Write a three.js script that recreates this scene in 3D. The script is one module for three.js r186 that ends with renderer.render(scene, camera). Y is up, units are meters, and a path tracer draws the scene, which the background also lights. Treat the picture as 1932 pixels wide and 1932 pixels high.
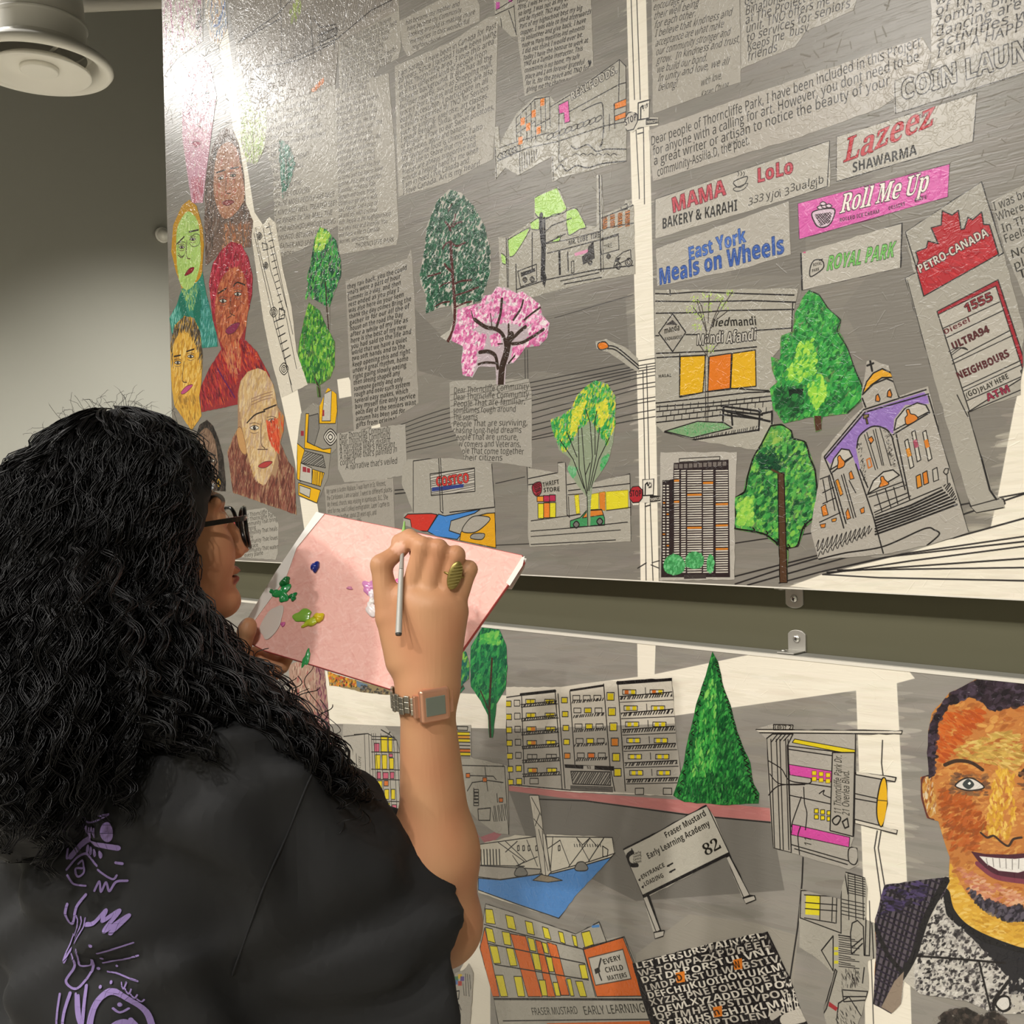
import * as THREE from 'three';
import { RoundedBoxGeometry } from 'three/addons/geometries/RoundedBoxGeometry.js';
import { mergeGeometries, mergeVertices } from 'three/addons/utils/BufferGeometryUtils.js';
import { MarchingCubes } from 'three/addons/objects/MarchingCubes.js';
import { DecalGeometry } from 'three/addons/geometries/DecalGeometry.js';

// ---------------------------------------------------------------- camera
const scene = new THREE.Scene();
const V = (x, y, z) => new THREE.Vector3(x, y, z);
const camera = new THREE.PerspectiveCamera(2 * Math.atan(966 / 1930) * 180 / Math.PI, 1, 0.05, 50);
camera.position.set(0, 1.48, 1.1);
camera.up.set(0.0075, 0.9997, -0.0222);
camera.lookAt(-0.704, 1.48 - 0.0105, 1.1 - 0.7101);
const renderer = new THREE.WebGLRenderer({ antialias: true });
renderer.toneMapping = THREE.LinearToneMapping;
renderer.toneMappingExposure = 0.92;
renderer.shadowMap.enabled = true;
scene.background = new THREE.Color(0x000000);

// ---------------------------------------------------------------- helpers
let seed = 7;
const rnd = () => { seed = (seed * 1664525 + 1013904223) >>> 0; return seed / 4294967296; };
const rr = (a, b) => a + (b - a) * rnd();
const std = (color, roughness = 0.6, extra = {}) => new THREE.MeshPhysicalMaterial({ color, roughness, ...extra });
function tag(o, label, category, group, kind) {
  o.userData.label = label; if (category) o.userData.category = category;
  if (group) o.userData.group = group; if (kind) o.userData.kind = kind;
  return o;
}
const names = {};
function numbered(n) { names[n] = (names[n] ?? -1) + 1; return names[n] ? n + '_' + String(names[n]).padStart(3, '0') : n; }
function add(name, geometry, material, parent = scene) {
  const m = new THREE.Mesh(geometry, material);
  m.name = parent === scene ? numbered(name) : name; m.castShadow = m.receiveShadow = true; parent.add(m); return m;
}
function group(name, label, category, grp) { const g = new THREE.Group(); g.name = numbered(name); scene.add(g); return tag(g, label, category, grp); }
function struct(name, geometry, material, label) { const m = add(name, geometry, material); m.userData.kind = 'structure'; if (label) m.userData.label = label; return m; }
const box = (x0, x1, y0, y1, z0, z1) => new THREE.BoxGeometry(x1 - x0, y1 - y0, z1 - z0).translate((x0 + x1) / 2, (y0 + y1) / 2, (z0 + z1) / 2);
const tube = (pts, r, n = 24, sides = 8) => new THREE.TubeGeometry(new THREE.CatmullRomCurve3(pts), n, r, sides);
const lathe = (prof, n = 64) => new THREE.LatheGeometry(prof.map(([r, y]) => new THREE.Vector2(r, y)), n);
function noiseTexture(n, f, fill, cs) {
  const c = document.createElement('canvas'); c.width = c.height = n; const x = c.getContext('2d'); fill(x, n, f);
  const t = new THREE.CanvasTexture(c); t.wrapS = t.wrapT = THREE.RepeatWrapping; t.magFilter = THREE.LinearFilter; if (cs) t.colorSpace = cs; return t;
}

// ---------------------------------------------------------------- lamps of the room: a track of warm spot heads in front of the mural, downlights further back
const WARM = new THREE.Color(1, 0.965, 0.91);
const lampMetal = std('#d8d4cc', 0.4), lampDark = std('#26241f', 0.5), lampGlow = new THREE.MeshStandardMaterial({ color: '#fff6e6', emissive: WARM, emissiveIntensity: 6 });
function trackHead(label, x, y, z, tx, ty, tz, power, angle) {
  const g = group('track_spotlight', label, 'spotlight', 'spotlights on the ceiling track');
  g.position.set(x, y, z); const dir = V(tx - x, ty - y, tz - z).normalize();
  const q = new THREE.Quaternion().setFromUnitVectors(V(0, -1, 0), dir);
  const can = add('lamp_housing', lathe([[0.001, 0.075], [0.04, 0.075], [0.045, 0.07], [0.045, -0.075], [0.041, -0.078], [0.039, -0.07], [0.039, -0.045]], 32), lampMetal, g); can.quaternion.copy(q);
  const lens = add('lamp_lens', new THREE.CylinderGeometry(0.038, 0.038, 0.004, 32).translate(0, -0.05, 0), lampGlow, g); lens.quaternion.copy(q);
  add('stem', new THREE.CylinderGeometry(0.008, 0.008, 3.75 - y, 12).translate(0, (3.75 - y) / 2, 0), lampMetal, g);
  const s = new THREE.SpotLight(WARM, power, 0, angle, 0.9, 2); s.position.copy(dir).multiplyScalar(0.09); s.target.position.copy(dir).multiplyScalar(2); s.shadow.radius = 2.2; s.castShadow = true;
  s.name = 'lamp_light'; s.target.name = 'lamp_aim'; g.add(s, s.target);
}
function downlight(label, x, z, power, angle, pen = 0.7, tx = x, tz = z) {
  const g = group('ceiling_downlight', label, 'downlight', 'ceiling downlights'); g.position.set(x, 4.2, z);
  add('trim_ring', lathe([[0.06, 0], [0.085, 0], [0.088, -0.008], [0.06, -0.012], [0.058, -0.004]], 40), lampMetal, g);
  add('lamp_lens', new THREE.CylinderGeometry(0.056, 0.056, 0.004, 32).translate(0, -0.006, 0), lampGlow, g);
  const s = new THREE.SpotLight(WARM, power, 0, angle, pen, 2); s.position.set(0, -0.03, 0); s.target.position.set(tx - x, -2, tz - z); s.shadow.radius = 3; s.castShadow = true; s.name = 'lamp_light'; s.target.name = 'lamp_aim'; g.add(s, s.target);
}
{
  for (const [z, x0, x1, label] of [[1.25, -5.0, -3.2, 'short white ceiling lighting track beside the duct'], [2.2, -3.6, 2.6, 'long white ceiling lighting track in front of the mural']]) {
    const t = group('lighting_track', label, 'track'); add('rail', box(x0, x1, 3.75, 3.79, z - 0.02, z + 0.02), lampMetal, t);
    for (const s of [0.1, 0.5, 0.9]) { const x = x0 + (x1 - x0) * s; add('hanger', box(x - 0.01, x + 0.01, 3.79, 4.2, z - 0.01, z + 0.01), lampMetal, t); }
  }
}
trackHead('white track spotlight by the grey end wall', -4.25, 3.42, 1.25, -2.2, 2.1, 0, 8.5, 0.5);
trackHead('white track spotlight facing the painted portraits', -2.9, 2.95, 2.2, -1.9, 1.0, 0, 6.5, 0.7);
trackHead('white track spotlight facing the blossom tree', -1.35, 2.95, 2.2, -0.9, 1.0, 0, 7.5, 0.75);
trackHead('white track spotlight facing the smiling man', 0.35, 3.02, 2.2, -0.2, 0.9, 0, 8, 0.75);
downlight('round white downlight washing the grey end wall behind the partition', -3.9, -1.5, 92, 0.8, 1);
downlight('round white downlight washing the grey end wall beside the duct', -3.9, 0.4, 48, 0.8, 1);
downlight('round white downlight at the back beside the end wall', -2.6, 3.2, 40, 1.15);
downlight('round white downlight at the middle of the back wall', -0.6, 3.4, 48, 1.15);
downlight('round white downlight beside the right wall', 1.6, 3.0, 40, 1.15);

// ---------------------------------------------------------------- room shell
const rough = noiseTexture(512, 1, (x, n) => { x.fillStyle = '#808080'; x.fillRect(0, 0, n, n); for (let i = 0; i < 9000; i++) { const v = rr(90, 165) | 0; x.fillStyle = `rgba(${v},${v},${v},.35)`; x.fillRect(rnd() * n, rnd() * n, rr(1, 5), rr(1, 5)); } });
rough.repeat.set(3, 3);
const olive = std('#585540', 0.75, { bumpMap: rough, bumpScale: 0.0003 }), greyWall = std('#a3a298', 0.85, { bumpMap: rough, bumpScale: 0.0003 });
const XL = -2.161, XR = XL + 2.4384, UY0 = 1.3687, UY1 = UY0 + 1.524, LY1 = 1.2875, LY0 = LY1 - 1.2195, WZ = -0.038;
struct('wall_front', box(-2.15, 3.2, 0, 4.2, WZ - 0.14, WZ), olive, 'olive green partition wall carrying the mural panels');
struct('wall_left', box(-5.35, -5.2, 0, 4.2, -2.6, 4.6), greyWall, 'grey wall at the end of the room');
struct('wall_alcove', box(-5.2, 3.2, 0, 4.2, -2.75, -2.6), greyWall, 'grey wall behind the mural partition');
struct('wall_right', box(3.2, 3.35, 0, 4.2, -2.6, 4.6), greyWall, 'grey wall on the right side of the room');
struct('wall_back', box(-5.35, 3.35, 0, 4.2, 4.6, 4.75), greyWall, 'grey wall behind the viewer');
struct('ceiling', box(-5.35, 3.35, 4.2, 4.32, -2.75, 4.75), std('#55534c', 0.9), 'dark painted ceiling');
struct('floor', box(-5.35, 3.35, -0.12, 0, -2.75, 4.75), std('#b3aea2', 0.5), 'smooth pale grey floor');
struct('baseboard_front', box(-2.15, 3.2, 0, 0.06, WZ, WZ + 0.012), std('#3a3934', 0.6), 'dark low skirting under the mural');

// ---------------------------------------------------------------- the two mural panels: painted boards with pasted cut-outs
// Coordinates on a board are in steps of 0.2 mm from its lower left corner; each list is a start point followed by offsets.
const INKS = [[116,111,103],[133,127,119],[143,137,128],[108,103,96],[228,220,203],[115,110,102],[120,115,107],[112,107,99],[216,207,188],[235,228,212],[207,198,178],[29,26,26],[123,118,109],[58,53,47],[160,154,143],[51,46,41],[33,29,25],[28,25,24],[42,38,34],[150,144,134],[156,151,141],[149,143,133],[74,69,62],[23,20,15],[172,166,156],[168,161,151],[168,163,153],[161,156,147],[181,34,43],[74,16,19],[175,169,158],[184,67,79],[87,28,34],[217,102,171],[196,76,151],[224,127,186],[59,32,48],[233,224,214],[42,22,32],[205,182,196],[34,19,25],[217,196,207],[207,90,163],[109,178,87],[36,57,29],[194,75,121],[63,103,179],[30,53,102],[47,85,160],[27,47,92],[169,163,153],[168,31,40],[150,32,42],[191,52,58],[201,194,182],[35,16,18],[173,167,156],[151,32,43],[125,31,38],[82,24,28],[143,36,64],[157,152,141],[28,70,48],[36,86,59],[23,58,42],[45,99,70],[26,63,46],[74,31,28],[174,169,158],[169,207,110],[143,191,90],[184,214,127],[32,29,32],[200,118,46],[207,138,168],[58,54,53],[158,152,141],[42,39,38],[30,27,28],[161,156,144],[217,115,166],[231,156,192],[196,88,143],[240,198,218],[178,74,128],[228,219,216],[51,36,28],[178,163,168],[29,106,58],[44,138,67],[87,169,62],[18,63,46],[15,52,38],[60,154,62],[155,196,64],[195,211,90],[111,178,60],[51,35,28],[125,120,111],[37,107,44],[61,140,48],[103,168,56],[27,81,39],[140,189,69],[44,122,49],[79,107,58],[169,196,108],[188,208,127],[143,179,92],[200,207,168],[111,122,60],[178,175,157],[44,107,87],[58,125,99],[106,152,138],[37,90,74],[59,50,40],[137,135,127],[143,34,48],[217,138,43],[168,40,74],[211,198,44],[217,121,42],[138,124,32],[201,119,44],[63,138,85],[109,106,102],[47,154,72],[69,176,87],[29,122,58],[211,199,58],[168,191,58],[42,138,66],[90,160,106],[127,178,135],[216,204,60],[185,194,58],[137,148,122],[179,173,162],[194,58,53],[90,23,22],[44,58,120],[191,51,40],[63,124,192],[211,154,28],[139,136,128],[156,151,140],[219,168,24],[181,176,165],[119,115,108],[134,130,122],[199,193,181],[143,43,53],[137,132,122],[207,199,183],[58,54,52],[76,71,68],[92,87,81],[142,162,76],[163,179,92],[168,90,153],[208,120,58],[151,144,135],[179,74,149],[181,175,164],[217,121,31],[212,82,156],[210,116,31],[185,178,166],[28,20,22],[216,209,195],[36,33,31],[207,200,186],[163,38,46],[58,53,52],[214,165,28],[201,138,26],[210,113,29],[191,95,24],[58,52,46],[169,207,74],[188,216,90],[147,189,69],[121,152,111],[79,154,92],[60,138,76],[111,176,116],[42,138,58],[58,158,69],[28,107,50],[87,176,74],[23,85,40],[47,148,64],[140,198,63],[166,209,74],[111,181,63],[47,138,58],[79,168,63],[26,90,44],[18,63,34],[42,122,54],[18,37,26],[74,47,32],[90,122,69],[44,122,56],[63,150,69],[27,90,48],[88,166,72],[20,66,39],[124,183,73],[143,194,71],[111,176,69],[163,203,85],[143,174,80],[111,160,69],[71,137,63],[18,61,40],[24,76,45],[15,48,34],[20,19,15],[77,53,36],[21,18,15],[93,125,76],[43,34,35],[208,201,188],[184,177,165],[199,122,42],[109,101,96],[207,200,187],[63,143,82],[79,165,99],[52,128,71],[108,186,124],[58,51,49],[211,154,42],[200,118,42],[138,108,174],[148,120,184],[125,96,162],[160,133,194],[181,102,42],[186,180,168],[200,129,42],[156,74,92],[170,164,153],[109,90,44],[163,157,147],[184,82,140],[217,163,189],[216,210,198],[138,63,107],[227,222,211],[143,154,114],[168,58,120],[194,90,52],[74,68,64],[58,53,50],[201,191,184],[216,154,98],[201,194,180],[85,119,173],[224,180,140],[115,144,184],[74,106,168],[199,190,176],[207,157,176],[196,138,162],[219,181,194],[199,127,152],[217,207,200],[216,210,196],[42,33,29],[44,39,36],[232,228,218],[91,68,54],[109,84,70],[42,31,27],[74,52,42],[168,66,92],[74,34,38],[179,90,108],[163,74,95],[201,141,150],[201,155,171],[59,50,45],[77,64,57],[46,39,35],[138,128,120],[94,80,72],[165,118,90],[184,136,108],[143,95,72],[196,154,128],[176,96,74],[138,63,60],[181,116,76],[196,137,94],[163,96,60],[109,88,76],[185,138,34],[164,196,106],[181,208,124],[147,179,92],[191,212,140],[143,174,94],[138,31,42],[74,79,58],[157,189,102],[138,169,87],[179,204,124],[29,107,88],[109,176,164],[79,154,140],[140,196,184],[79,154,148],[47,125,120],[125,184,178],[37,106,98],[47,125,108],[143,31,51],[165,42,63],[109,22,38],[192,74,85],[184,52,74],[168,90,60],[184,106,72],[138,69,48],[196,122,84],[150,64,47],[122,58,44],[125,42,74],[143,34,38],[179,58,44],[106,26,44],[201,84,47],[77,20,34],[163,42,58],[184,112,74],[168,90,66],[201,138,92],[91,26,74],[138,44,48],[207,159,64],[217,178,90],[185,138,48],[224,192,116],[168,120,44],[179,74,120],[58,50,44],[84,74,66],[42,36,32],[199,150,60],[181,131,47],[143,106,44],[212,172,80],[199,154,60],[94,48,40],[109,58,47],[77,39,34],[138,90,76],[122,68,56],[192,160,112],[201,176,136],[176,143,92],[208,184,144],[168,138,106],[181,154,132],[163,58,56],[194,69,44],[208,90,56],[168,53,31],[181,116,60],[196,83,47],[181,138,88],[109,74,50],[138,106,84],[154,122,92],[31,26,24],[45,38,35],[61,53,48],[20,17,15],[109,86,70],[125,100,82],[92,70,56],[138,112,92],[92,52,50],[199,154,44],[207,210,212],[138,142,146],[74,61,53],[181,48,58],[163,40,47],[194,64,72],[140,134,125],[150,143,134],[111,107,100],[145,139,128],[176,112,108],[185,122,116],[165,101,96],[194,138,132],[214,205,186],[205,196,177],[165,102,107],[139,134,126],[31,112,64],[42,134,72],[21,87,58],[63,154,76],[17,74,52],[95,174,76],[125,187,85],[61,154,72],[61,42,32],[29,106,60],[44,122,68],[27,90,82],[87,160,72],[23,74,74],[134,181,69],[44,106,76],[216,194,30],[204,106,42],[204,122,42],[33,29,28],[143,137,127],[205,197,182],[31,106,48],[22,76,38],[18,61,34],[69,160,70],[26,90,43],[79,176,74],[134,194,90],[58,154,64],[42,122,53],[18,21,15],[36,96,47],[201,193,178],[211,189,31],[200,74,152],[212,96,166],[184,63,138],[109,74,32],[219,169,29],[74,128,189],[83,137,198],[64,118,176],[107,155,208],[189,182,167],[138,125,104],[119,116,109],[198,191,174],[176,170,159],[174,169,156],[207,100,36],[201,90,28],[216,114,54],[211,196,46],[181,175,163],[74,58,48],[201,95,34],[58,36,16],[15,13,14],[143,136,125],[168,161,150],[27,23,24],[216,201,42],[109,103,96],[138,132,122],[201,192,46],[154,44,48],[125,120,112],[184,86,108],[200,105,42],[164,158,147],[201,138,44],[168,162,151],[141,135,125],[201,138,36],[168,106,28],[216,168,58],[58,44,28],[194,74,40],[95,116,136],[58,54,50],[77,74,68],[138,106,76],[44,42,40],[138,122,88],[181,154,136],[165,132,114],[196,172,152],[154,90,84],[122,90,76],[92,47,64],[122,66,82],[143,85,96],[74,36,53],[160,128,112],[74,122,88],[201,168,44],[168,53,44],[74,106,160],[90,74,138],[162,156,145],[207,160,58],[214,171,69],[196,144,44],[224,189,104],[184,134,44],[185,118,60],[201,138,72],[168,96,44],[208,154,80],[156,90,44],[184,84,31],[196,101,42],[168,72,28],[201,166,82],[184,152,74],[214,184,106],[168,132,60],[168,82,31],[150,72,28],[138,74,36],[184,96,44],[214,168,58],[224,188,92],[201,138,100],[214,168,132],[184,112,90],[184,132,60],[201,160,90],[208,192,164],[92,47,40],[43,32,40],[59,46,58],[29,22,28],[74,61,76],[58,42,32],[109,74,52],[125,90,60],[92,64,48],[207,200,192],[43,36,32],[58,63,62],[240,236,228],[58,42,36],[138,90,44],[74,36,48],[222,217,210],[138,132,128],[122,58,72],[43,38,48],[74,68,82],[29,26,34],[92,85,96],[27,26,28],[35,34,38],[181,176,168],[31,28,30],[58,54,56],[207,202,194],[138,133,128],[196,191,182],[84,76,84],[28,24,30],[36,29,44],[44,35,64],[74,61,102],[28,26,28],[138,122,106],[184,122,60],[43,37,34],[29,25,23],[74,64,57],[138,133,124]].map((c) => `rgb(${c.join()})`);
const ART = [
["U","background",null,12,0,[["d",[0,1,2,3],3000,407.2,9,4,[-62,6272,9100,-3259,-44,-3006,-9130,-44]],["f",4,[6536,6381,2,-2473,10,-1213,17,-1647,-5,-1096,150,6,5,1090,-5,1427,-10,1375,3,2430]],["f",4,[1098,6956,84,-1458,191,-715,140,-605,139,-542,88,-284,138,-500,136,-649,212,-592,213,-627,119,-584,97,-450,300,10,-118,440,-141,574,-168,636,-140,546,-172,536,-202,604,-188,196,-160,674,-118,566,-145,691,-92,1442]],["f",4,[3154,1694,178,2,44,-71,202,18,-4,85,121,-14,72,-470,79,-461,28,-451,52,-386,-139,-5,-59,436,-14,411,-74,456,-50,286,-410,-11]],["f",4,[9012,1186,-52,-215,-81,-419,-42,-180,-191,-59,-292,-99,-460,-119,-218,-81,370,-20,948,2,725,0,16,1329]],["f",5,[7314,1928,502,-85,12,585,-584,-157]],["f",6,[8391,1976,-347,-353,442,-925,440,200]],["f",7,[4114,2294,523,-422,1841,54,32,-577,-884,164,-629,-59,-697,198]],["d",[8,9,10],160,119,9,4,[6550,4258,150,-408,10,-1375,5,-1427,-3,-1054,-150,-7,-14,2708]],["d",[8,9,10],260,160,9,4,[9011,1160,-132,-608,-233,-239,-752,-218,-207,-77,1307,-14]],["s",11,6.4,[6575,3966,13,-739]],["s",11,6.4,[6622,3948,14,-735]],["s",11,6.3,[6626,4929,-51,-963]],["s",11,6.4,[6596,3020,16,-407,0,-53]],["s",11,6.4,[6658,3024,-4,-508]],["s",11,6.4,[6614,1410,0,-728]],["s",11,6.4,[6646,1442,4,-760]],["s",11,6.4,[6612,576,-6,-572]],["s",11,6.4,[6652,593,12,-587]],["s",11,7.4,[6612,594,44,10]],["s",11,7.4,[6611,552,45,9]],["s",11,7.4,[6610,526,44,10]],["s",11,7.4,[6610,502,44,10]],["s",11,7.3,[6610,3072,50,-2]],["s",11,7.3,[6610,3051,49,-3]],["s",11,7.3,[6610,3026,48,-2]],["s",11,7.3,[6608,2992,50,-3]],["s",11,7.4,[6537,86,73,38]],["s",11,6,[6658,126,62,16]],["s",11,6,[6649,112,65,-20]],["s",11,5.6,[5569,1432,989,48,159,4]],["s",11,5.6,[5568,1396,989,52,159,4]],["s",11,5.6,[5568,1370,989,60,159,4]],["s",11,5.6,[5566,1336,990,76,160,5]],["s",11,5.6,[5565,1296,991,95,159,5]],["s",11,5.6,[5564,1262,991,104,159,6]],["s",11,5.6,[5562,1206,992,114,159,6]],["s",11,5.6,[5562,1160,992,132,158,6]],["s",11,5.6,[5560,1115,992,105,158,8]],["s",11,5.6,[5558,1070,993,126,159,8]],["s",11,5.6,[5558,1025,992,109,158,10]],["s",11,5.6,[5557,1008,991,80,160,10]],["s",11,5.4,[3758,1181,319,47,477,75,1014,99],1,0],["s",11,5.4,[3793,1138,283,54,476,72,1015,102],1,0],["s",11,5.4,[3828,1094,246,62,477,70,1015,105],1,0],["s",11,5.3,[3863,1052,211,69,476,66,1015,109],1,0],["s",11,5.3,[3898,1008,174,77,476,63,1016,112],1,0],["s",11,5.3,[3932,966,139,84,477,60,1015,115],1,0],["s",11,5.2,[3967,924,103,90,476,57,1016,119],1,0],["s",11,5.2,[4002,882,66,96,477,54,1016,122],1,0],["s",11,6.1,[5522,1682,-4,-868,24,-534]],["s",11,6.1,[5549,1678,-3,-865,22,-532]],["s",11,3.4,[5826,1875,720,55]],["s",11,5.8,[5182,696,312,40]],["s",11,5.8,[5167,220,368,17]],["s",11,9.4,[3951,672,261,7]],["s",11,9.4,[3950,640,260,12]],["s",11,8.6,[7298,11,381,124,241,69,442,120,640,215]],["s",11,8.6,[7386,8,431,125,423,117,406,63,354,103]],["s",11,8.3,[7606,30,262,74,492,116,639,104]],["s",11,8,[7891,110,379,92,728,96]],["s",11,8,[7890,92,529,94,579,88]],["s",11,8,[7918,105,1079,107]],["s",11,8,[7984,120,1012,46]],["s",11,8,[7894,92,343,-6,759,13]],["s",11,7.3,[8652,482,350,62]],["s",11,8.6,[7292,57,594,152,355,103]],["s",11,6.8,[7304,266,272,39]],["s",11,6.6,[7746,319,75,13]],["s",11,6.5,[8761,452,119,18,30,22,-8,24,-74,-9]],["s",11,6,[8475,383,91,-29,0,-42,-72,-38],1,0]]],
["U","pasted_letter","densely written grey letter beside the leaning road strip",14,[1854,4564,1372,-182,36,-721,76,-538,-398,-135,-751,-46,-11,836],[["t",13,"",1929,4474,1166,-139,11,46,"our home is here and the street",0.09],["t",13,"",1946,4390,1052,-126,11,46,"where my children have grown",0.09],["t",13,"",1962,4306,1090,-130,11,46,"people are kind and they care",0.09],["t",13,"",1979,4223,978,-116,11,46,"I came with two small bags",0.09],["t",13,"",1996,4139,1015,-121,11,46,"and now I have many friends",0.09],["t",13,"",2012,4056,1052,-126,11,46,"the park the mall the school",0.09],["t",13,"",2028,3972,488,-58,11,46,"TO ME THIS IS",0.09],["t",13,"",2045,3888,752,-90,11,46,"A PLACE OF THE HEART",0.09],["t",13,"",2062,3804,639,-76,11,46,"OUR DAYS ARE FULL",0.09],["t",13,"",2078,3720,451,-54,11,46,"SUMMER WALKS",0.09],["t",13,"",2095,3636,564,-67,11,46,"I HAVE SEEN THE",0.09],["t",13,"",2112,3552,676,-80,11,46,"I LIKE THE COLOURS",0.09],["t",13,"",2128,3469,1052,-126,11,46,"BECAUSE MOST PEOPLE ARE NICE",0.09],["t",13,"",2144,3385,1090,-130,11,46,"BE KIND AND WELL TREATED SEEN",0.09],["t",13,"",2162,3302,978,-116,11,46,"LIVE WHERE IN THE MALL THE",0.09],["t",13,"",2178,3218,1278,-152,11,46,"IN THE NEIGHBOURHOOD BEING PART OF",0.09],["t",13,"",2194,3134,1166,-139,11,46,"TORONTO. BETWEEN IN THE WINTERS",0.09],["t",13,"",2211,3050,1090,-130,11,46,"WEATHER AND SPRINGTIME. ENJOY",0.09],["t",13,"",2228,2966,790,-94,11,46,"BORDER.     THANK YOU",0.09]]],
["U","pasted_letter","narrow grey letter with closely packed lines of handwriting",14,[3206,4294,784,-90,62,-651,25,-719,-32,-92,-815,70,-32,865],[["t",15,"",3236,4209,452,-44,8,39,"We are Kamala & here",0.09],["t",15,"",3235,4152,496,-49,8,39,"came from Sri Lanka 33",0.09],["t",15,"",3235,4096,610,-60,8,39,"years ago. We have lived in",0.09],["t",15,"",3235,4039,564,-56,8,39,"Thorncliffe Park 20 years",0.09],["t",15,"",3234,3982,587,-58,8,39,"We have two adult sons and",0.09],["t",15,"",3234,3926,564,-56,8,39,"daughters in law. We love",0.09],["t",15,"",3234,3870,654,-64,8,39,"this place English class. The",0.09],["t",15,"",3234,3812,519,-51,8,39,"and many activities for",0.09],["t",15,"",3234,3756,632,-62,8,39,"kids, we love the people. We",0.09],["t",15,"",3234,3700,564,-56,8,39,"participate as volunteers",0.09],["t",15,"",3234,3643,542,-54,8,39,"and cook for the potluck",0.09],["t",15,"",3234,3586,542,-54,8,39,"many people love my food",0.09],["t",15,"",3234,3530,610,-60,8,39,"most often we are the first",0.09],["t",15,"",3233,3473,654,-64,8,39,"to come and the last to leave",0.09],["t",15,"",3233,3416,632,-62,8,39,"summer fruits and vegetables",0.09],["t",15,"",3233,3360,542,-54,8,39,"Cucumber, tomatoes, Kale",0.09],["t",15,"",3233,3303,542,-54,8,39,"Spinach and onion, bread",0.09],["t",15,"",3232,3246,564,-56,8,39,"Olives our garden is with",0.09],["t",15,"",3232,3190,564,-56,8,39,"salt, Pepper and a cup of",0.09],["t",15,"",3232,3134,564,-56,8,39,"oil and stir with Coconut",0.09],["t",15,"",3232,3076,744,-74,8,39,"milk. People in the neighbourhood",0.09],["t",15,"",3232,3020,700,-69,8,39,"are very nice and friendly. You",0.09],["t",15,"",3232,2964,587,-58,8,39,"will have a life in Canada",0.09],["t",15,"",3232,2907,429,-42,8,39,"worries. Welcome to",0.09],["t",15,"",3418,2832,596,-58,8,39,"   THORNCLIFFE PARK",0.09]]],
["U","pasted_letter","torn scrap of handwriting under the footbridge drawing",14,[3280,4744,864,22,21,-404,-37,-76,-258,0,-106,-66,-466,-58],[["t",15,"",3317,4666,724,-44,8,42,"transferred to one and Children",0.09],["t",15,"",3318,4622,794,-48,8,42,"I had become weekly as you in here",0.09],["t",15,"",3318,4577,700,-42,8,42,"you love when I rested my home",0.09],["t",15,"",3320,4532,677,-41,8,42,"a place of very tried at this",0.09],["t",15,"",3320,4488,607,-36,8,42,"home wait is the many time",0.09],["t",15,"",3320,4444,607,-36,8,42,"moved next day and have it",0.09],["t",15,"",3322,4399,770,-46,8,42,"around the trying to find friends",0.09],["t",15,"",3322,4354,724,-44,8,42,"moved by heart in the community",0.09],["t",15,"",3323,4310,700,-42,8,42,"in your hands so smile and for",0.09],["t",15,"",3324,4266,677,-41,8,42,"love and care we hold the new",0.09],["t",15,"",3324,4221,397,-24,8,42,"all people we are",0.09]]],
["U","pasted_letter","small pale letter above the long letter about Canada",14,[4138,4591,884,-17,96,-198,-4,-120,-462,24,-400,-21,-66,96],[["t",16,"",4226,4526,665,-71,9,38,"has become my mother and",0.09],["t",16,"",4244,4469,665,-71,9,38,"have become my Community",0.09],["t",16,"",4260,4412,804,-86,9,38,"looking around is making more",0.09],["t",16,"",4277,4355,720,-77,9,38,"memories in this wonderful",0.09],["t",16,"",4294,4298,360,-38,9,38,"neighbourhood",0.09]]],
["U","pasted_letter","long handwritten letter ending with I love Canada",14,[4076,4235,669,-29,469,48,102,-28,-52,-784,-36,-272,-519,-60,-621,25,-10,545],[["t",16,"",4115,4130,1176,16,4,44,"I am Soraya. I have been in Canada for Past",0.09],["t",16,"",4116,4075,1176,16,4,44,"20 years. Since I landed I have been living",0.09],["t",16,"",4118,4020,1149,16,4,44,"in this Thorncliffe area. I love this area",0.09],["t",16,"",4120,3965,1067,15,4,44,"as it has different kind of people from",0.09],["t",16,"",4122,3910,1122,16,4,44,"different background. It also has all the",0.09],["t",16,"",4123,3855,1122,16,4,44,"facilities nearby, such as Shopping mall,",0.09],["t",16,"",4124,3800,1122,16,4,44,"grocery Store, buses and Express are also",0.09],["t",16,"",4126,3745,1067,15,4,44,"easily accessible. I participate in all",0.09],["t",16,"",4128,3690,1067,15,4,44,"activities organised by TNO for Seniors",0.09],["t",16,"",4130,3635,1067,15,4,44,"such as singing, exercise, art classes.",0.09],["t",16,"",4131,3580,1012,14,4,44,"I speak Bengali, Urdu, and little bit",0.09],["t",16,"",4132,3525,1122,16,4,44,"of English. I love to eat Sweet potatoes,",0.09],["t",16,"",4134,3470,820,12,4,44,"Water melon, apple and banana.",0.09],["t",16,"",4136,3415,985,14,4,44,"My favourite food is chinese. I also",0.09],["t",16,"",4138,3360,903,13,4,44,"would like to Share that my three",0.09],["t",16,"",4139,3305,903,13,4,44,"friends are always supportive and",0.09],["t",16,"",4140,3250,930,13,4,44,"provide a helping hand for me when",0.09],["t",16,"",4142,3195,820,12,4,44,"I am in need I live Canada and",0.09],["t",16,"",4144,3140,941,14,4,44,"I love Canada. Art is my heart!",0.09]]],
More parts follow.
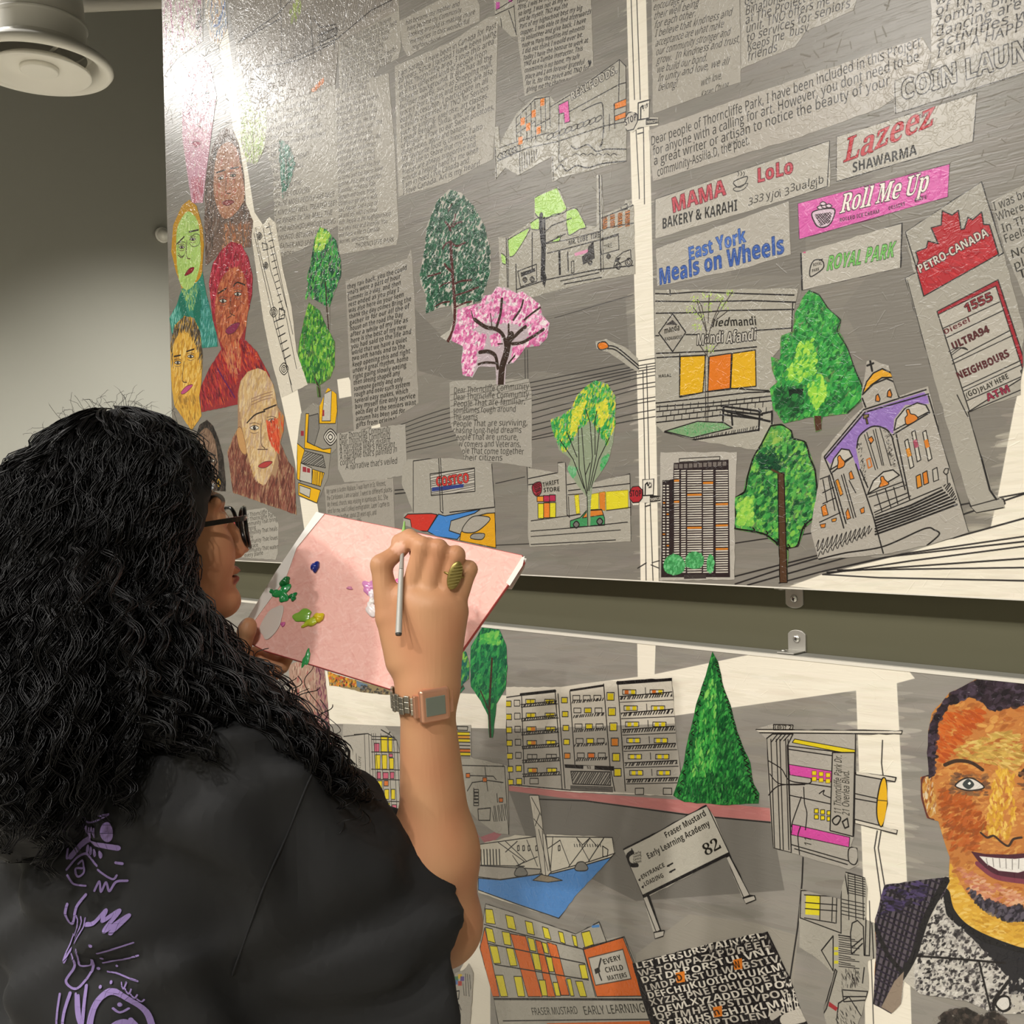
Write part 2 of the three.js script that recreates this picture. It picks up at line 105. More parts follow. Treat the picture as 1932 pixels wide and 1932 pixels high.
["U","pasted_letter","letter about being at home that ends with a small black heart",14,[5476,4288,751,-122,13,-608,-271,-16,-393,2,-54,415],[["t",16,"b",5514,4244,482,-56,8,34,"family that I have and the",0.09],["t",16,"b",5520,4196,482,-56,8,34,"2016. I was so happy to be",0.09],["t",16,"b",5525,4148,537,-62,8,34,"so long. I was not as my best",0.09],["t",16,"b",5530,4100,482,-56,8,34,"and be myself. TNO was the",0.09],["t",16,"b",5536,4052,611,-71,8,34,"Part of my highschool best my big",0.09],["t",16,"b",5542,4003,685,-80,8,34,"supper. I was able to find afterwards",0.09],["t",16,"b",5548,3955,630,-73,8,34,"to volunteer and give back. I have",0.09],["t",16,"b",5553,3907,611,-71,8,34,"made so many memories and moments",0.09],["t",16,"b",5559,3859,592,-68,8,34,"I did not think I would ever be.",0.09],["t",16,"b",5564,3810,630,-73,8,34,"Today I have the honour to work at",0.09],["t",16,"b",5570,3762,574,-66,8,34,"TNO as a Zumba instructor. This",0.09],["t",16,"b",5576,3714,537,-62,8,34,"community is my home, my safe",0.09],["t",16,"b",5582,3666,574,-66,8,34,"place and I am forever grateful",0.09],["t",16,"b",5587,3618,611,-71,8,34,"for it, for the peace and TNO for",0.09],["t",16,"b",5592,3570,704,-82,8,34,"giving me the chance to express myself",0.09],["f",17,[6188,3608,10,8,10,-14,10,8,4,-20,-16,-28]]]],
["U","pasted_letter","tall letter in tight script left of the conifer",19,[3316,2560,864,42,52,70,17,-92,17,-310,8,-352,16,-529,-318,-109,-580,-76,-42,546],[["t",18,"b",3338,2480,838,28,4,42,"they ran back, you the could",0.09],["t",18,"b",3342,2427,748,24,4,42,"years were a part of hour",0.09],["t",18,"b",3345,2373,748,24,4,42,"summer in a way, and then",0.09],["t",18,"b",3349,2320,718,24,4,42,"rest ended as you play I",0.09],["t",18,"b",3352,2266,778,26,4,42,"was also here on your seen",0.09],["t",18,"b",3356,2212,868,28,4,42,"thank the day comes Bring the",0.09],["t",18,"b",3360,2158,838,28,4,42,"gather in for our all the of",0.09],["t",18,"b",3364,2104,748,24,4,42,"house on the road the Day",0.09],["t",18,"b",3368,2050,808,26,4,42,"after a while of my life as",0.09],["t",18,"b",3372,1996,778,26,4,42,"here is the best of my new",0.09],["t",18,"b",3376,1943,838,28,4,42,"you had said to the life and",0.09],["t",18,"b",3379,1889,778,26,4,42,"world that we have a quiet",0.09],["t",18,"b",3383,1836,748,24,4,42,"two soft hands and to the",0.09],["t",18,"b",3387,1782,808,26,4,42,"keep opening this and right",0.09],["t",18,"b",3390,1728,778,26,4,42,"under a great rhythm, home",0.09],["t",18,"b",3394,1674,748,24,4,42,"right going slowly eating",0.09],["t",18,"b",3398,1620,658,22,4,42,"then seeing shaped any",0.09],["t",18,"b",3402,1566,688,22,4,42,"someone gently and only",0.09],["t",18,"b",3406,1513,778,26,4,42,"rough and near such system",0.09],["t",18,"b",3410,1459,748,24,4,42,"several easy makes, which",0.09],["t",18,"b",3414,1406,838,28,4,42,"buy myself fire only service",0.09],["t",18,"b",3417,1352,838,28,4,42,"each day of the seniors want",0.09],["t",18,"b",3421,1298,688,22,4,42,"autumn has been sad for",0.09],["t",18,"b",3425,1244,568,18,4,42,"gifts from original",0.09]]],
["U","pasted_letter","small note that begins Dear Thorncliffe Community beside the taxi",20,[3136,1205,503,15,473,6,6,-424,-346,-35,-540,-7,-92,122],[["t",16,"",3166,1146,739,30,4,53,"Dear Thorncliffe Community",0.09],["t",16,"",3167,1099,739,30,4,53,"Dear Thorncliffe Community",0.09],["t",16,"",3168,1052,739,30,4,53,"A narrative that's distant",0.09],["t",16,"",3169,1006,796,33,4,53,"A narrative that's resistant",0.09],["t",16,"",3170,960,824,34,4,53,"A narrative that's painted in",0.09],["t",16,"",3170,914,228,10,4,53,"conflict",0.09],["t",16,"",3254,870,742,30,4,53,"A narrative that's veiled",0.09]]],
["U","pasted_letter","fine printed note that begins My name is, above the pink palette",21,[2918,729,1015,47,6,-444,-334,-48,-637,-6],[["t",16,"",2949,660,883,57,0,42,"My name is Ardon Wallace. I was born in St. Vincent,",0.09],["t",16,"",2952,600,968,62,0,42,"the Caribbean. I am a sailor. I went to different places.",0.09],["t",16,"",2956,539,900,58,0,42,"My friend, church, was visiting in Kamloops, B.C. She",0.09],["t",16,"",2958,479,917,59,0,42,"sent for me, and I called immigration. Later I came to",0.09],["t",16,"",2962,418,730,47,0,42,"Toronto my brother, about 20 years ago, and",0.09],["t",16,"",2965,358,510,33,0,42,"finally settled in Thorncliffe",0.09],["t",16,"",2968,298,68,4,0,42,"They",0.09]]],
["U","pasted_letter","note that begins Dear Thorncliffe Community beneath the blossom tree",20,[4677,1518,76,10,806,-67,25,-101,-11,-556,-387,56,-329,13,-178,314],[["t",16,"",4724,1430,832,-46,5,46,"Dear Thorncliffe Community",0.09],["t",16,"",4721,1376,832,-46,5,46,"Dear Thorncliffe Community",0.09],["t",16,"",4718,1323,800,-45,5,46,"People That are familiar,",0.09],["t",16,"",4714,1270,704,-40,5,46,"sometimes rough around",0.09],["t",16,"",4710,1216,288,-16,5,46,"The seams",0.09],["t",16,"",4706,1164,832,-46,5,46,"People That are surviving,",0.09],["t",16,"",4703,1110,768,-43,5,46,"chasing long-held dreams",0.09],["t",16,"",4700,1057,736,-42,5,46,"People That are unsure,",0.09],["t",16,"",4696,1004,768,-43,5,46,"new comers and Veterans,",0.09],["t",16,"",4692,950,800,-45,5,46,"People That come together",0.09],["t",16,"",4688,898,576,-32,5,46,"for their citizens",0.09],["s",22,3.3,[4679,1187,342,67,561,60]],["s",22,3.3,[4680,1234,342,58,561,53]],["s",22,3.3,[4682,1280,342,48,560,48]],["s",22,3.3,[4684,1327,340,39,560,42]],["s",22,3.3,[4685,1374,341,28,560,37]],["s",22,3.3,[4686,1420,341,20,559,30]]]],
["U","pasted_letter","small square note at the bottom edge of the upper mural panel",20,[1418,510,476,34,189,-91,53,-78,-30,-286,-41,-59,-637,6],[["t",16,"",1446,440,635,60,-2,41,"Dear Thorncliffe Park",0.09],["t",16,"",1447,394,635,60,-2,41,"Dear Thorncliffe Park",0.09],["t",16,"",1447,350,695,65,-2,41,"A community That brings",0.09],["t",16,"",1448,305,272,26,-2,41,"belonging",0.09],["t",16,"",1448,260,665,62,-2,41,"A community That heals",0.09],["t",16,"",1448,216,212,20,-2,41,"We home",0.09],["t",16,"",1448,171,665,62,-2,41,"A community That loves",0.09],["t",16,"",1448,126,302,28,-2,41,"with grace",0.09],["t",16,"",1449,82,695,65,-2,41,"A community That waters",0.09],["t",16,"",1449,37,393,37,-2,41,"  every plane",0.09]]],
["U","pasted_letter","letter signed with love about kindness and acceptance",14,[6746,3972,665,-150,-5,-726,-382,-2,-286,-5],[["t",16,"",6752,3818,283,-28,16,44,"mental health",0.09],["t",16,"",6754,3759,414,-42,16,44,"encourage people to",0.09],["t",16,"",6758,3700,348,-35,16,44,"their well being",0.09],["t",16,"",6760,3640,327,-33,16,44,"for each other.",0.09],["t",16,"",6763,3582,588,-59,16,44,"I believe that kindness and",0.09],["t",16,"",6766,3522,523,-52,16,44,"acceptance are what make",0.09],["t",16,"",6769,3463,566,-57,16,44,"our community stronger and",0.09],["t",16,"",6772,3404,632,-64,16,44,"grow.  In kindness and trust,",0.09],["t",16,"",6774,3344,392,-40,16,44,"we build our bond.",0.09],["t",16,"",6778,3286,544,-54,16,44,"In unity and love, we all",0.09],["t",16,"",6780,3226,152,-16,16,44,"belong!",0.09],["t",23,"",7114,3158,157,2,12,44,"with love,",0.05],["t",23,"",7112,3082,204,6,12,44,"Karen Chung",0.05]]],
["U","pasted_letter","letter in round handwriting that ends keeps me busy friends",14,[7422,3786,816,-194,-99,-316,-295,-20,-69,-64,-367,-16],[["t",16,"",7438,3547,410,-11,7,54,"Germany I have",0.09],["t",16,"",7442,3491,439,-12,7,54,"Binational came",0.09],["t",16,"",7444,3435,556,-15,7,54,"at The Project then",0.09],["t",16,"",7446,3379,556,-15,7,54,"unit. TNO offers me",0.09],["t",16,"",7449,3322,673,-18,7,54,"to services for seniors",0.09],["t",16,"",7452,3266,410,-11,7,54,"Keeps me  busy",0.09],["t",16,"",7454,3210,205,-6,7,54,"friends",0.09]]],
["U","pasted_letter","letter in large handwriting that ends I am a happy",24,[8579,3346,463,-70,282,-86,-4,-328,-284,-46,-466,4],[["t",16,"",8596,3144,436,4,5,53,"we are part",0.09],["t",16,"",8596,3086,436,4,5,53,"of TNO club",0.09],["t",16,"",8596,3029,476,5,5,53,"Zomba, Bingo",0.09],["t",16,"",8596,2972,635,6,5,53,"dancing are good",0.09],["t",16,"",8596,2914,516,5,5,53,"activities we",0.09],["t",16,"",8596,2858,476,5,5,53,"I am A HAPPY",0.09]]],
["U","pasted_letter","wide letter strip addressed to the people of Thorncliffe Park",25,[6701,2992,1070,10,754,-3,47,-100,-37,-129,-252,-84,-519,-30,-1036,-6],[["t",23,"",6716,2886,1802,64,-2,59,"Dear people of Thorncliffe Park, I have been included in this Project",0.05],["t",23,"",6732,2816,1776,61,-2,59,"for anyone with a calling for art. However, you dont need to be",0.05],["t",23,"",6738,2748,1607,50,-2,59,"a great writer or artisan to notice the beauty of your",0.05],["t",23,"",6763,2672,699,30,-2,58,"community-Assilla.D, the poet.",0.05],["t",23,"",7304,2724,76,13,-5,28,"dead",0.05]]],
["U","pasted_letter","letter at the right that begins I was born",20,[8866,2045,159,45,354,44,-9,-656,-354,54,-90,258],[["t",23,"",8880,1993,373,80,-10,44,"I was born in a city",0.05],["t",23,"",8895,1936,372,82,-10,44,"Where all the days",0.05],["t",23,"",8918,1872,370,86,-10,43,"In Thorncliffe it",0.05],["t",23,"",8930,1816,368,88,-10,43,"Feels like a home",0.05],["t",23,"",8959,1735,366,92,-10,42,"Now I have a",0.05],["t",23,"",8974,1674,364,95,-11,42,"place to be in",0.05],["t",23,"",8993,1622,362,97,-12,42,"The park.",0.05]]],
["U","painted_sign","grey coin laundry sign lettered in hollow black capitals",27,[8370,2814,666,15,352,9,-2,-188,-353,-6,-667,-12],[["t",26,"b",8404,2694,892,28,-3,103,"COIN LAUNDRY",0.03,17,6.3],["s",11,3.8,[8372,2631,-2,183,80,2]],["s",11,3.8,[8372,2631,661,19]]]],
["U","painted_sign","white shawarma sign with red script lettering",30,[8024,2599,782,20,-26,-247,-761,-28],[["s",17,5,[8024,2599,782,20,-26,-247,-761,-28],0,1],["t",28,"b serif",8060,2440,514,70,26,129,"Lazeez",0.05,29,3.6],["t",23,"b",8116,2372,370,8,-1,56,"SHAWARMA",0.05],["t",23,"",8503,2569,43,2,-1,22,"No",0.05]]],
["U","painted_sign","bakery and karahi sign with red name and steaming cup",30,[6742,2528,1242,60,-4,-262,-1240,-56],[["s",11,5,[6736,2271,6,257,1242,60,-20,-252]],["s",11,4.8,[7186,2270,778,60]],["t",31,"b",6876,2408,410,31,-7,95,"MAMA",0.05,32,4.8],["t",31,"b",7504,2458,249,4,-2,83,"LoLo",0.05,32,4.4],["t",23,"b",6793,2322,574,-5,0,69,"BAKERY & KARAHI",0.05],["t",23,"",7439,2334,505,18,3,45,"333 yjoi 33ualgjb",0.2],["s",17,5.9,[7345,2502,91,10,-9,-36,-34,-18,-33,11],1,1],["s",17,4.6,[7340,2460,50,5,52,4,-27,-29,-53,-2],1,1],["s",11,4.2,[7372,2531,8,11,-8,15],1,0],["s",11,4.2,[7394,2526,8,10,-7,16],1,0],["s",11,4.2,[7413,2521,8,11,-7,15],1,0]]],
["U","painted_sign","bright pink ice cream roll sign with white script",42,[7774,2274,886,14,-12,-172,-868,-55],[["d",[33,34,35],150,43.4,6,12,[7774,2274,886,14,-12,-172,-868,-55]],["s",36,4.8,[7774,2274,886,14,-12,-172,-868,-55],0,1],["t",37,"b serif",8035,2162,504,12,28,102,"Roll Me Up",0.05,38,5.4],["t",38,"b",8034,2111,238,0,0,21,"ROLLED ICE CREAM",0.05],["t",38,"b",8322,2116,96,6,-1,20,"DESSERT",0.05],["t",38,"b",8470,2124,69,8,-2,20,"CAFE",0.05],["f",39,[7871,2203,129,-9,-8,-62,-33,-30,-49,4,-30,34],1],["s",40,7.2,[7871,2203,129,-9,-8,-62,-33,-30,-49,4,-30,34],1,1],["h",40,4,10.7,40,[7881,2186,109,-8,-14,-58,-60,-9]],["h",40,4,10.7,130,[7881,2186,109,-8,-14,-58,-60,-9]],["f",41,[7898,2222,20,8,20,-17,-20,-5],1],["s",40,5.2,[7898,2222,20,8,20,-17,-20,-5],1,1],["f",41,[7925,2222,20,8,19,-16,-20,-6],1],["s",40,5.2,[7925,2222,20,8,19,-16,-20,-6],1,1],["f",41,[7952,2220,19,8,19,-17,-19,-5],1],["s",40,5.2,[7952,2220,19,8,19,-17,-19,-5],1,1],["f",41,[7916,2240,20,8,19,-17,-20,-5],1],["s",40,5.2,[7916,2240,20,8,19,-17,-20,-5],1,1]]],
["U","painted_sign","grey park sign with green outlined capitals and a leaf badge",30,[7785,1979,615,53,-12,-242,-600,-30],[["s",11,9.6,[7779,2005,621,27]],["s",11,11.2,[8400,2032,-12,-246]],["s",11,16.1,[7786,1998,5,-250]],["s",11,6.4,[7788,1758,600,28]],["t",43,"b",7944,1846,403,12,18,80,"ROYAL PARK",0.05,44,3.6],["s",17,6.8,[7850,1831,-2,53,24,36,40,-2,20,-24,-8,-32],1,1],["t",23,"b",7865,1887,57,2,0,18,"ROYAL",0.05],["t",23,"b",7858,1854,47,4,-2,18,"PARK",0.05],["s",11,6,[7906,1916,20,3]],["f",45,[7799,1980,21,14,-1,-22]]]],
["U","painted_sign","grey meals sign in thick blue lettering",50,[6743,2200,973,99,7,-315,-296,-26,-681,-3],[["t",46,"b",6996,2080,426,36,-7,84,"East York",0.05,47,3.7],["t",48,"b",6758,1964,926,40,-4,104,"Meals on Wheels",0.05,49,3.8]]],
["U","painted_sign","tall leaning petrol price sign with a red maple leaf",61,[8414,1980,406,179,98,-369,96,-417,-20,-332,-258,-69,114,-424,52,-40,7,-38,-143,-26,-32,36,-156,612,-171,636,53,20],[["f",51,[8470,1775,14,35,-13,50,57,10,10,35,54,-25,-36,92,54,4,6,74,52,-34,32,18,12,-102,18,0,18,56,24,-18,46,31,9,-67,29,-6,42,-160,-388,-154]],["s",17,6,[8470,1775,14,35,-13,50,57,10,10,35,54,-25,-36,92,54,4,6,74,52,-34,32,18,12,-102,18,0,18,56,24,-18,46,31,9,-67,29,-6,42,-160,-388,-154],0,1],["d",[28,52,53],70,39.7,5,-25,[8526,1736,326,122,25,-81,-347,-127]],["t",54,"b",8489,1740,363,134,-16,42,"PETRO-CANADA",0.05,55,4],["s",11,7.4,[8414,1980,406,179,104,-388,-26,-11]],["s",11,5.6,[8414,1980,61,-214]],["s",11,4.5,[8407,1728,59,19]],["s",11,9,[8407,1728,144,-577,105,-459,84,-220]],["s",11,3.8,[8422,1712,150,-620]],["f",56,[8580,1522,313,116,129,-453,-26,-24,12,-33,-268,-150]],["s",17,5.5,[8580,1522,313,116,129,-453,-26,-24,12,-33,-268,-150],0,1],["f",57,[8580,1522,313,116,129,-453,-16,-19,-124,442,-297,-104]],["s",17,4.4,[8580,1522,313,116,129,-453,-16,-19,-124,442,-297,-104],0,1],["s",11,5.1,[8609,1427,290,97]],["s",11,5.1,[8622,1374,294,104]],["s",11,5.1,[8656,1252,290,119]],["s",11,5.1,[8656,1233,304,112]],["s",11,5,[8704,1102,293,112]],["s",11,5,[8712,1085,300,112]],["s",11,5,[8724,1032,307,112]],["s",11,5,[8740,974,290,104]],["t",58,"b",8728,1492,144,47,-14,44,"1555",0.05,55,2.8],["t",59,"b",8617,1392,138,54,-10,26,"Diesel",0.05],["t",59,"b",8660,1308,190,70,-14,36,"ULTRA94",0.05,55,1.7],["t",59,"b",8685,1146,262,96,-14,36,"NEIGHBOURS",0.05,55,1.6],["t",23,"b",8727,1048,70,24,-10,27,"(GO)",0.05],["t",23,"b",8800,1072,142,58,-10,26,"PLAY HERE",0.05],["t",60,"b",8834,1020,115,44,-14,36,"ATM",0.05,55,1.6],["s",11,4,[8638,1300,44,17,54,-18],1,0],["s",11,4,[8646,1290,50,25,40,-16],1,0],["s",11,4,[8654,1281,56,33,26,-15],1,0],["s",11,9.4,[8736,972,56,-219,45,-191,31,-48]],["s",11,5.1,[8678,1068,53,-118]],["s",11,6.5,[8740,472,26,-28,135,26]],["s",11,5,[8740,480,141,37]]]],
["U","painted_tree","dark green pine with reddish brown branches",68,[4728,3054,-148,-54,-140,-186,-28,-162,-76,-214,12,-71,66,-109,-13,-147,195,21,124,0,25,-118,-53,-80,-118,-33,100,-61,88,27,28,217,106,12,167,22,57,94,56,92,6,184,-61,198,-117,174,-135,133],[["d",[62,63,64,65,66],1710,32.9,1.5,50,[4728,3044,-148,-54,-133,-177,-28,-162,-77,-223,22,-64,57,-108,-13,-146,189,36,273,-26,179,0,64,93,50,94,5,184,-54,196,-117,173,-129,124]],["s",67,32.6,[4668,1850,68,88,26,169,-14,194,-19,330],1,0],["s",67,14.9,[4762,2107,122,20,70,-1],1,0],["s",67,14.9,[4766,2202,134,8,139,15],1,0],["s",67,17.4,[4776,2296,71,8,111,-10],1,0],["s",67,12.4,[4700,2164,-88,4,-89,-16],1,0],["s",67,12.4,[4734,2313,-88,5,-59,-20],1,0],["s",67,19.8,[4736,2399,-56,39,-28,34],1,0],["s",67,13.8,[4606,2412,-90,-4,-74,2],1,0],["s",67,17.5,[4634,2601,38,31,57,-1,71,-43,98,10],1,0],["s",67,19.8,[4732,2726,-27,44,-35,36],1,0],["s",67,17.4,[4718,2738,60,56,15,44],1,0],["s",67,17.3,[4762,2749,43,20,57,-2],1,0],["s",67,11.2,[4708,2885,46,48],1,0]]],
["U","painted_picture","drawing of a tire shop street corner with light green trees",79,[5270,2568,96,-24,204,58,75,20,11,166,238,16,72,-162,90,-16,86,-149,98,-29,10,358,42,-11,10,-276,174,20,22,41,66,-52,4,-462,-360,12,-363,-10,-391,-18,-202,132,30,160],[["f",69,[5656,2780,221,20,89,-167,-82,-25,-166,8,-60,48]],["d",[69,70,71],60,12.3,1.6,60,[5656,2780,221,20,89,-167,-82,-25,-166,8,-60,48]],["s",11,5.5,[5656,2780,221,20,89,-167,-82,-25,-166,8,-60,48],1,0],["f",69,[5366,2526,228,45,-39,-63,-116,-104,-51,-8]],["d",[69,70,71],60,12.6,1.6,60,[5366,2526,228,45,-39,-63,-116,-104,-51,-8]],["s",11,5.6,[5366,2526,228,45,-39,-63,-116,-104,-51,-8],1,0],["f",69,[5965,2616,91,-2,86,-146,-56,-5,-103,-22,-21,90]],["d",[69,70,71],60,12,1.6,60,[5965,2616,91,-2,86,-146,-56,-5,-103,-22,-21,90]],["s",11,5.4,[5965,2616,91,-2,86,-146,-56,-5,-103,-22,-21,90],1,0],["f",69,[5608,2604,86,18,-3,-80,-73,16]],["d",[69,70,71],60,12.4,1.6,60,[5608,2604,86,18,-3,-80,-73,16]],["s",11,5.6,[5608,2604,86,18,-3,-80,-73,16],1,0],["f",69,[5298,2439,45,-35,-1,-55,-39,16]],["d",[69,70,71],60,12.7,1.6,60,[5298,2439,45,-35,-1,-55,-39,16]],["s",11,5.7,[5298,2439,45,-35,-1,-55,-39,16],1,0],["f",69,[5820,2430,82,27,-12,-41]],["d",[69,70,71],60,12.1,1.6,60,[5820,2430,82,27,-12,-41]],["s",11,5.4,[5820,2430,82,27,-12,-41],1,0],["s",72,34.9,[5718,2642,-3,-104,15,-135,-13,-226]],["s",11,19.9,[5748,2610,0,-210,-20,-260]],["s",11,7.4,[5744,2506,79,36,186,14]],["s",11,7.4,[5748,2426,108,14,93,16]],["s",11,6,[5741,2594,95,24,71,-6]],["s",11,8.2,[5354,2547,2,-373]],["s",11,5.6,[5373,2544,-5,-372]],["s",11,9.2,[5450,2330,0,-216]],["s",11,9,[5624,2530,-8,-283]],["s",11,6.4,[5760,2424,199,-12,302,-1,65,12]],["s",11,7.4,[5770,2352,199,-2,291,3,170,8]],["s",11,9.4,[6271,2800,-1,-666]],["s",11,4.7,[6292,2795,0,-665]],["t",23,"b",5976,2370,290,3,0,36,"MR. LUBE  TIRE",0.05],["t",23,"",6290,2276,86,4,-2,32,"(TIRE",0.05],["f",73,[6296,2504,40,0,-2,-83,-40,0]],["h",11,3.8,9.4,5,[6296,2504,40,0,-2,-83,-40,0]],["f",73,[6362,2503,40,0,-2,-90,-40,0]],["h",11,3.8,9.4,5,[6362,2503,40,0,-2,-90,-40,0]],["f",73,[6428,2502,40,0,-3,-98,-39,0]],["h",11,3.7,9.3,5,[6428,2502,40,0,-3,-98,-39,0]],["f",73,[6492,2502,40,0,-3,-106,-39,0]],["h",11,3.7,9.2,5,[6492,2502,40,0,-3,-106,-39,0]],["s",11,7.1,[6285,2498,279,30]],["s",11,6.1,[6326,2423,235,-15]],["s",17,5.6,[6456,2544,52,4,4,-33,-52,-1],0,1],["f",74,[6030,2304,130,5,10,-23,-134,-4]],["f",75,[6160,2322,45,29,8,-115,-101,-24,-9,53,56,23]],["s",17,5.8,[6160,2322,45,29,8,-115,-101,-24,-9,53,56,23],0,1],["s",17,5.7,[6270,2346,160,6,3,-98,-155,-4],0,1],["f",76,[6154,2218,20,14,19,-22,-19,-14],1],["s",17,7.2,[6154,2218,20,14,19,-22,-19,-14],1,1],["s",17,5.2,[6164,2216,10,7,10,-11,-10,-7],1,1],["f",76,[6323,2228,17,14,17,-20,-17,-13],1],["s",17,7,[6323,2228,17,14,17,-20,-17,-13],1,1],["s",17,5.2,[6332,2227,8,7,8,-10,-8,-6],1,1],["f",76,[6402,2148,24,20,22,-28,-24,-18],1],["s",17,7,[6402,2148,24,20,22,-28,-24,-18],1,1],["s",17,5.2,[6413,2146,13,10,10,-14,-12,-9],1,1],["f",76,[6484,2158,30,24,29,-34,-30,-24],1],["s",17,7,[6484,2158,30,24,29,-34,-30,-24],1,1],["s",17,5.1,[6499,2156,15,12,14,-18,-14,-12],1,1],["f",76,[5592,2194,22,15,22,-23,-22,-16],1],["s",17,7.6,[5592,2194,22,15,22,-23,-22,-16],1,1],["s",17,5.6,[5604,2192,10,8,11,-12,-11,-8],1,1],["f",76,[5518,2202,22,16,22,-24,-22,-16],1],["s",17,7.6,[5518,2202,22,16,22,-24,-22,-16],1,1],["s",17,5.6,[5529,2200,11,8,11,-12,-11,-8],1,1],["s",17,6.1,[6383,2148,23,54,63,28,62,6,4,-58,-67,-12],0,1],["f",77,[6394,2178,22,22,32,2,-22,-29]],["s",17,7.2,[5467,2273,193,19,2,-124,-167,-16],0,1],["f",77,[5498,2258,149,10,-1,-26,-142,-16]],["s",11,8.2,[5456,2140,296,22,458,-9,339,-27]],["s",11,6.9,[5894,2130,360,-2]],["s",11,7.8,[5928,2103,346,-11]],["s",11,8,[5628,2041,216,6]],["f",78,[5737,2244,22,-66,-23,-74,-16,82]],["s",11,19.6,[5888,2338,1,-156]],["s",11,9.8,[5968,2324,2,-138]],["s",17,5.8,[6000,2249,24,3,0,-84,-23,0],0,1]]],
["U","painted_tree","pink blossom tree with a thick dark trunk",87,[5239,2198,91,-20,126,-66,50,10,182,-126,22,-82,70,-71,-27,-102,-86,-51,-135,8,-130,-102,-76,-2,-18,-153,-92,9,-8,139,-188,20,-72,-77,-110,30,-18,98,25,130,-141,66,62,126,32,110,264,8,29,52,93,-6],[["d",[80,81,82,83,84,85],1178,27.4,1.3,40,[5239,2193,217,-85,50,10,182,-126,16,-77,70,-71,-27,-98,-86,-46,-117,-4,30,148,-176,51,-206,37,-134,10,-140,-48,-185,-42,47,128,24,106,258,10,42,49,87,-5]],["d",[80,81,82,83,84,85],570,28.6,1.3,40,[4735,1918,197,-16,176,-60,-16,-100,-96,2,-4,-122,-57,-80,-90,24,-19,92,33,130,-141,56]],["d",[80,81,82,83,84,85],114,27.6,1.3,40,[5162,1835,106,-5,-3,-82,-92,12]],["d",[80,81,82,83,84,85],152,27,1.3,40,[5406,1713,126,3,-64,-74,-78,-36]],["s",86,64.4,[5262,1446,18,126,48,104,28,88,27,42],1,0],["s",86,30.8,[5328,1704,-22,103,-77,65,-119,34,-120,74],1,0],["s",86,26.2,[5230,1890,42,86,23,116],1,0],["s",86,28.2,[5369,1762,103,60,64,28],1,0],["s",86,23.5,[5394,1742,102,-4,112,30,110,39],1,0],["s",86,18.8,[5358,1810,2,81],1,0],["s",86,31,[5234,1577,-24,95,-78,42,-95,6],1,0],["s",86,19.1,[5222,1615,-120,18,-82,-5],1,0],["s",86,14.2,[5352,1601,65,47],1,0],["s",86,18.8,[5412,1920,78,70,27,59],1,0],["s",86,16.2,[5526,1904,74,34,87,32],1,0],["s",86,9.6,[5178,1907,-11,94],1,0],["s",86,9.8,[4976,1981,-25,70],1,0],["s",86,9.5,[5291,1754,-52,6],1,0]]],
["U","painted_tree","narrow tree painted yellow green above dark green",98,[2842,3013,103,105,96,-42,148,-130,67,-202,-4,-132,-80,-98,-101,-141,-9,-218,-58,2,-10,227,-154,80,-160,26,38,201,78,171],[["d",[88,89,90,91,92,93],798,44.3,2,70,[2842,3013,102,99,96,-42,149,-124,67,-202,-4,-132,-80,-98,-82,-138,-96,20,-154,68,-160,37,38,190,78,171]],["d",[94,95,96],133,39,1.6,60,[2862,3009,82,97,152,-86,-81,-108,-158,-16]],["s",97,16.2,[3012,2596,10,-227,22,-211]]]],
["U","painted_tree","bushy bright green tree standing on the yellow taxi",105,[2739,2457,175,-106,74,-124,147,-188,-9,-223,-80,-104,-158,-42,14,-115,-58,5,-16,128,-200,30,-117,188,49,193,92,209],[["d",[99,100,101,102,103,104],817,44.8,1.8,80,[2739,2452,175,-112,74,-113,138,-187,-10,-223,-90,-92,-178,-39,-220,44,-106,174,49,194,81,210]],["s",97,19.2,[2810,1735,57,-85,16,-93]]]],
["U","painted_tree","pale lime tree in the glossy upper corner",111,[1717,4786,205,-34,147,-179,21,-273,-48,-228,-156,-123,-178,71,-96,204,-10,348],[["d",[106,107,108,109],494,40.4,2.5,80,[1717,4786,205,-34,147,-179,21,-273,-48,-228,-156,-123,-178,71,-96,204,-10,348]],["s",110,13.5,[1832,4466,10,-370,0,-259]]]],
["U","painted_tree","thin blue green sapling by the densely written letter",117,[2277,4036,45,59,166,-125,96,-188,-110,-160,-134,-134],[["d",[112,113,114,115],247,32.4,2,80,[2299,4042,45,48,134,-118,96,-188,-100,-162,-154,-106]],["s",116,10.4,[2420,3870,4,-402]]]],
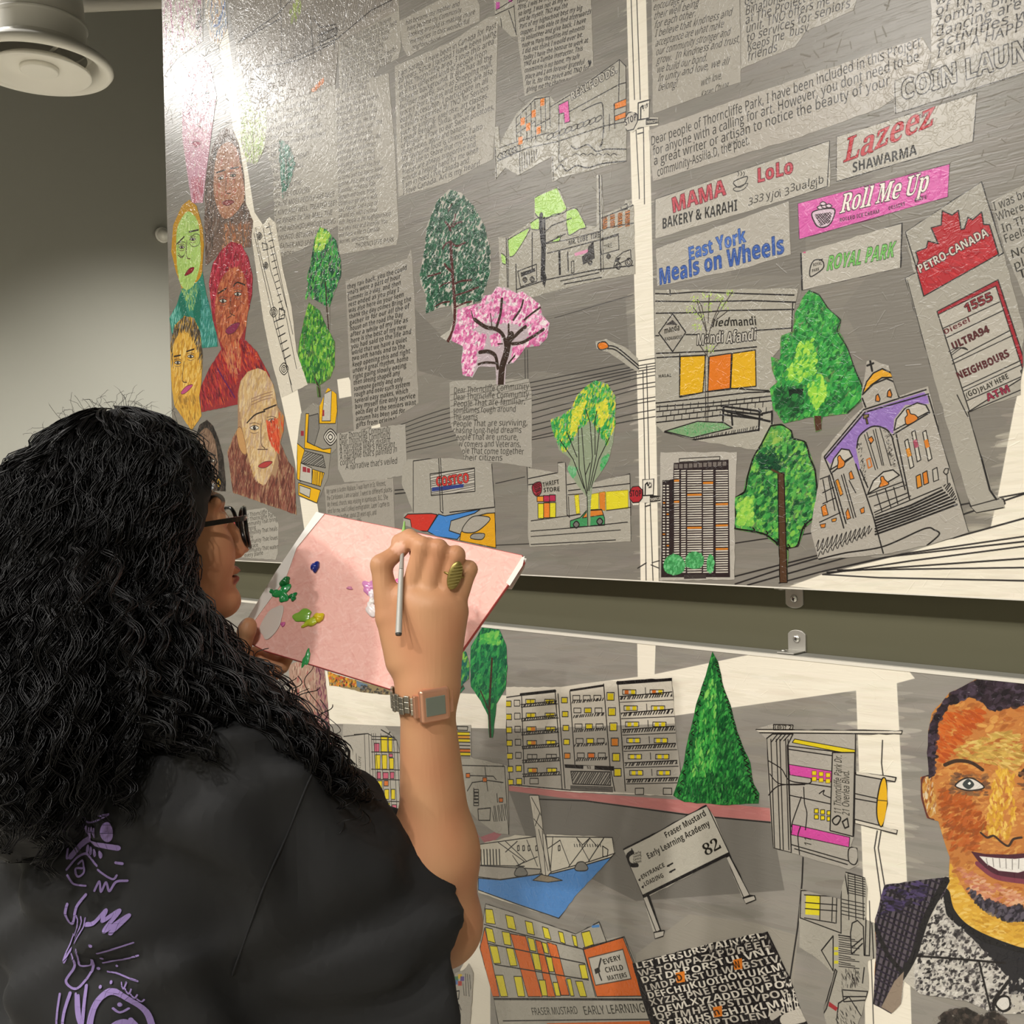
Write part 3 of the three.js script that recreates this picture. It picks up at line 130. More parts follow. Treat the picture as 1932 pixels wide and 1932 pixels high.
["U","painted_picture","thrift store street drawing with a green car and yellow windows",79,[5532,803,296,-46,2,74,75,-3,15,-74,258,-77,311,53,9,-463,-62,-1,-902,-52,-17,86],[["s",11,7.2,[5530,722,298,35,1,71,77,4,6,-382,23,-17]],["s",11,6.6,[5534,677,99,7]],["s",11,6.4,[5918,667,260,23,311,36]],["s",11,6.4,[5928,624,560,36]],["f",118,[5578,676,80,16,4,-72,-44,-30,-42,32],1],["s",17,6.6,[5578,676,80,16,4,-72,-44,-30,-42,32],1,1],["h",11,5.1,11.8,20,[5578,676,80,16,-2,-72,-38,-26]],["t",23,"b",5678,656,165,18,-4,33,"THRIFT",0.05],["t",23,"b",5684,616,164,8,-2,32,"STORE",0.05],["f",119,[5618,590,65,-1,-1,-40,-65,1]],["s",17,5.6,[5618,590,65,-1,-1,-40,-65,1],0,1],["f",120,[5683,594,60,-2,-1,-46,-60,2]],["s",17,5.6,[5683,594,60,-2,-1,-46,-60,2],0,1],["f",120,[5743,597,59,-1,0,-47,-60,1]],["s",17,5.6,[5743,597,59,-1,0,-47,-60,1],0,1],["f",121,[5626,536,58,0,-4,-111,-56,1]],["s",17,5.6,[5626,536,58,0,-4,-111,-56,1],0,1],["f",122,[5684,540,60,0,-3,-110,-60,0]],["s",17,5.6,[5684,540,60,0,-3,-110,-60,0],0,1],["f",121,[5744,541,60,-1,-4,-108,-59,0]],["s",17,5.6,[5744,541,60,-1,-4,-108,-59,0],0,1],["f",121,[5985,588,40,6,8,-132,-34,-4]],["s",123,4,[5985,588,40,6,8,-132,-34,-4],0,1],["f",121,[6143,594,66,8,-3,-111,-77,-8]],["s",123,3.8,[6143,594,66,8,-3,-111,-77,-8],0,1],["f",124,[6214,604,55,6,-3,-132,-49,8]],["s",123,3.8,[6214,604,55,6,-3,-132,-49,8],0,1],["f",121,[6274,608,196,8,-2,-124,-192,-10]],["s",123,3.8,[6274,608,196,8,-2,-124,-192,-10],0,1],["s",11,6,[5922,594,143,5]],["s",11,6,[5928,580,2,-138,108,12]],["f",125,[5940,407,98,25,63,52,133,2,25,-62,-1,-47,-319,-17]],["s",17,6.4,[5940,407,98,25,63,52,133,2,25,-62,-1,-47,-319,-17],0,1],["f",124,[6054,428,52,51,128,5,15,-36]],["s",17,4.9,[6054,428,52,51,128,5,15,-36],0,1],["f",126,[5968,381,30,24,27,-24,-29,-24],1],["s",17,8.8,[5968,381,30,24,27,-24,-29,-24],1,1],["f",126,[6188,402,28,24,26,-24,-28,-23],1],["s",17,8.7,[6188,402,28,24,26,-24,-28,-23],1,1],["s",11,6.2,[5552,408,360,34,115,12]],["s",11,6.2,[5549,331,384,24,527,43]],["s",11,6.2,[5548,291,848,53]],["s",11,6.2,[5546,232,806,43]],["s",11,5.6,[6489,726,-1,-459]],["s",11,5.8,[6276,478,228,22]]]],
["U","painted_tree","feathery green and yellow tree above the thrift store",137,[6197,1388,107,-31,73,-97,-5,-182,-24,-132,-46,-122,-68,-81,-78,-82,-14,-85,-16,-204,-28,0,0,205,-144,149,-32,54,36,68,-114,74,-67,162,-10,62,119,26,82,36,59,90,91,60],[["d",[127,128,129,130,131,132],1178,29,2.2,70,[6196,1384,108,-31,68,-93,0,-182,-78,-145,-95,123,-42,70,-113,-60,-142,-164,-58,55,-67,127,-5,56,114,28,82,40,59,90,91,60]],["d",[133,134],76,25.9,1.6,60,[5922,797,91,-21,-25,-59,-56,19]],["d",[127,133],57,25.1,1.6,60,[6226,827,77,39,-13,-66,-55,-40]],["d",[135,136],209,25.6,2,60,[5990,1207,126,49,-36,-73,-59,-115,-70,-48]],["d",[135,136],152,25.1,2,60,[6203,1207,99,59,8,-134,-68,-79]],["s",11,6.8,[6104,372,0,205,-68,199,-4,290]],["s",11,6.8,[6104,602,-22,214,-16,248]],["s",11,6.8,[6110,620,51,236,-16,237,-42,105]],["s",11,6.8,[6122,620,72,234,38,200]],["s",11,6.8,[6077,638,-97,208,-123,145]],["s",11,6.8,[6144,644,72,192,100,146]],["s",11,6.8,[6091,730,47,84]],["s",11,6.8,[6016,862,-88,177]],["s",11,6.8,[6184,871,6,236,18,66]]]],
["U","painted_picture","warehouse store drawing with red and blue sign over parked cars",146,[4134,928,514,-12,497,-60,24,-343,4,-314,-697,89,-426,90,20,94,114,20,-138,232,21,156],[["s",11,7.5,[4192,482,14,428,322,16,150,8]],["s",11,6.9,[5145,846,24,-333]],["f",138,[4416,795,534,29,1,-183,-526,-24]],["s",17,7.4,[4416,795,534,29,1,-183,-526,-24],0,1],["h",11,4.5,17.4,6,[4416,795,534,29,1,-183,-526,-24]],["t",139,"b",4489,690,398,26,-4,72,"COSTCO",0.05,140,5.2],["f",141,[4435,683,389,19,-8,-28,-382,-24]],["f",142,[4068,436,50,31,302,3,76,-10,-128,-137,-198,6,-21,91]],["s",17,7.6,[4068,436,50,31,302,3,76,-10,-128,-137,-198,6,-21,91],0,1],["f",143,[4368,323,144,141,76,-15,422,51,-72,-33,-277,-58,-25,-79,139,-30,-45,-40,-254,23]],["s",17,7.4,[4368,323,144,141,76,-15,422,51,-72,-33,-277,-58,-25,-79,139,-30,-45,-40,-254,23],0,1],["f",144,[4776,316,133,122,169,28,90,4,5,-271,-414,52]],["s",17,7.2,[4776,316,133,122,169,28,90,4,5,-271,-414,52],0,1],["f",76,[4790,330,119,108,169,4,26,-34,-156,-86],1],["s",17,7.2,[4790,330,119,108,169,4,26,-34,-156,-86],1,1],["f",145,[4890,272,30,34,126,2,-30,-44],1],["s",17,6.6,[4890,272,30,34,126,2,-30,-44],1,1],["s",11,8.4,[4478,1306,50,-380,8,-436,30,-20]],["s",11,8.4,[4509,1304,41,-378,16,-446]],["s",11,8.4,[4648,478,514,35]]]],
["U","painted_taxi","yellow and grey taxi cab painted standing on end",153,[3012,1633,132,-69,4,-156,-22,-336,-98,-51,-48,-213,-82,-100,-104,-136,-304,74,-24,178,24,328,74,277,207,88,99,-42],[["f",147,[2934,1618,98,18,112,-72,4,-156,-33,-110,-252,17,7,183]],["s",17,6.4,[2934,1618,98,18,112,-72,4,-156,-33,-110,-252,17,7,183],0,1],["f",148,[2952,1582,118,23,-30,-279,-136,9]],["s",17,6.3,[2952,1582,118,23,-30,-279,-136,9],0,1],["f",147,[2646,1423,50,-4,-40,-264,256,-83,128,5,-12,-50,-416,72]],["s",17,6.4,[2646,1423,50,-4,-40,-264,256,-83,128,5,-12,-50,-416,72],0,1],["f",149,[2696,1396,151,12,14,-138,-86,-156,-109,40]],["s",17,6.4,[2696,1396,151,12,14,-138,-86,-156,-109,40],0,1],["f",147,[2490,1152,122,-64,-74,-302,-62,26]],["s",17,6.6,[2490,1152,122,-64,-74,-302,-62,26],0,1],["f",150,[2611,1076,299,-60,35,-116,-401,62]],["s",17,6.5,[2611,1076,299,-60,35,-116,-401,62],0,1],["f",148,[2544,962,182,-54,-6,-150,-203,40]],["s",17,6.6,[2544,962,182,-54,-6,-150,-203,40],0,1],["f",147,[2736,896,188,-41,-64,-124,-140,27]],["s",17,6.4,[2736,896,188,-41,-64,-124,-140,27],0,1],["f",147,[2495,776,363,-79,-64,-119,-304,80]],["s",17,6.6,[2495,776,363,-79,-64,-119,-304,80],0,1],["f",148,[2515,752,183,-40,-23,-81,-163,50]],["s",17,6.6,[2515,752,183,-40,-23,-81,-163,50],0,1],["f",151,[2929,1186,107,68,101,-81,-106,-69],1],["s",17,10.2,[2929,1186,107,68,101,-81,-106,-69],1,1],["s",17,10.2,[2960,1184,76,47,70,-56,-74,-48],1,1],["s",17,10.1,[2999,1181,35,23,34,-27,-35,-23],1,1],["f",152,[2557,1266,51,-4,-2,-46,-51,3]],["f",152,[2574,926,62,-8,-2,-47,-62,8]],["f",152,[2646,911,50,-7,-2,-41,-50,7]],["f",152,[2917,1436,29,-2,-2,-56,-29,2]],["h",11,5.8,20,20,[2631,1063,279,-47,35,-116,-401,62]],["h",11,5.8,19.8,80,[2726,885,178,-29,-44,-125,-140,27]]]],
["U","painted_picture","pale strip of lorries drawn on end along the road band",154,[1744,3349,218,-19,138,56,106,-82,110,-474,134,-376,66,-432,172,-332,-445,-80,-160,366,-139,431],[["s",17,8.8,[1865,3245,49,25,46,-44,-49,-24],1,1],["s",17,8.8,[1884,3242,30,14,27,-26,-29,-14],1,1],["s",17,8.8,[1901,3238,12,6,11,-10,-12,-7],1,1],["s",17,8.8,[1966,2934,48,25,45,-42,-48,-25],1,1],["s",17,8.8,[1984,2930,30,16,26,-26,-28,-15],1,1],["s",17,8.8,[2000,2927,12,7,12,-11,-12,-7],1,1],["s",17,8.7,[2070,2462,69,38,63,-58,-68,-38],1,1],["s",17,8.7,[2097,2458,41,23,38,-35,-40,-22],1,1],["s",17,8.7,[2120,2454,17,10,16,-14,-17,-10],1,1],["s",17,8.6,[2216,1890,80,48,74,-64,-79,-49],1,1],["s",17,8.6,[2247,1886,48,30,45,-39,-48,-29],1,1],["s",17,8.6,[2274,1884,20,12,19,-16,-20,-12],1,1],["s",11,7.5,[1812,3286,112,-327,219,-616,276,-628]],["s",11,7.4,[1984,3300,115,-432,261,-520,149,-489]],["s",11,7.4,[2086,3328,204,-612,170,-522]],["s",11,7.4,[2110,3106,256,-640]],["s",11,7.4,[1848,3328,38,-179,203,-521,272,-777,75,-220]],["s",11,8,[2040,3290,88,0]],["s",11,8,[2056,3220,87,0]],["s",11,8,[2074,3150,84,2]],["s",11,8,[2090,3080,82,2]],["s",11,8,[2108,3010,79,4]],["s",11,8,[2124,2942,78,4]],["s",11,8,[2142,2872,74,5]],["s",11,8,[2158,2804,73,5]],["s",11,8,[2175,2734,71,7]],["s",11,8,[2192,2666,68,7]],["s",11,8,[2209,2598,65,7]],["s",11,8,[2226,2529,63,9]],["s",11,8,[2242,2461,61,9]],["s",11,8,[2259,2392,59,10]],["s",11,10.7,[2144,2355,132,17]],["s",11,10.6,[2176,2278,126,20]],["s",11,10.6,[2208,2202,122,20]],["s",11,10.6,[2239,2126,117,22]],["s",11,10.6,[2270,2052,113,22]],["s",11,10.6,[2302,1976,108,24]],["s",17,8.8,[1955,3160,89,-28,20,-53,-90,5],0,1],["s",17,10,[2236,2474,96,-38,-14,-70,-86,0],0,1],["d",[17],12,14.2,2.0,90,[2215,2488,129,-18,-5,-118,-129,18]]]],
["U","painted_picture","grey pencil sketch of a bench and footbridge railings",162,[1418,5742,1243,-248,1493,-468,-26,-343,-826,7,-78,-354,-1354,144,-276,559],[["s",155,10.9,[1654,5259,635,19,366,70]],["s",155,10.9,[1603,5249,776,-28]],["s",155,10.4,[2386,5395,-4,-553]],["s",155,10,[2870,5066,35,-401]],["s",155,10,[2920,5030,104,-114,164,-36,80,-18]],["s",155,9.9,[2980,4854,296,-23,-3,-65,-279,16]],["s",155,9.9,[3019,4774,3,-112]],["s",155,9.8,[3224,4754,12,-100]],["s",155,9.7,[3304,4736,466,72,290,-12]],["s",155,10.8,[1888,4894,742,-156,608,-27]],["s",155,10.3,[2452,4794,852,-67]],["h",156,5.2,29.9,70,[2374,5096,950,152,816,-216,-46,-293,-788,44,-675,-21]],["h",157,4.7,25.8,40,[1888,4894,1010,26,74,-266,-905,-126]],["h",155,5,14.3,25,[2982,4892,294,-52,-3,-74,-279,25]],["d",[158,159],18,59.3,2.0,90,[2472,5264,224,20,38,-161,-179,-37]],["f",160,[2624,4367,96,11,-4,-102,-96,2]],["f",161,[2860,4406,43,6,7,-40,-44,-26]],["f",161,[2912,4420,42,6,8,-40,-44,-26]],["f",161,[2964,4434,42,6,6,-40,-42,-26]],["f",161,[3014,4447,42,7,7,-41,-43,-25]]]],
["U","painted_picture","scrap of a magenta window pylon drawing",79,[5275,4360,215,22,33,-384,-71,24,-165,174],[["f",163,[5297,4336,40,-14,-2,-54,-39,14]],["f",163,[5433,4328,39,-14,-2,-39,-38,13]],["s",11,6.2,[5288,4244,198,-6]],["s",11,6.1,[5430,4226,77,-207]],["s",11,6,[5486,4246,16,-210]],["s",11,6.2,[5344,4196,14,-104]],["s",11,6.2,[5296,4274,180,14]]]],
["U","painted_picture","food store street drawing with orange and pink windows",79,[5367,3332,119,108,194,73,146,-35,56,-64,261,48,325,72,55,-62,-11,-638,-602,32,-75,-14,-6,184,-333,-55,-137,90,-109,-65,6,398,42,-3,8,-151],[["s",11,6.4,[5823,3392,207,34,438,104]],["s",11,6.3,[6006,3309,458,56,56,-5]],["s",11,6,[6468,3530,-12,-274]],["s",11,6,[6468,3534,55,-65]],["s",11,6,[6523,3469,-5,-378]],["s",11,6.6,[5485,3407,193,86,147,-23,-1,-212]],["s",11,6.6,[5485,3407,1,-179]],["s",11,6.4,[5678,3493,2,-317]],["s",11,6.6,[5483,3350,193,60]],["s",11,6.6,[5482,3294,192,36]],["s",11,6.6,[5531,3418,-1,-202]],["s",11,6.6,[5588,3451,4,-243]],["s",11,6.5,[5640,3476,-3,-280]],["s",11,6.4,[5734,3482,4,-240]],["s",11,6.4,[5782,3475,-1,-229]],["s",11,6.5,[5684,3296,142,16]],["s",11,6.7,[5305,3234,197,-2,310,-18]],["s",11,6.8,[5278,3140,313,20,305,-32,427,-6,191,-22]],["s",11,6.4,[5914,3382,-12,-404]],["s",11,6.4,[5913,2976,63,14]],["s",11,6.1,[6317,3266,5,-189]],["s",11,6.4,[5840,3040,6,-174]],["s",11,6.8,[5258,3246,4,-243]],["s",11,6,[6373,3190,-3,-111]],["s",11,6,[6413,3246,5,-165]],["s",11,6.1,[6310,3012,-20,-24]],["t",164,"b",6028,3384,423,66,-8,54,"REALFOODS.",0.05,17,4.8],["f",165,[5733,3478,41,-3,-1,-53,-41,2]],["f",165,[5644,3419,42,-2,-2,-53,-42,1]],["f",165,[5530,3394,43,-2,-1,-54,-44,2]],["f",165,[5585,3339,43,-2,-2,-53,-42,0]],["f",165,[5690,3286,41,-2,-1,-52,-42,0]],["f",165,[5504,3260,42,-2,-1,-54,-43,0]],["f",166,[5908,3384,95,8,11,-155,-52,3,-3,74,-47,6]],["s",17,5.8,[5908,3384,95,8,11,-155,-52,3,-3,74,-47,6],0,1],["f",165,[6418,3249,104,3,-1,-48,-101,4]],["s",17,5.1,[6418,3249,104,3,-1,-48,-101,4],0,1],["f",165,[6418,3163,97,3,-1,-37,-94,0]],["s",17,5.1,[6418,3163,97,3,-1,-37,-94,0],0,1],["s",11,7.2,[6128,3282,140,10,48,-33,-5,-209,-31,-60],1,0],["s",17,6.4,[5790,3188,28,12,32,0,4,-22,-54,-13],1,1],["s",17,6.4,[5850,3188,26,12,32,0,5,-22,-53,-12],1,1],["s",17,6.4,[5908,3188,27,12,31,0,5,-21,-53,-13],1,1],["s",17,6.3,[5966,3188,26,12,32,0,4,-21,-52,-13],1,1],["s",17,6.2,[6023,3188,27,12,30,0,4,-21,-51,-13],1,1],["s",17,6.2,[6080,3188,26,12,30,0,4,-21,-50,-13],1,1],["s",17,6.2,[6136,3188,26,12,30,0,4,-20,-50,-14],1,1],["s",17,6.2,[6191,3188,25,12,30,0,4,-20,-50,-14],1,1],["s",17,6.2,[6246,3188,25,12,29,0,4,-20,-49,-13],1,1],["s",17,6.8,[5279,3165,25,27,29,-8,-7,-39],1,1],["s",17,6.7,[5317,3168,25,26,28,-8,-6,-38],1,1],["s",17,6.7,[5355,3170,24,26,29,-8,-7,-38],1,1],["s",17,6.6,[5392,3172,24,26,29,-8,-7,-38],1,1],["s",17,6.6,[5430,3174,24,26,28,-8,-7,-38],1,1],["s",17,6.6,[5466,3176,24,26,28,-8,-6,-38],1,1],["s",11,6.1,[5512,3140,0,-147]],["s",11,6,[5536,3138,1,-134]],["s",11,6,[5561,3136,1,-122]],["s",11,6,[5586,3135,1,-111]],["s",11,6,[5610,3134,2,-100]],["s",11,6,[5635,3132,2,-88]],["s",11,6,[5660,3131,2,-77]],["s",11,6,[5684,3130,2,-66]],["s",11,8.8,[5869,2931,54,26,51,-59,94,16,100,-40,148,-6,191,-32],1,0],["s",11,7.8,[6020,3065,50,-36,102,5,78,-66,88,-8,171,-44],1,0],["s",11,5.3,[6028,2993,32,8,30,-19],1,0],["s",11,5.3,[6100,2975,30,8,30,-19],1,0],["s",11,5.2,[6170,2958,30,7,30,-19],1,0],["s",11,5.2,[6240,2940,29,8,29,-19],1,0],["s",11,5.2,[6308,2923,30,7,28,-18],1,0],["s",11,5.2,[6376,2906,28,8,28,-19],1,0]]],
["U","painted_picture","scrap with an orange street lamp on a bent pole",79,[6208,1658,98,4,168,-78,100,-85,8,-98,-70,40,-186,127,-108,38],[["f",167,[6228,1622,13,22,54,-1,31,-33,-22,-14,-54,0],1],["s",17,7.6,[6228,1622,13,22,54,-1,31,-33,-22,-14,-54,0],1,1],["s",11,8.5,[6322,1615,88,-31,183,-144],1,0],["s",11,8.5,[6318,1594,82,-26,202,-157],1,0]]],
["U","painted_sign","white stop sign and arrow poster on the upper pole",172,[6500,3118,38,44,70,-30,8,70,102,-10,-10,-120,74,-21,-2,-47,-157,29,-55,-21,-56,29],[["f",168,[6504,3117,30,36,46,-2,32,-35,-2,-43,-33,-42,-55,4,-26,40]],["s",17,7.4,[6504,3117,30,36,46,-2,32,-35,-2,-43,-33,-42,-55,4,-26,40],0,1],["t",169,"b",6506,3072,101,16,-7,44,"STOP",0.05],["f",170,[6620,3194,96,-6,-8,-118,-91,12]],["s",17,8.2,[6620,3194,96,-6,-8,-118,-91,12],0,1],["s",11,10,[6638,3084,3,75,15,7,4,-20]],["d",[17],22,8.6,2,60,[6656,3162,46,12,-5,-34,-33,-13]],["f",171,[6681,3073,98,-27,1,-31,-100,17]],["t",172,"b",6684,3040,93,-17,3,17,"THORNCLIFFE",0.05]]],
["U","painted_sign","red stop sign and arrow poster on the lower pole",172,[6478,603,30,37,56,2,27,-25,1,69,99,2,-8,-110,89,-13,-6,-35,-159,-2,-41,8,-10,-24,-46,0,-28,42],[["f",173,[6478,603,30,34,51,5,33,-29,-2,-53,-28,-28,-52,-3,-30,29]],["s",17,7.5,[6478,603,30,34,51,5,33,-29,-2,-53,-28,-28,-52,-3,-30,29],0,1],["t",169,"b",6485,570,100,4,-2,41,"STOP",0.05],["f",170,[6594,684,95,4,-6,-110,-87,-2]],["s",17,8.3,[6594,684,95,4,-6,-110,-87,-2],0,1],["s",11,10.2,[6614,584,4,66,16,12,5,-20]],["d",[17],22,9.7,2,60,[6634,658,40,11,-6,-40,-24,-7]],["f",171,[6653,576,109,-3,1,-34,-111,-9]],["t",172,"b",6656,539,103,8,-2,19,"THORNCLIFFE",0.05]]],
["U","painted_picture","restaurant front drawing with yellow and orange panels and a bench",79,[6728,1934,1040,-160,-30,-118,-18,-140,-126,-122,18,-174,-31,-70,17,-245,-24,-78,-82,4,-486,95,-233,64,-61,54],[["s",11,8.2,[6732,1908,98,-18,230,-22,322,-62,358,-66]],["s",11,8.2,[6732,1858,376,-61,342,-45,310,-57]],["s",11,8.2,[6734,1778,324,-43,212,-17,468,-62]],["s",11,8,[6966,1607,88,-11]],["s",11,7.5,[7484,1566,237,-18]],["s",11,8.2,[6726,1631,26,-3]],["s",11,8.2,[6728,1514,440,-37,314,-11]],["s",11,8.2,[6732,1485,386,-27]],["s",11,7.3,[7731,1696,-11,-180]],["s",11,8,[6848,1916,4,-37]],["s",11,8,[6916,1492,-8,-280]],["f",76,[6866,1756,100,-135,-106,-111,-108,136]],["s",17,8,[6866,1756,100,-135,-106,-111,-108,136],0,1],["f",174,[6808,1692,57,24,38,-37]],["t",23,"b",6796,1636,124,5,-2,40,"manda",0.15],["t",23,"b",6798,1589,142,-4,0,22,"HADRAMOUT",0.05],["f",175,[6920,1471,194,-15,-26,-234,-180,-6]],["s",17,7.1,[6920,1471,194,-15,-26,-234,-180,-6],0,1],["d",[175,176],30,14.2,5,5,[6920,1471,194,-15,-26,-234,-180,-6]],["f",177,[7142,1446,162,2,-14,-224,-165,1]],["s",17,7,[7142,1446,162,2,-14,-224,-165,1],0,1],["d",[177,178],30,13.8,5,5,[7142,1446,162,2,-14,-224,-165,1]],["f",175,[7311,1446,163,2,0,-221,-180,0]],["s",17,6.8,[7311,1446,163,2,0,-221,-180,0],0,1],["d",[175,176],30,13.6,5,5,[7311,1446,163,2,0,-221,-180,0]],["t",164,"b",7044,1534,438,-27,4,66,"Mandi Afandi",0.08,17,6.1],["t",23,"b",7299,1615,190,-16,-6,52,"mandi",0.05],["t",23,"b",7162,1630,129,-7,12,48,"lied",0.05],["t",23,"b",6742,1352,106,-4,0,20,"HALAL",0.05],["s",179,6.1,[7108,1010,1,440]],["s",179,6.1,[7120,1010,14,436]],["s",179,6.1,[7126,1448,-5,160,-62,196]],["s",179,6.1,[7132,1558,40,112,75,126]],["s",179,6.1,[7129,1606,-47,98,-57,71]],["s",179,6,[7146,1604,59,96,115,126]],["s",179,6.1,[7138,1661,12,171]],["s",179,6.1,[7122,1628,-30,144,-32,46]],["s",179,6.1,[7150,1466,67,60]],["s",179,6.1,[7118,1462,-56,76]],["s",179,6,[7172,1656,106,54]],["d",[180,181,182],24,9.8,2,50,[7010,1848,75,-6,-5,-51,-67,13]],["d",[180,181,182],24,9.7,2,50,[7098,1854,74,-4,-6,-51,-65,13]],["d",[180,181,182],24,9.6,2,50,[7188,1834,72,-5,-5,-51,-65,14]],["d",[180,181,182],24,9.6,2,50,[7268,1855,72,-5,-6,-50,-62,14]],["d",[180,181,182],24,9.8,2,50,[6970,1790,76,-4,-6,-52,-66,13]],["d",[180,181,182],24,9.6,2,50,[7218,1774,72,-4,-4,-51,-64,13]],["d",[180,181,182],24,9.7,2,50,[7096,1785,74,-4,-5,-51,-66,13]],["d",[180,181,182],24,9.8,2,50,[7028,1732,75,-4,-5,-51,-67,13]],["d",[180,181,182],24,9.7,2,50,[7106,1519,74,-2,-5,-51,-65,11]],["d",[180,181,182],24,9.8,2,50,[7018,1670,76,-3,-6,-51,-66,12]],["s",11,8,[6910,1209,202,17,186,4,262,-38]],["s",11,8.2,[6715,1186,363,2,322,6,182,-10]],["s",11,8.2,[6724,1160,436,-8,422,6]],["s",11,8.2,[6723,1130,880,-1]],["s",11,8.2,[6722,1094,518,11]],["s",11,8.2,[6721,1058,396,8,123,4]],["s",11,5,[6750,1168,-4,-31]],["s",11,5,[6776,1132,-4,-32]],["s",11,5,[6802,1095,-4,-31]],["s",11,5,[6812,1168,-4,-32]],["s",11,5,[6838,1131,-4,-31]],["s",11,5,[6864,1095,-5,-31]],["s",11,5,[6874,1167,-4,-31]],["s",11,4.9,[6899,1130,-4,-30]],["s",11,4.9,[6924,1094,-4,-30]],["s",11,4.9,[6934,1166,-4,-30]],["s",11,4.9,[6959,1130,-4,-30]],["s",11,4.8,[6984,1094,-4,-30]],["s",11,4.8,[6994,1166,-4,-31]],["s",11,4.8,[7018,1130,-4,-31]],["s",11,4.8,[7043,1094,-4,-30]],["s",11,4.8,[7053,1165,-4,-31]],["s",11,4.8,[7077,1130,-4,-31]],["s",11,4.8,[7101,1094,-4,-30]],["s",11,4.8,[7111,1164,-4,-30]],["s",11,4.8,[7135,1129,-4,-31]],["s",11,4.8,[7159,1094,-4,-30]],["s",11,4.8,[7168,1164,-4,-30]],["s",11,4.8,[7192,1128,-4,-30]],["s",11,4.8,[7216,1094,-4,-30]],["s",11,4.8,[7225,1163,-3,-30]],["s",11,4.8,[7248,1128,-4,-30]],["s",11,4.7,[7272,1094,-4,-30]],["s",11,4.7,[7282,1162,-4,-30]],["s",11,4.7,[7304,1128,-4,-30]],["s",11,4.7,[7328,1093,-4,-29]],["s",11,4.7,[7336,1162,-3,-30]],["s",11,4.6,[7360,1128,-4,-30]],["s",11,4.6,[7382,1093,-4,-29]],["s",11,4.6,[7392,1161,-4,-29]],["s",11,4.6,[7414,1127,-4,-29]],["s",11,4.6,[7436,1093,-4,-29]],["s",11,4.6,[7446,1160,-4,-28]],["s",11,4.6,[7468,1126,-4,-28]],["s",11,4.6,[7490,1092,-4,-28]],["s",11,4.6,[7498,1160,-3,-29]],["s",11,4.6,[7520,1126,-3,-29]],["s",11,4.6,[7542,1092,-3,-28]],["s",11,13,[7224,1126,280,-55]],["s",11,13,[7232,1098,280,-48]],["s",11,12.9,[7240,1070,271,-46]],["s",11,12.9,[7240,1118,-10,-116]],["s",11,12.6,[7497,1078,-10,-120]],["s",11,12.6,[7512,1057,68,8,-2,-73]],["s",11,12.8,[7296,1087,6,-83]],["s",11,12.9,[7264,1089,300,-83]],["f",183,[6786,996,256,47,196,-21,63,-38,-304,-44]],["s",17,7.2,[6786,996,256,47,196,-21,63,-38,-304,-44],0,1],["d",[184,185,186],160,11.4,3,90,[6844,992,198,44,180,-20,56,-30,-280,-35]],["s",11,10,[6782,989,215,-63,483,33]],["h",11,4.4,13.6,70,[7006,940,474,46,0,-24,-475,-44]]]],
["U","painted_tree","large bright green leafy tree left of the orange domed church",203,[7839,1756,62,-34,53,-85,80,-81,-15,-66,53,-101,49,-142,37,-85,-8,-79,-86,-67,-156,-8,-8,-76,-36,-10,-12,90,-193,-25,-72,97,-19,121,52,35,-36,76,-5,80,59,-27,10,143,80,16,16,108,52,82],[["d",[187,188,189,190,191,192],2470,29.4,1.7,60,[7839,1750,62,-35,50,-77,76,-84,-15,-64,56,-100,50,-143,34,-83,-8,-74,-80,-68,-156,-8,-70,-1,-172,-20,-72,91,-19,120,53,35,-36,76,-6,73,58,-26,11,143,80,15,17,115,51,76]],["d",[193,194,195,196],285,29.7,1.6,50,[7762,1446,99,20,11,-193,-100,-41,-122,31,82,89]],["d",[193,194,197],152,29.6,1.6,70,[7814,1195,85,62,53,-119,-85,-88]],["d",[198,199,200],228,30.2,1.6,40,[7619,1200,153,-1,25,-151,-130,-36,-65,91]],["f",201,[7692,1187,100,-3,-8,-38,-56,18,-30,-24]],["f",202,[7856,1018,45,-3,-1,-79,-36,-8]],["s",11,5.6,[7839,1750,62,-35,50,-77,76,-84,-15,-64,56,-100,50,-143,34,-83,-8,-74,-80,-68],1,0]]],
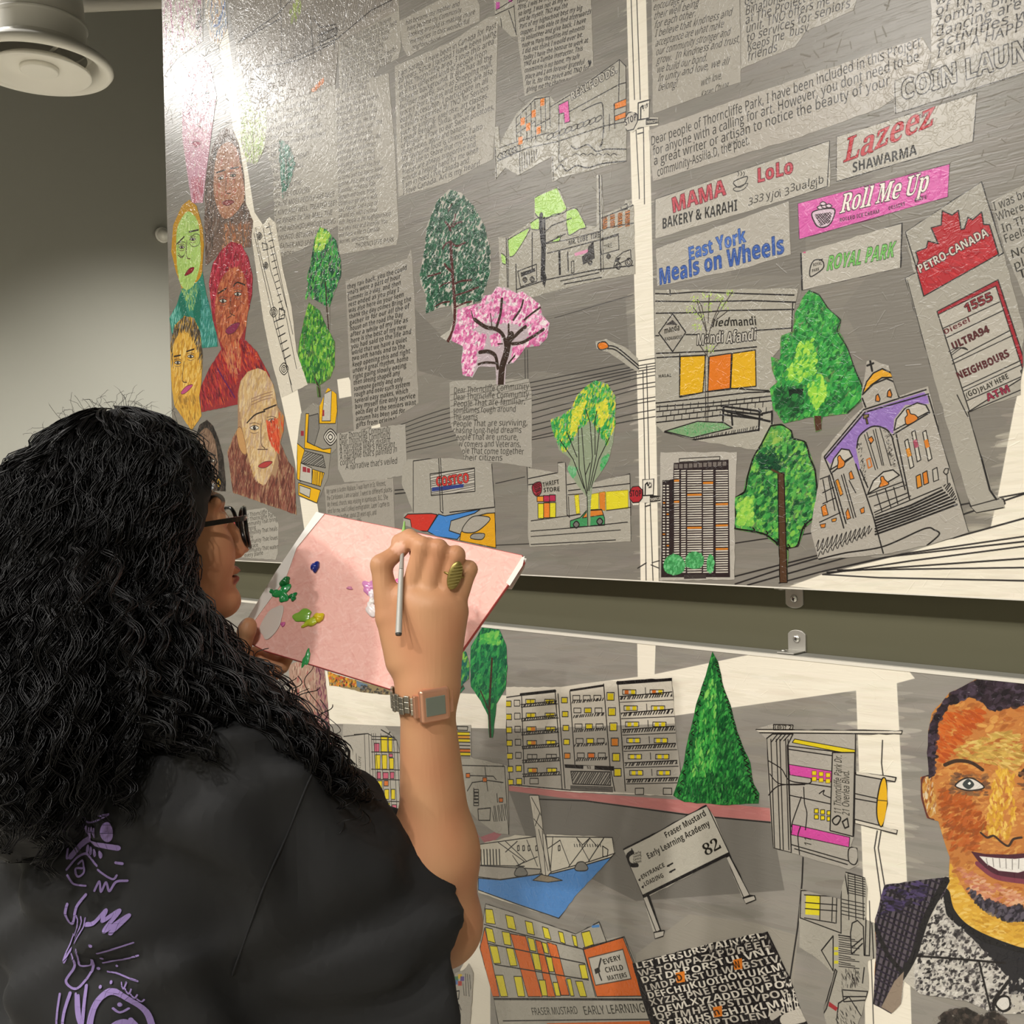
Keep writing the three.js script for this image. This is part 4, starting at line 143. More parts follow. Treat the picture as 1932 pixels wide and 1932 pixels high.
["U","painted_tree","spade shaped green tree with a wavy black outline and brown trunk",222,[7570,986,74,2,65,-44,13,-46,78,-24,34,-99,26,-71,12,-104,19,-122,-36,-50,-71,-64,-46,-112,-65,-14,-11,-205,-52,-2,-3,219,-88,66,-91,19,-140,19,-16,42,34,48,-14,102,80,40,24,94,42,113,62,84],[["d",[204,205,206,207,208,209],1710,30.4,1.7,50,[7570,979,74,1,62,-39,13,-47,75,-26,32,-99,28,-65,12,-103,18,-122,-36,-51,-72,-58,-44,-111,-66,-15,-73,32,-74,46,-91,20,-136,20,-12,34,34,48,-14,99,79,43,25,94,42,112,58,82]],["d",[210,211,212],114,31.3,1.6,60,[7331,539,109,11,-11,-168,-109,7]],["d",[213,214,215],95,30.6,1.6,60,[7510,943,126,19,14,-80,-127,-20]],["d",[216,217,218],133,27.7,2,20,[7468,812,121,-6,49,-94,-148,5]],["s",219,10,[7570,979,74,1,62,-39,13,-47,75,-26,32,-99,28,-65,12,-103,18,-122,-36,-51,-72,-58,-44,-111,-66,-15,-73,32,-74,46,-91,20,-136,20,-12,34,34,48,-14,99,79,43,25,94,42,112,58,82,66,105],1,0],["s",219,8,[7872,620,8,-14,-16,-9,11,-12],1,0],["s",219,8,[7890,498,9,-14,-17,-9,11,-11],1,0],["s",219,8,[7854,447,10,-14,-18,-9,12,-12],1,0],["s",219,8.2,[7782,389,10,-14,-17,-9,11,-12],1,0],["s",219,8.2,[7738,278,9,-14,-17,-9,11,-11],1,0],["s",219,8.2,[7672,264,10,-14,-18,-10,12,-11],1,0],["s",219,8.3,[7600,296,10,-14,-18,-10,11,-11],1,0],["s",219,8.4,[7526,342,10,-14,-18,-10,12,-12],1,0],["s",219,8.4,[7434,362,11,-14,-19,-10,12,-12],1,0],["s",219,8.6,[7298,382,11,-15,-19,-9,12,-13],1,0],["f",220,[7612,692,41,0,9,-659,-52,-2]],["s",221,6.6,[7612,692,41,0,9,-659,-52,-2],0,1],["s",220,12.4,[7631,686,-59,28]]]],
["U","painted_building","dark striped apartment tower drawing with small green bushes",24,[6748,860,582,-28,-24,-382,-10,-410,-573,-30,21,480,-6,182],[["f",223,[6852,784,417,4,-5,-736,-128,-4,-404,-16,16,458,13,174,84,16]],["f",224,[6854,736,40,2,0,-8,-41,0]],["f",224,[6909,734,37,2,0,-8,-38,0]],["f",224,[6957,733,111,-2,0,-7,-112,2]],["f",224,[7078,728,76,0,0,-8,-76,2]],["f",224,[7174,725,90,-1,0,-8,-90,2]],["f",225,[6853,722,41,0,0,-8,-41,0]],["f",224,[6908,720,38,0,-1,-8,-37,0]],["f",225,[6956,718,112,-2,0,-8,-112,2]],["f",224,[7078,714,76,-1,0,-7,-76,0]],["f",225,[7173,710,91,-1,0,-7,-91,2]],["f",224,[6852,706,42,0,-1,-7,-41,-1]],["f",224,[6908,704,37,1,0,-8,-37,0]],["f",224,[6956,702,112,-1,-1,-8,-111,3]],["f",224,[7078,698,76,0,0,-8,-77,2]],["f",224,[7173,696,90,-2,0,-7,-91,1]],["f",224,[6852,690,41,2,0,-8,-41,0]],["f",224,[6908,689,36,1,0,-8,-36,0]],["f",224,[6956,688,111,-2,0,-8,-111,2]],["f",224,[7077,684,77,-1,0,-7,-77,0]],["f",224,[7172,680,91,0,-1,-8,-90,2]],["f",226,[6852,675,40,1,0,-14,-40,0]],["f",225,[6908,674,36,0,0,-8,-37,0]],["f",224,[6956,672,110,-1,0,-8,-111,2]],["f",225,[7076,668,78,0,-1,-8,-77,2]],["f",224,[7172,666,90,-1,0,-7,-90,0]],["f",224,[6852,660,40,0,0,-7,-40,-1]],["f",224,[6907,658,37,1,0,-7,-37,-1]],["f",224,[6955,657,111,-1,0,-8,-111,2]],["f",226,[7076,654,77,0,-1,-14,-76,1]],["f",224,[7172,650,90,0,0,-8,-90,2]],["f",225,[6851,644,41,2,0,-8,-41,-1]],["f",224,[6906,643,38,1,0,-8,-38,0]],["f",225,[6954,642,112,-2,0,-7,-112,1]],["f",224,[7076,638,76,0,0,-8,-76,2]],["f",225,[7172,636,90,0,0,-8,-90,1]],["f",224,[6851,629,41,1,0,-8,-42,0]],["f",224,[6906,628,37,0,0,-7,-37,-1]],["f",224,[6954,626,112,0,0,-8,-112,1]],["f",224,[7076,624,76,0,0,-8,-76,0]],["f",224,[7171,621,91,-1,0,-7,-91,1]],["f",224,[6850,614,42,0,-1,-7,-41,-1]],["f",224,[6906,612,37,2,-1,-8,-36,-1]],["f",224,[6954,611,112,-1,-1,-7,-111,1]],["f",224,[7076,608,76,0,0,-7,-77,0]],["f",224,[7171,606,90,0,0,-8,-91,1]],["f",224,[6850,598,41,2,-1,-8,-40,-1]],["f",225,[6906,597,36,1,0,-8,-36,0]],["f",224,[6954,596,111,0,0,-8,-111,0]],["f",225,[7075,593,77,1,0,-8,-77,0]],["f",224,[7170,591,91,0,-1,-7,-90,0]],["f",224,[6850,582,40,2,0,-8,-40,0]],["f",224,[6905,582,37,1,0,-8,-37,-1]],["f",226,[6954,580,110,0,0,-13,-111,1]],["f",224,[7074,578,78,0,-1,-7,-77,0]],["f",224,[7170,576,90,0,0,-7,-90,1]],["f",225,[6850,567,40,1,0,-8,-41,0]],["f",224,[6905,566,37,2,0,-8,-38,-1]],["f",225,[6953,566,111,0,0,-8,-112,0]],["f",224,[7074,563,77,1,0,-8,-77,0]],["f",225,[7170,562,90,0,0,-8,-90,0]],["f",224,[6849,552,41,1,0,-7,-41,-2]],["f",224,[6904,551,38,1,0,-8,-38,0]],["f",224,[6952,550,112,0,0,-8,-112,1]],["f",224,[7074,548,76,1,0,-8,-76,0]],["f",224,[7170,546,90,1,0,-7,-90,0]],["f",226,[6848,536,42,2,-1,-14,-41,0]],["f",224,[6904,536,37,1,0,-7,-37,-2]],["f",224,[6952,535,112,0,0,-7,-112,0]],["f",224,[7074,533,76,1,0,-8,-76,0]],["f",224,[7169,532,91,0,0,-8,-91,0]],["f",224,[6848,521,41,1,0,-8,-41,0]],["f",225,[6904,520,37,2,-1,-8,-36,-1]],["f",224,[6952,520,112,0,-1,-8,-111,0]],["f",225,[7074,518,76,1,0,-7,-77,-1]],["f",226,[7169,516,90,2,0,-14,-91,0]],["f",224,[6848,506,41,1,-1,-7,-40,-2]],["f",224,[6904,505,36,1,0,-8,-36,0]],["f",224,[6952,504,111,1,0,-7,-111,-1]],["f",224,[7073,503,77,1,0,-8,-77,0]],["f",224,[7168,502,91,0,0,-7,-91,-1]],["f",225,[6848,490,40,2,0,-8,-40,-1]],["f",224,[6903,490,37,1,0,-7,-37,-2]],["f",225,[6951,489,111,1,0,-8,-111,0]],["f",224,[7072,488,78,1,-1,-7,-77,-2]],["f",225,[7168,487,90,1,0,-8,-90,0]],["f",224,[6847,474,41,2,0,-8,-41,0]],["f",224,[6902,474,38,2,0,-8,-38,-1]],["f",224,[6951,474,111,1,0,-8,-112,-1]],["f",224,[7072,472,77,2,0,-8,-77,0]],["f",224,[7168,472,90,1,0,-7,-90,-1]],["f",224,[6847,459,41,2,0,-8,-42,-1]],["f",224,[6902,459,38,1,-1,-7,-37,-1]],["f",224,[6950,458,112,2,0,-8,-112,0]],["f",224,[7072,458,76,1,0,-7,-76,-2]],["f",224,[7168,457,90,1,0,-7,-90,-1]],["f",224,[6846,444,42,2,-1,-8,-41,-2]],["f",225,[6902,444,37,2,0,-8,-37,-2]],["f",224,[6950,443,112,1,0,-7,-112,-1]],["f",225,[7072,442,76,2,0,-8,-76,0]],["f",224,[7167,442,91,2,0,-8,-91,-1]],["f",224,[6846,428,41,2,0,-8,-41,-1]],["f",224,[6902,428,36,2,0,-8,-36,-1]],["f",224,[6950,428,112,2,-1,-8,-111,-1]],["f",224,[7071,428,77,2,0,-8,-77,-2]],["f",224,[7167,427,91,2,-1,-7,-91,-2]],["f",225,[6846,413,40,2,0,-8,-40,-1]],["f",224,[6902,412,36,3,0,-8,-37,-1]],["f",225,[6950,412,111,2,-1,-7,-111,-1]],["f",224,[7071,412,77,2,0,-8,-78,0]],["f",225,[7166,412,91,2,0,-8,-91,-1]],["f",224,[6846,398,40,2,0,-8,-41,-2]],["f",224,[6901,398,37,2,0,-8,-37,-2]],["f",224,[6949,398,111,2,0,-8,-111,-2]],["f",224,[7070,398,78,2,-1,-8,-77,-2]],["f",224,[7166,398,90,2,0,-8,-90,-2]],["f",224,[6845,382,41,2,0,-8,-41,-1]],["f",224,[6900,382,38,2,0,-8,-38,-1]],["f",224,[6948,382,112,2,0,-8,-112,-1]],["f",224,[7070,382,77,2,0,-7,-77,-2]],["f",226,[7166,382,90,2,0,-12,-90,-2]],["f",224,[6844,366,42,3,0,-8,-42,-1]],["f",225,[6900,366,38,3,-1,-8,-37,-1]],["f",226,[6948,367,112,2,0,-13,-112,-2]],["f",225,[7070,367,76,3,0,-8,-76,-2]],["f",224,[7166,368,90,2,0,-8,-90,-2]],["f",224,[6844,351,41,3,0,-8,-41,-2]],["f",224,[6900,352,37,2,-1,-8,-36,-2]],["f",224,[6948,352,112,2,0,-8,-112,-2]],["f",224,[7070,352,76,2,0,-7,-76,-2]],["f",224,[7165,352,91,3,0,-7,-91,-2]],["f",225,[6844,336,41,2,-1,-8,-40,-2]],["f",224,[6900,336,36,2,0,-8,-36,-1]],["f",225,[6948,336,111,3,0,-7,-111,-3]],["f",224,[7069,337,77,3,0,-8,-77,-2]],["f",225,[7165,338,91,2,-1,-8,-91,-2]],["f",224,[6844,320,40,2,0,-7,-40,-2]],["f",224,[6899,320,37,3,0,-8,-37,-1]],["f",224,[6948,321,111,3,-1,-8,-111,-2]],["f",224,[7069,322,77,2,0,-7,-78,-2]],["f",224,[7164,322,91,4,0,-8,-91,-2]],["f",224,[6843,304,41,3,0,-7,-41,-2]],["f",224,[6899,305,37,3,0,-8,-38,-2]],["f",224,[6947,306,111,3,0,-8,-111,-3]],["f",224,[7068,307,78,3,-1,-8,-77,-2]],["f",224,[7164,308,90,2,0,-7,-90,-3]],["f",224,[6843,290,41,2,0,-8,-42,-2]],["f",225,[6898,290,38,2,0,-8,-38,-2]],["f",224,[6946,290,112,4,0,-8,-112,-2]],["f",225,[7068,292,77,2,0,-7,-77,-3]],["f",224,[7164,293,90,3,0,-8,-90,-2]],["f",224,[6842,274,42,2,-1,-8,-41,-2]],["f",224,[6898,274,37,3,0,-7,-37,-2]],["f",224,[6946,275,112,3,0,-7,-112,-3]],["f",224,[7068,276,76,4,0,-8,-76,-2]],["f",224,[7164,278,90,3,0,-7,-90,-3]],["f",225,[6842,258,41,3,0,-8,-41,-2]],["f",224,[6898,259,37,3,-1,-8,-36,-2]],["f",225,[6946,260,112,4,0,-8,-112,-4]],["f",224,[7068,262,76,2,0,-7,-76,-3]],["f",225,[7163,263,91,3,0,-8,-91,-2]],["f",224,[6842,243,40,3,0,-8,-40,-2]],["f",224,[6898,244,36,2,0,-8,-37,-2]],["f",224,[6946,244,111,4,0,-8,-111,-2]],["f",224,[7067,246,77,4,0,-8,-77,-2]],["f",224,[7163,248,91,4,0,-8,-92,-3]],["f",224,[6842,228,40,2,0,-8,-41,-2]],["f",224,[6897,228,37,3,0,-7,-37,-3]],["f",224,[6945,229,112,5,-1,-8,-111,-4]],["f",224,[7067,232,77,3,0,-8,-78,-3]],["f",226,[7162,233,91,3,0,-12,-91,-4]],["f",224,[6841,212,41,3,0,-8,-41,-2]],["f",225,[6896,213,38,3,0,-8,-38,-2]],["f",224,[6945,214,111,4,0,-8,-112,-3]],["f",225,[7066,216,78,4,-1,-8,-77,-3]],["f",224,[7162,218,91,4,-1,-8,-90,-3]],["f",224,[6840,196,42,4,0,-8,-42,-2]],["f",224,[6896,198,38,2,-1,-8,-37,-2]],["f",224,[6944,198,112,5,0,-7,-112,-4]],["f",224,[7066,201,77,4,0,-8,-77,-3]],["f",224,[7162,203,90,4,0,-7,-90,-4]],["f",225,[6840,181,41,3,0,-8,-41,-2]],["f",224,[6896,182,37,3,0,-7,-37,-3]],["f",225,[6944,184,112,4,0,-8,-112,-4]],["f",224,[7066,186,76,4,0,-8,-76,-3]],["f",225,[7162,188,90,4,0,-8,-90,-3]],["f",224,[6840,166,41,2,-1,-7,-40,-3]],["f",224,[6896,167,36,3,0,-8,-36,-2]],["f",224,[6944,168,112,5,0,-8,-112,-4]],["f",224,[7066,171,76,4,0,-8,-76,-3]],["f",224,[7161,173,91,5,0,-8,-91,-4]],["f",224,[6840,150,40,4,0,-8,-40,-3]],["f",224,[6895,152,37,2,0,-8,-37,-2]],["f",224,[6944,152,111,6,0,-8,-112,-4]],["f",224,[7065,156,77,4,0,-8,-77,-3]],["f",224,[7161,158,91,4,0,-7,-92,-3]],["f",224,[6839,134,41,4,0,-8,-41,-2]],["f",225,[6895,136,37,3,0,-7,-38,-3]],["f",224,[6943,138,112,4,-1,-7,-111,-5]],["f",225,[7064,140,78,5,0,-8,-78,-3]],["f",224,[7160,144,91,4,0,-8,-91,-4]],["f",224,[6839,119,41,3,0,-8,-42,-2]],["f",224,[6894,120,38,4,0,-8,-38,-2]],["f",224,[6942,122,112,6,0,-8,-112,-5]],["f",224,[7064,126,78,4,-1,-8,-77,-4]],["f",224,[7160,128,91,5,-1,-7,-90,-4]],["f",225,[6838,104,42,3,0,-8,-42,-3]],["f",224,[6894,106,37,2,0,-8,-37,-2]],["f",225,[6942,107,112,5,0,-8,-112,-4]],["f",224,[7064,110,77,5,0,-8,-77,-3]],["f",225,[7160,114,90,4,0,-8,-90,-4]],["f",224,[6838,88,41,4,0,-8,-41,-3]],["f",224,[6894,90,37,4,-1,-8,-36,-3]],["f",224,[6942,92,112,5,0,-7,-112,-6]],["f",224,[7064,96,76,4,0,-8,-76,-4]],["f",224,[7160,98,90,6,0,-8,-90,-4]],["f",224,[6838,72,40,4,0,-8,-40,-2]],["f",224,[6894,74,36,4,0,-8,-36,-2]],["f",224,[6942,76,112,6,-1,-8,-111,-5]],["f",224,[7064,80,76,5,0,-7,-77,-5]],["f",224,[7159,84,91,4,0,-7,-91,-5]],["f",227,[6856,776,30,-1,-1,-29,-29,2]],["f",227,[6894,776,30,-1,-1,-29,-29,2]],["f",227,[6932,776,29,0,-1,-29,-28,1]],["f",227,[6970,777,28,-1,0,-28,-29,0]],["f",227,[7007,777,29,-1,-1,-28,-29,1]],["f",227,[7044,777,28,-1,0,-28,-28,1]],["f",227,[7081,778,28,-2,-1,-28,-28,2]],["f",227,[7117,778,28,-2,-1,-27,-28,1]],["f",227,[7154,778,27,-1,-1,-28,-28,1]],["f",227,[7189,778,27,-1,0,-27,-28,0]],["f",227,[7225,778,27,-1,0,-27,-28,1]],["f",228,[6760,642,20,0,0,-9,-20,1]],["f",228,[6792,642,18,-1,0,-9,-19,1]],["f",228,[6760,624,20,-1,-1,-9,-19,1]],["f",228,[6791,623,19,-1,0,-8,-20,0]],["f",228,[6760,604,19,0,-1,-8,-19,0]],["f",228,[6790,604,20,0,0,-9,-20,1]],["f",228,[6759,586,19,0,0,-9,-19,0]],["f",228,[6790,585,20,0,-1,-9,-19,0]],["f",228,[6758,567,20,-1,0,-8,-20,0]],["f",228,[6790,566,19,0,-1,-8,-18,0]],["f",228,[6758,548,20,0,0,-9,-20,1]],["f",228,[6789,548,19,0,0,-10,-19,1]],["f",226,[6758,530,19,-1,0,-9,-19,0]],["f",228,[6788,529,20,-1,0,-8,-20,0]],["f",228,[6757,510,19,0,0,-8,-19,0]],["f",228,[6788,510,20,0,0,-8,-20,0]],["f",228,[6756,492,20,0,0,-9,-20,0]],["f",228,[6788,492,19,-1,0,-9,-19,0]],["f",228,[6756,473,20,-1,0,-8,-20,0]],["f",228,[6788,472,18,0,0,-8,-19,0]],["f",228,[6756,454,20,0,-1,-9,-19,1]],["f",226,[6787,454,19,0,0,-9,-20,0]],["f",228,[6756,435,19,0,-1,-9,-19,0]],["f",228,[6786,435,20,0,0,-9,-20,0]],["f",228,[6755,416,19,0,0,-8,-20,0]],["f",228,[6786,416,20,0,-1,-8,-19,0]],["f",228,[6754,398,20,0,0,-9,-20,0]],["f",228,[6786,398,19,0,0,-9,-19,0]],["f",228,[6754,378,20,0,0,-8,-20,0]],["f",228,[6785,378,19,0,0,-8,-19,0]],["f",228,[6754,360,19,0,0,-9,-19,0]],["f",228,[6784,360,20,0,0,-8,-20,-1]],["f",228,[6753,341,19,0,0,-9,-19,0]],["f",228,[6784,341,20,0,0,-9,-20,0]],["f",226,[6752,322,20,0,0,-8,-20,0]],["f",228,[6784,322,19,0,0,-8,-19,0]],["f",228,[6752,303,20,1,0,-10,-20,0]],["f",228,[6784,304,18,0,0,-9,-19,0]],["f",228,[6752,284,20,0,-1,-8,-19,0]],["f",228,[6783,284,19,1,0,-9,-20,0]],["f",228,[6752,266,19,0,-1,-9,-19,-1]],["f",228,[6782,266,20,0,0,-8,-20,-1]],["f",228,[6751,246,19,1,0,-9,-20,0]],["f",226,[6782,247,20,1,-1,-10,-19,0]],["f",228,[6750,228,20,0,0,-8,-20,-1]],["f",228,[6782,228,19,0,0,-8,-19,0]],["f",228,[6750,209,20,0,0,-9,-20,0]],["f",228,[6781,210,19,0,0,-9,-19,-1]],["f",228,[6750,190,19,0,0,-8,-19,-1]],["f",228,[6780,190,20,1,0,-9,-20,0]],["f",228,[6749,171,19,1,0,-10,-19,0]],["f",228,[6780,172,20,0,0,-8,-20,-1]],["f",228,[6748,152,20,0,0,-8,-20,0]],["f",228,[6780,153,19,1,0,-10,-19,0]],["f",228,[6748,133,20,1,0,-9,-20,-1]],["f",228,[6780,134,19,0,-1,-8,-19,0]],["s",17,4.9,[6896,810,310,0,-1,-20,-309,-2],0,1],["s",17,4.6,[6761,672,83,-3,-4,-179,-84,0],0,1],["f",229,[6754,116,28,50,60,22,60,-20,24,-46,-18,-48,-69,-23,-69,18],1],["d",[230,231,232],110,17.4,1.6,60,[6754,116,28,50,60,22,60,-20,24,-46,-18,-48,-69,-23,-69,18]],["f",229,[6928,150,22,40,52,18,50,-16,20,-38,-16,-40,-57,-18,-57,14],1],["d",[230,231,232],110,17.1,1.6,60,[6928,150,22,40,52,18,50,-16,20,-38,-16,-40,-57,-18,-57,14]],["f",229,[7094,134,10,42,18,18,18,-18,7,-41,-6,-41,-21,-19,-21,17],1],["d",[230,231,232],110,16.8,1.6,60,[7094,134,10,42,18,18,18,-18,7,-41,-6,-41,-21,-19,-21,17]],["f",233,[6917,54,169,12,0,-28,-170,-10]]]],
["U","painted_building","church drawing with purple gable and orange dome",246,[8183,1302,39,2,87,-41,53,-174,164,39,16,-66,60,-268,72,-254,53,-196,-221,-73,-246,-53,-393,-40,-46,172,62,314,17,134,166,173,92,74,-12,51,22,114],[["f",234,[8157,1126,23,59,40,45,52,19,49,-27,21,-28,-72,6,-64,-36,-46,-45]],["s",17,7.8,[8157,1126,23,59,40,45,52,19,49,-27,21,-28,-72,6,-64,-36,-46,-45],0,1],["s",11,8.5,[8154,1116,65,53,77,23,42,-22,27,-88]],["s",11,8.5,[8153,1095,19,-51]],["s",11,11.6,[8214,1243,-12,63]],["s",11,11.6,[8186,1276,35,9]],["f",235,[8230,1073,4,30,12,8,11,-28,-5,-15]],["s",17,5.4,[8230,1073,4,30,12,8,11,-28,-5,-15],0,1],["f",235,[8298,1092,4,30,13,8,10,-29,-5,-15]],["s",17,5.4,[8298,1092,4,30,13,8,10,-29,-5,-15],0,1],["f",236,[7920,772,244,248,338,80,18,-19,10,-48,-132,5,-63,-74,-7,-84,-38,39,-75,17,-79,-50,-27,-67,24,-125,-13,-6,-44,120,-54,9,-69,-85]],["d",[237,238,239],130,16.5,4,-30,[7940,770,224,238,350,76,10,-44,-126,-2,-69,-73,-26,-53,-88,24,-79,-50,-27,-61,-87,-8]],["s",11,8,[7916,778,242,252,356,81]],["s",11,8,[7923,765,245,251,358,70]],["s",11,8,[7916,772,43,-98]],["s",11,7.4,[8526,1080,148,-540,53,-190]],["s",11,8,[7959,681,83,-291]],["s",11,8,[7945,668,83,-304]],["s",11,7.8,[8107,726,99,-300,54,-202]],["s",11,7.8,[8133,694,43,-101]],["s",11,7.6,[8346,879,68,-357]],["s",11,7.6,[8321,868,69,-292]],["s",11,7.6,[8328,880,204,106]],["s",11,8,[7959,681,129,89]],["f",164,[8334,904,14,60,50,56,67,24,47,-16,18,-36]],["s",17,6.8,[8334,904,14,60,50,56,67,24,47,-16,18,-36],0,1],["f",235,[8397,966,13,17,-6,25,15,4,9,-24,24,-8,14,-25,-58,-26],1],["s",17,4.9,[8397,966,13,17,-6,25,15,4,9,-24,24,-8,14,-25,-58,-26],1,1],["f",164,[7952,700,22,62,48,55,47,-9,19,-38]],["s",17,7.2,[7952,700,22,62,48,55,47,-9,19,-38],0,1],["f",235,[7997,705,4,37,-3,26,14,12,13,-20,16,-19,-7,-25],1],["s",17,5.2,[7997,705,4,37,-3,26,14,12,13,-20,16,-19,-7,-25],1,1],["f",164,[8176,556,34,73,58,47,56,10,36,-31]],["s",17,7,[8176,556,34,73,58,47,56,10,36,-31],0,1],["f",235,[8244,592,10,30,-3,24,16,6,9,-18,22,-26],1],["s",17,5,[8244,592,10,30,-3,24,16,6,9,-18,22,-26],1,1],["s",11,7.8,[8116,818,14,62,59,46,51,6,56,-26,31,-50],1,0],["d",[17],60,10,3,60,[8119,843,23,11,34,-254,-25,31]],["d",[17],60,9.8,3,60,[8272,920,30,-26,41,-196,-31,13]],["s",11,4.6,[8162,890,61,-200]],["s",11,4.6,[8176,902,60,-206]],["s",11,4.6,[8214,912,48,-199]],["s",11,4.6,[8227,917,44,-204]],["s",11,4.6,[8253,922,59,-211]],["f",235,[8182,864,22,14,12,-22,-16,-20]],["s",17,4.6,[8182,864,22,14,12,-22,-16,-20],0,1],["s",240,7.8,[8173,748,19,8,11,-46,-21,-9],0,1],["f",241,[8392,840,18,11,31,-151,-21,-11]],["s",17,5.2,[8392,840,18,11,31,-151,-21,-11],0,1],["f",242,[8398,795,20,8,12,-43,-22,-8]],["f",241,[8432,886,18,10,30,-162,-20,-10]],["s",17,5.2,[8432,886,18,10,30,-162,-20,-10],0,1],["f",243,[8438,840,20,8,12,-42,-22,-8]],["f",241,[8492,882,18,10,30,-154,-20,-12]],["s",17,5.2,[8492,882,18,10,30,-154,-20,-12],0,1],["f",235,[8498,837,20,8,12,-42,-22,-8]],["f",242,[8452,646,24,11,8,-65,-27,-12]],["s",17,4.8,[8452,646,24,11,8,-65,-27,-12],0,1],["f",235,[8488,662,24,12,8,-66,-26,-10]],["s",17,4.8,[8488,662,24,12,8,-66,-26,-10],0,1],["f",244,[8542,678,24,12,8,-66,-27,-10]],["s",17,4.8,[8542,678,24,12,8,-66,-27,-10],0,1],["f",242,[7982,636,17,9,29,-86,-18,-12]],["s",17,4,[7982,636,17,9,29,-86,-18,-12],0,1],["f",235,[8066,677,14,12,16,-44,-24,-5]],["s",17,4,[8066,677,14,12,16,-44,-24,-5],0,1],["f",235,[7890,485,28,16,16,-61,-34,-9]],["s",17,4,[7890,485,28,16,16,-61,-34,-9],0,1],["f",235,[7881,383,35,6,-4,-22,-24,-3]],["s",17,4,[7881,383,35,6,-4,-22,-24,-3],0,1],["f",235,[8042,452,14,25,16,-57,-24,-8]],["s",17,4,[8042,452,14,25,16,-57,-24,-8],0,1],["f",235,[8128,470,24,12,2,-30,-19,-7]],["s",17,3.9,[8128,470,24,12,2,-30,-19,-7],0,1],["f",242,[7954,414,30,7,-3,-19,-24,-3]],["s",17,4,[7954,414,30,7,-3,-19,-24,-3],0,1],["s",11,6,[7886,648,59,18]],["s",11,6,[7902,568,69,30]],["s",11,6,[7901,504,75,31]],["s",11,6,[7904,644,24,-134]],["s",11,6,[7938,662,38,-197]],["s",11,6,[7878,396,131,56]],["s",11,5.9,[8033,672,69,-246]],["s",11,5.9,[8020,666,68,-246]],["s",11,5.9,[8066,634,38,-70]],["s",11,5.8,[8169,550,209,68]],["s",11,5.8,[8182,538,214,62]],["s",11,5.8,[8227,561,30,-105]],["s",11,5.8,[8278,584,30,-104]],["s",11,5.7,[8326,590,22,-92]],["s",11,5.8,[8213,488,195,70]],["s",11,5.8,[8212,451,208,89]],["s",11,5.8,[8216,438,372,145]],["s",11,10,[8218,423,201,65,174,80]],["s",11,10,[8218,407,201,67,187,81]],["s",11,10,[8218,391,200,67,200,84]],["s",11,10,[8218,375,200,69,212,85]],["s",11,10,[8217,360,201,68,225,88]],["s",11,10,[8217,344,201,70,238,89]],["s",11,10,[8216,328,202,70,250,92]],["s",11,4.4,[7854,254,18,39,-11,-64,25,33],1,0],["s",11,4.4,[7884,264,18,37,-12,-63,25,32],1,0],["s",11,4.4,[7913,273,18,36,-11,-61,24,32],1,0],["s",11,4.4,[7942,282,18,35,-12,-60,24,32],1,0],["s",11,4.4,[7971,292,17,33,-11,-59,25,32],1,0],["s",11,4.4,[8000,301,17,31,-11,-56,24,32],1,0],["s",11,4.4,[8028,310,17,30,-11,-55,24,31],1,0],["s",11,4.4,[8056,319,17,29,-11,-54,24,32],1,0],["s",11,4.3,[8084,328,17,28,-11,-53,24,31],1,0],["s",11,4.3,[8112,337,16,26,-10,-51,24,32],1,0],["s",11,4.3,[8140,346,16,25,-10,-50,23,31],1,0],["s",11,4.2,[8167,354,17,24,-11,-48,23,31],1,0],["s",11,4.4,[7867,197,15,32,10,-19],1,0],["s",11,4.4,[7898,209,14,32,11,-19],1,0],["s",11,4.4,[7928,221,15,32,11,-19],1,0],["s",11,4.4,[7959,233,14,32,11,-19],1,0],["s",11,4.4,[7989,245,14,32,11,-19],1,0],["s",11,4.4,[8018,257,14,31,11,-18],1,0],["s",11,4.4,[8048,269,14,31,10,-18],1,0],["s",11,4.3,[8078,280,14,32,10,-18],1,0],["s",11,4.3,[8107,292,14,32,10,-19],1,0],["s",11,4.3,[8136,304,14,31,10,-19],1,0],["h",11,5.9,11.3,50,[8594,594,40,12,39,-94,-23,0]],["s",17,4.8,[8600,664,10,18,17,0,-3,-24,-12,-8],0,1],["s",11,4.8,[8618,652,4,-52]],["s",11,8,[7860,178,172,42,228,41,230,99,58,-6,24,-24,-66,-59],1,0],["f",245,[8159,1002,31,0,-3,-15,-10,-2,9,-35,-10,-2,-6,34,-12,-2]],["s",17,4.6,[8159,1002,31,0,-3,-15,-10,-2,9,-35,-10,-2,-6,34,-12,-2],0,1]]],
["U","painted_portrait","magenta streaked face cut by the top of the upper panel",257,[26,6332,897,-240,-29,-596,-544,0,-357,-101],[["d",[247,248,249,250,251,252],520,65,5,95,[42,6326,851,-252,-27,-569,-514,20,-358,-99]],["s",253,22.4,[195,6180,43,-408]],["s",253,18.4,[464,5905,17,-273]],["s",254,22.2,[352,5540,187,28]],["d",[255,256],60,37.3,2,100,[795,5878,114,-70,-29,-308,-124,187]]]],
["U","painted_portrait","blue and orange face scrap beside the white band",264,[951,6067,417,-139,33,-460,-171,-126,-166,98,-102,250],[["d",[258,259,260,261,262],320,61.4,4,80,[978,6042,389,-128,21,-441,-158,-117,-164,112]],["s",263,27.7,[1358,5735,-118,-169,-112,9],1,0]]],
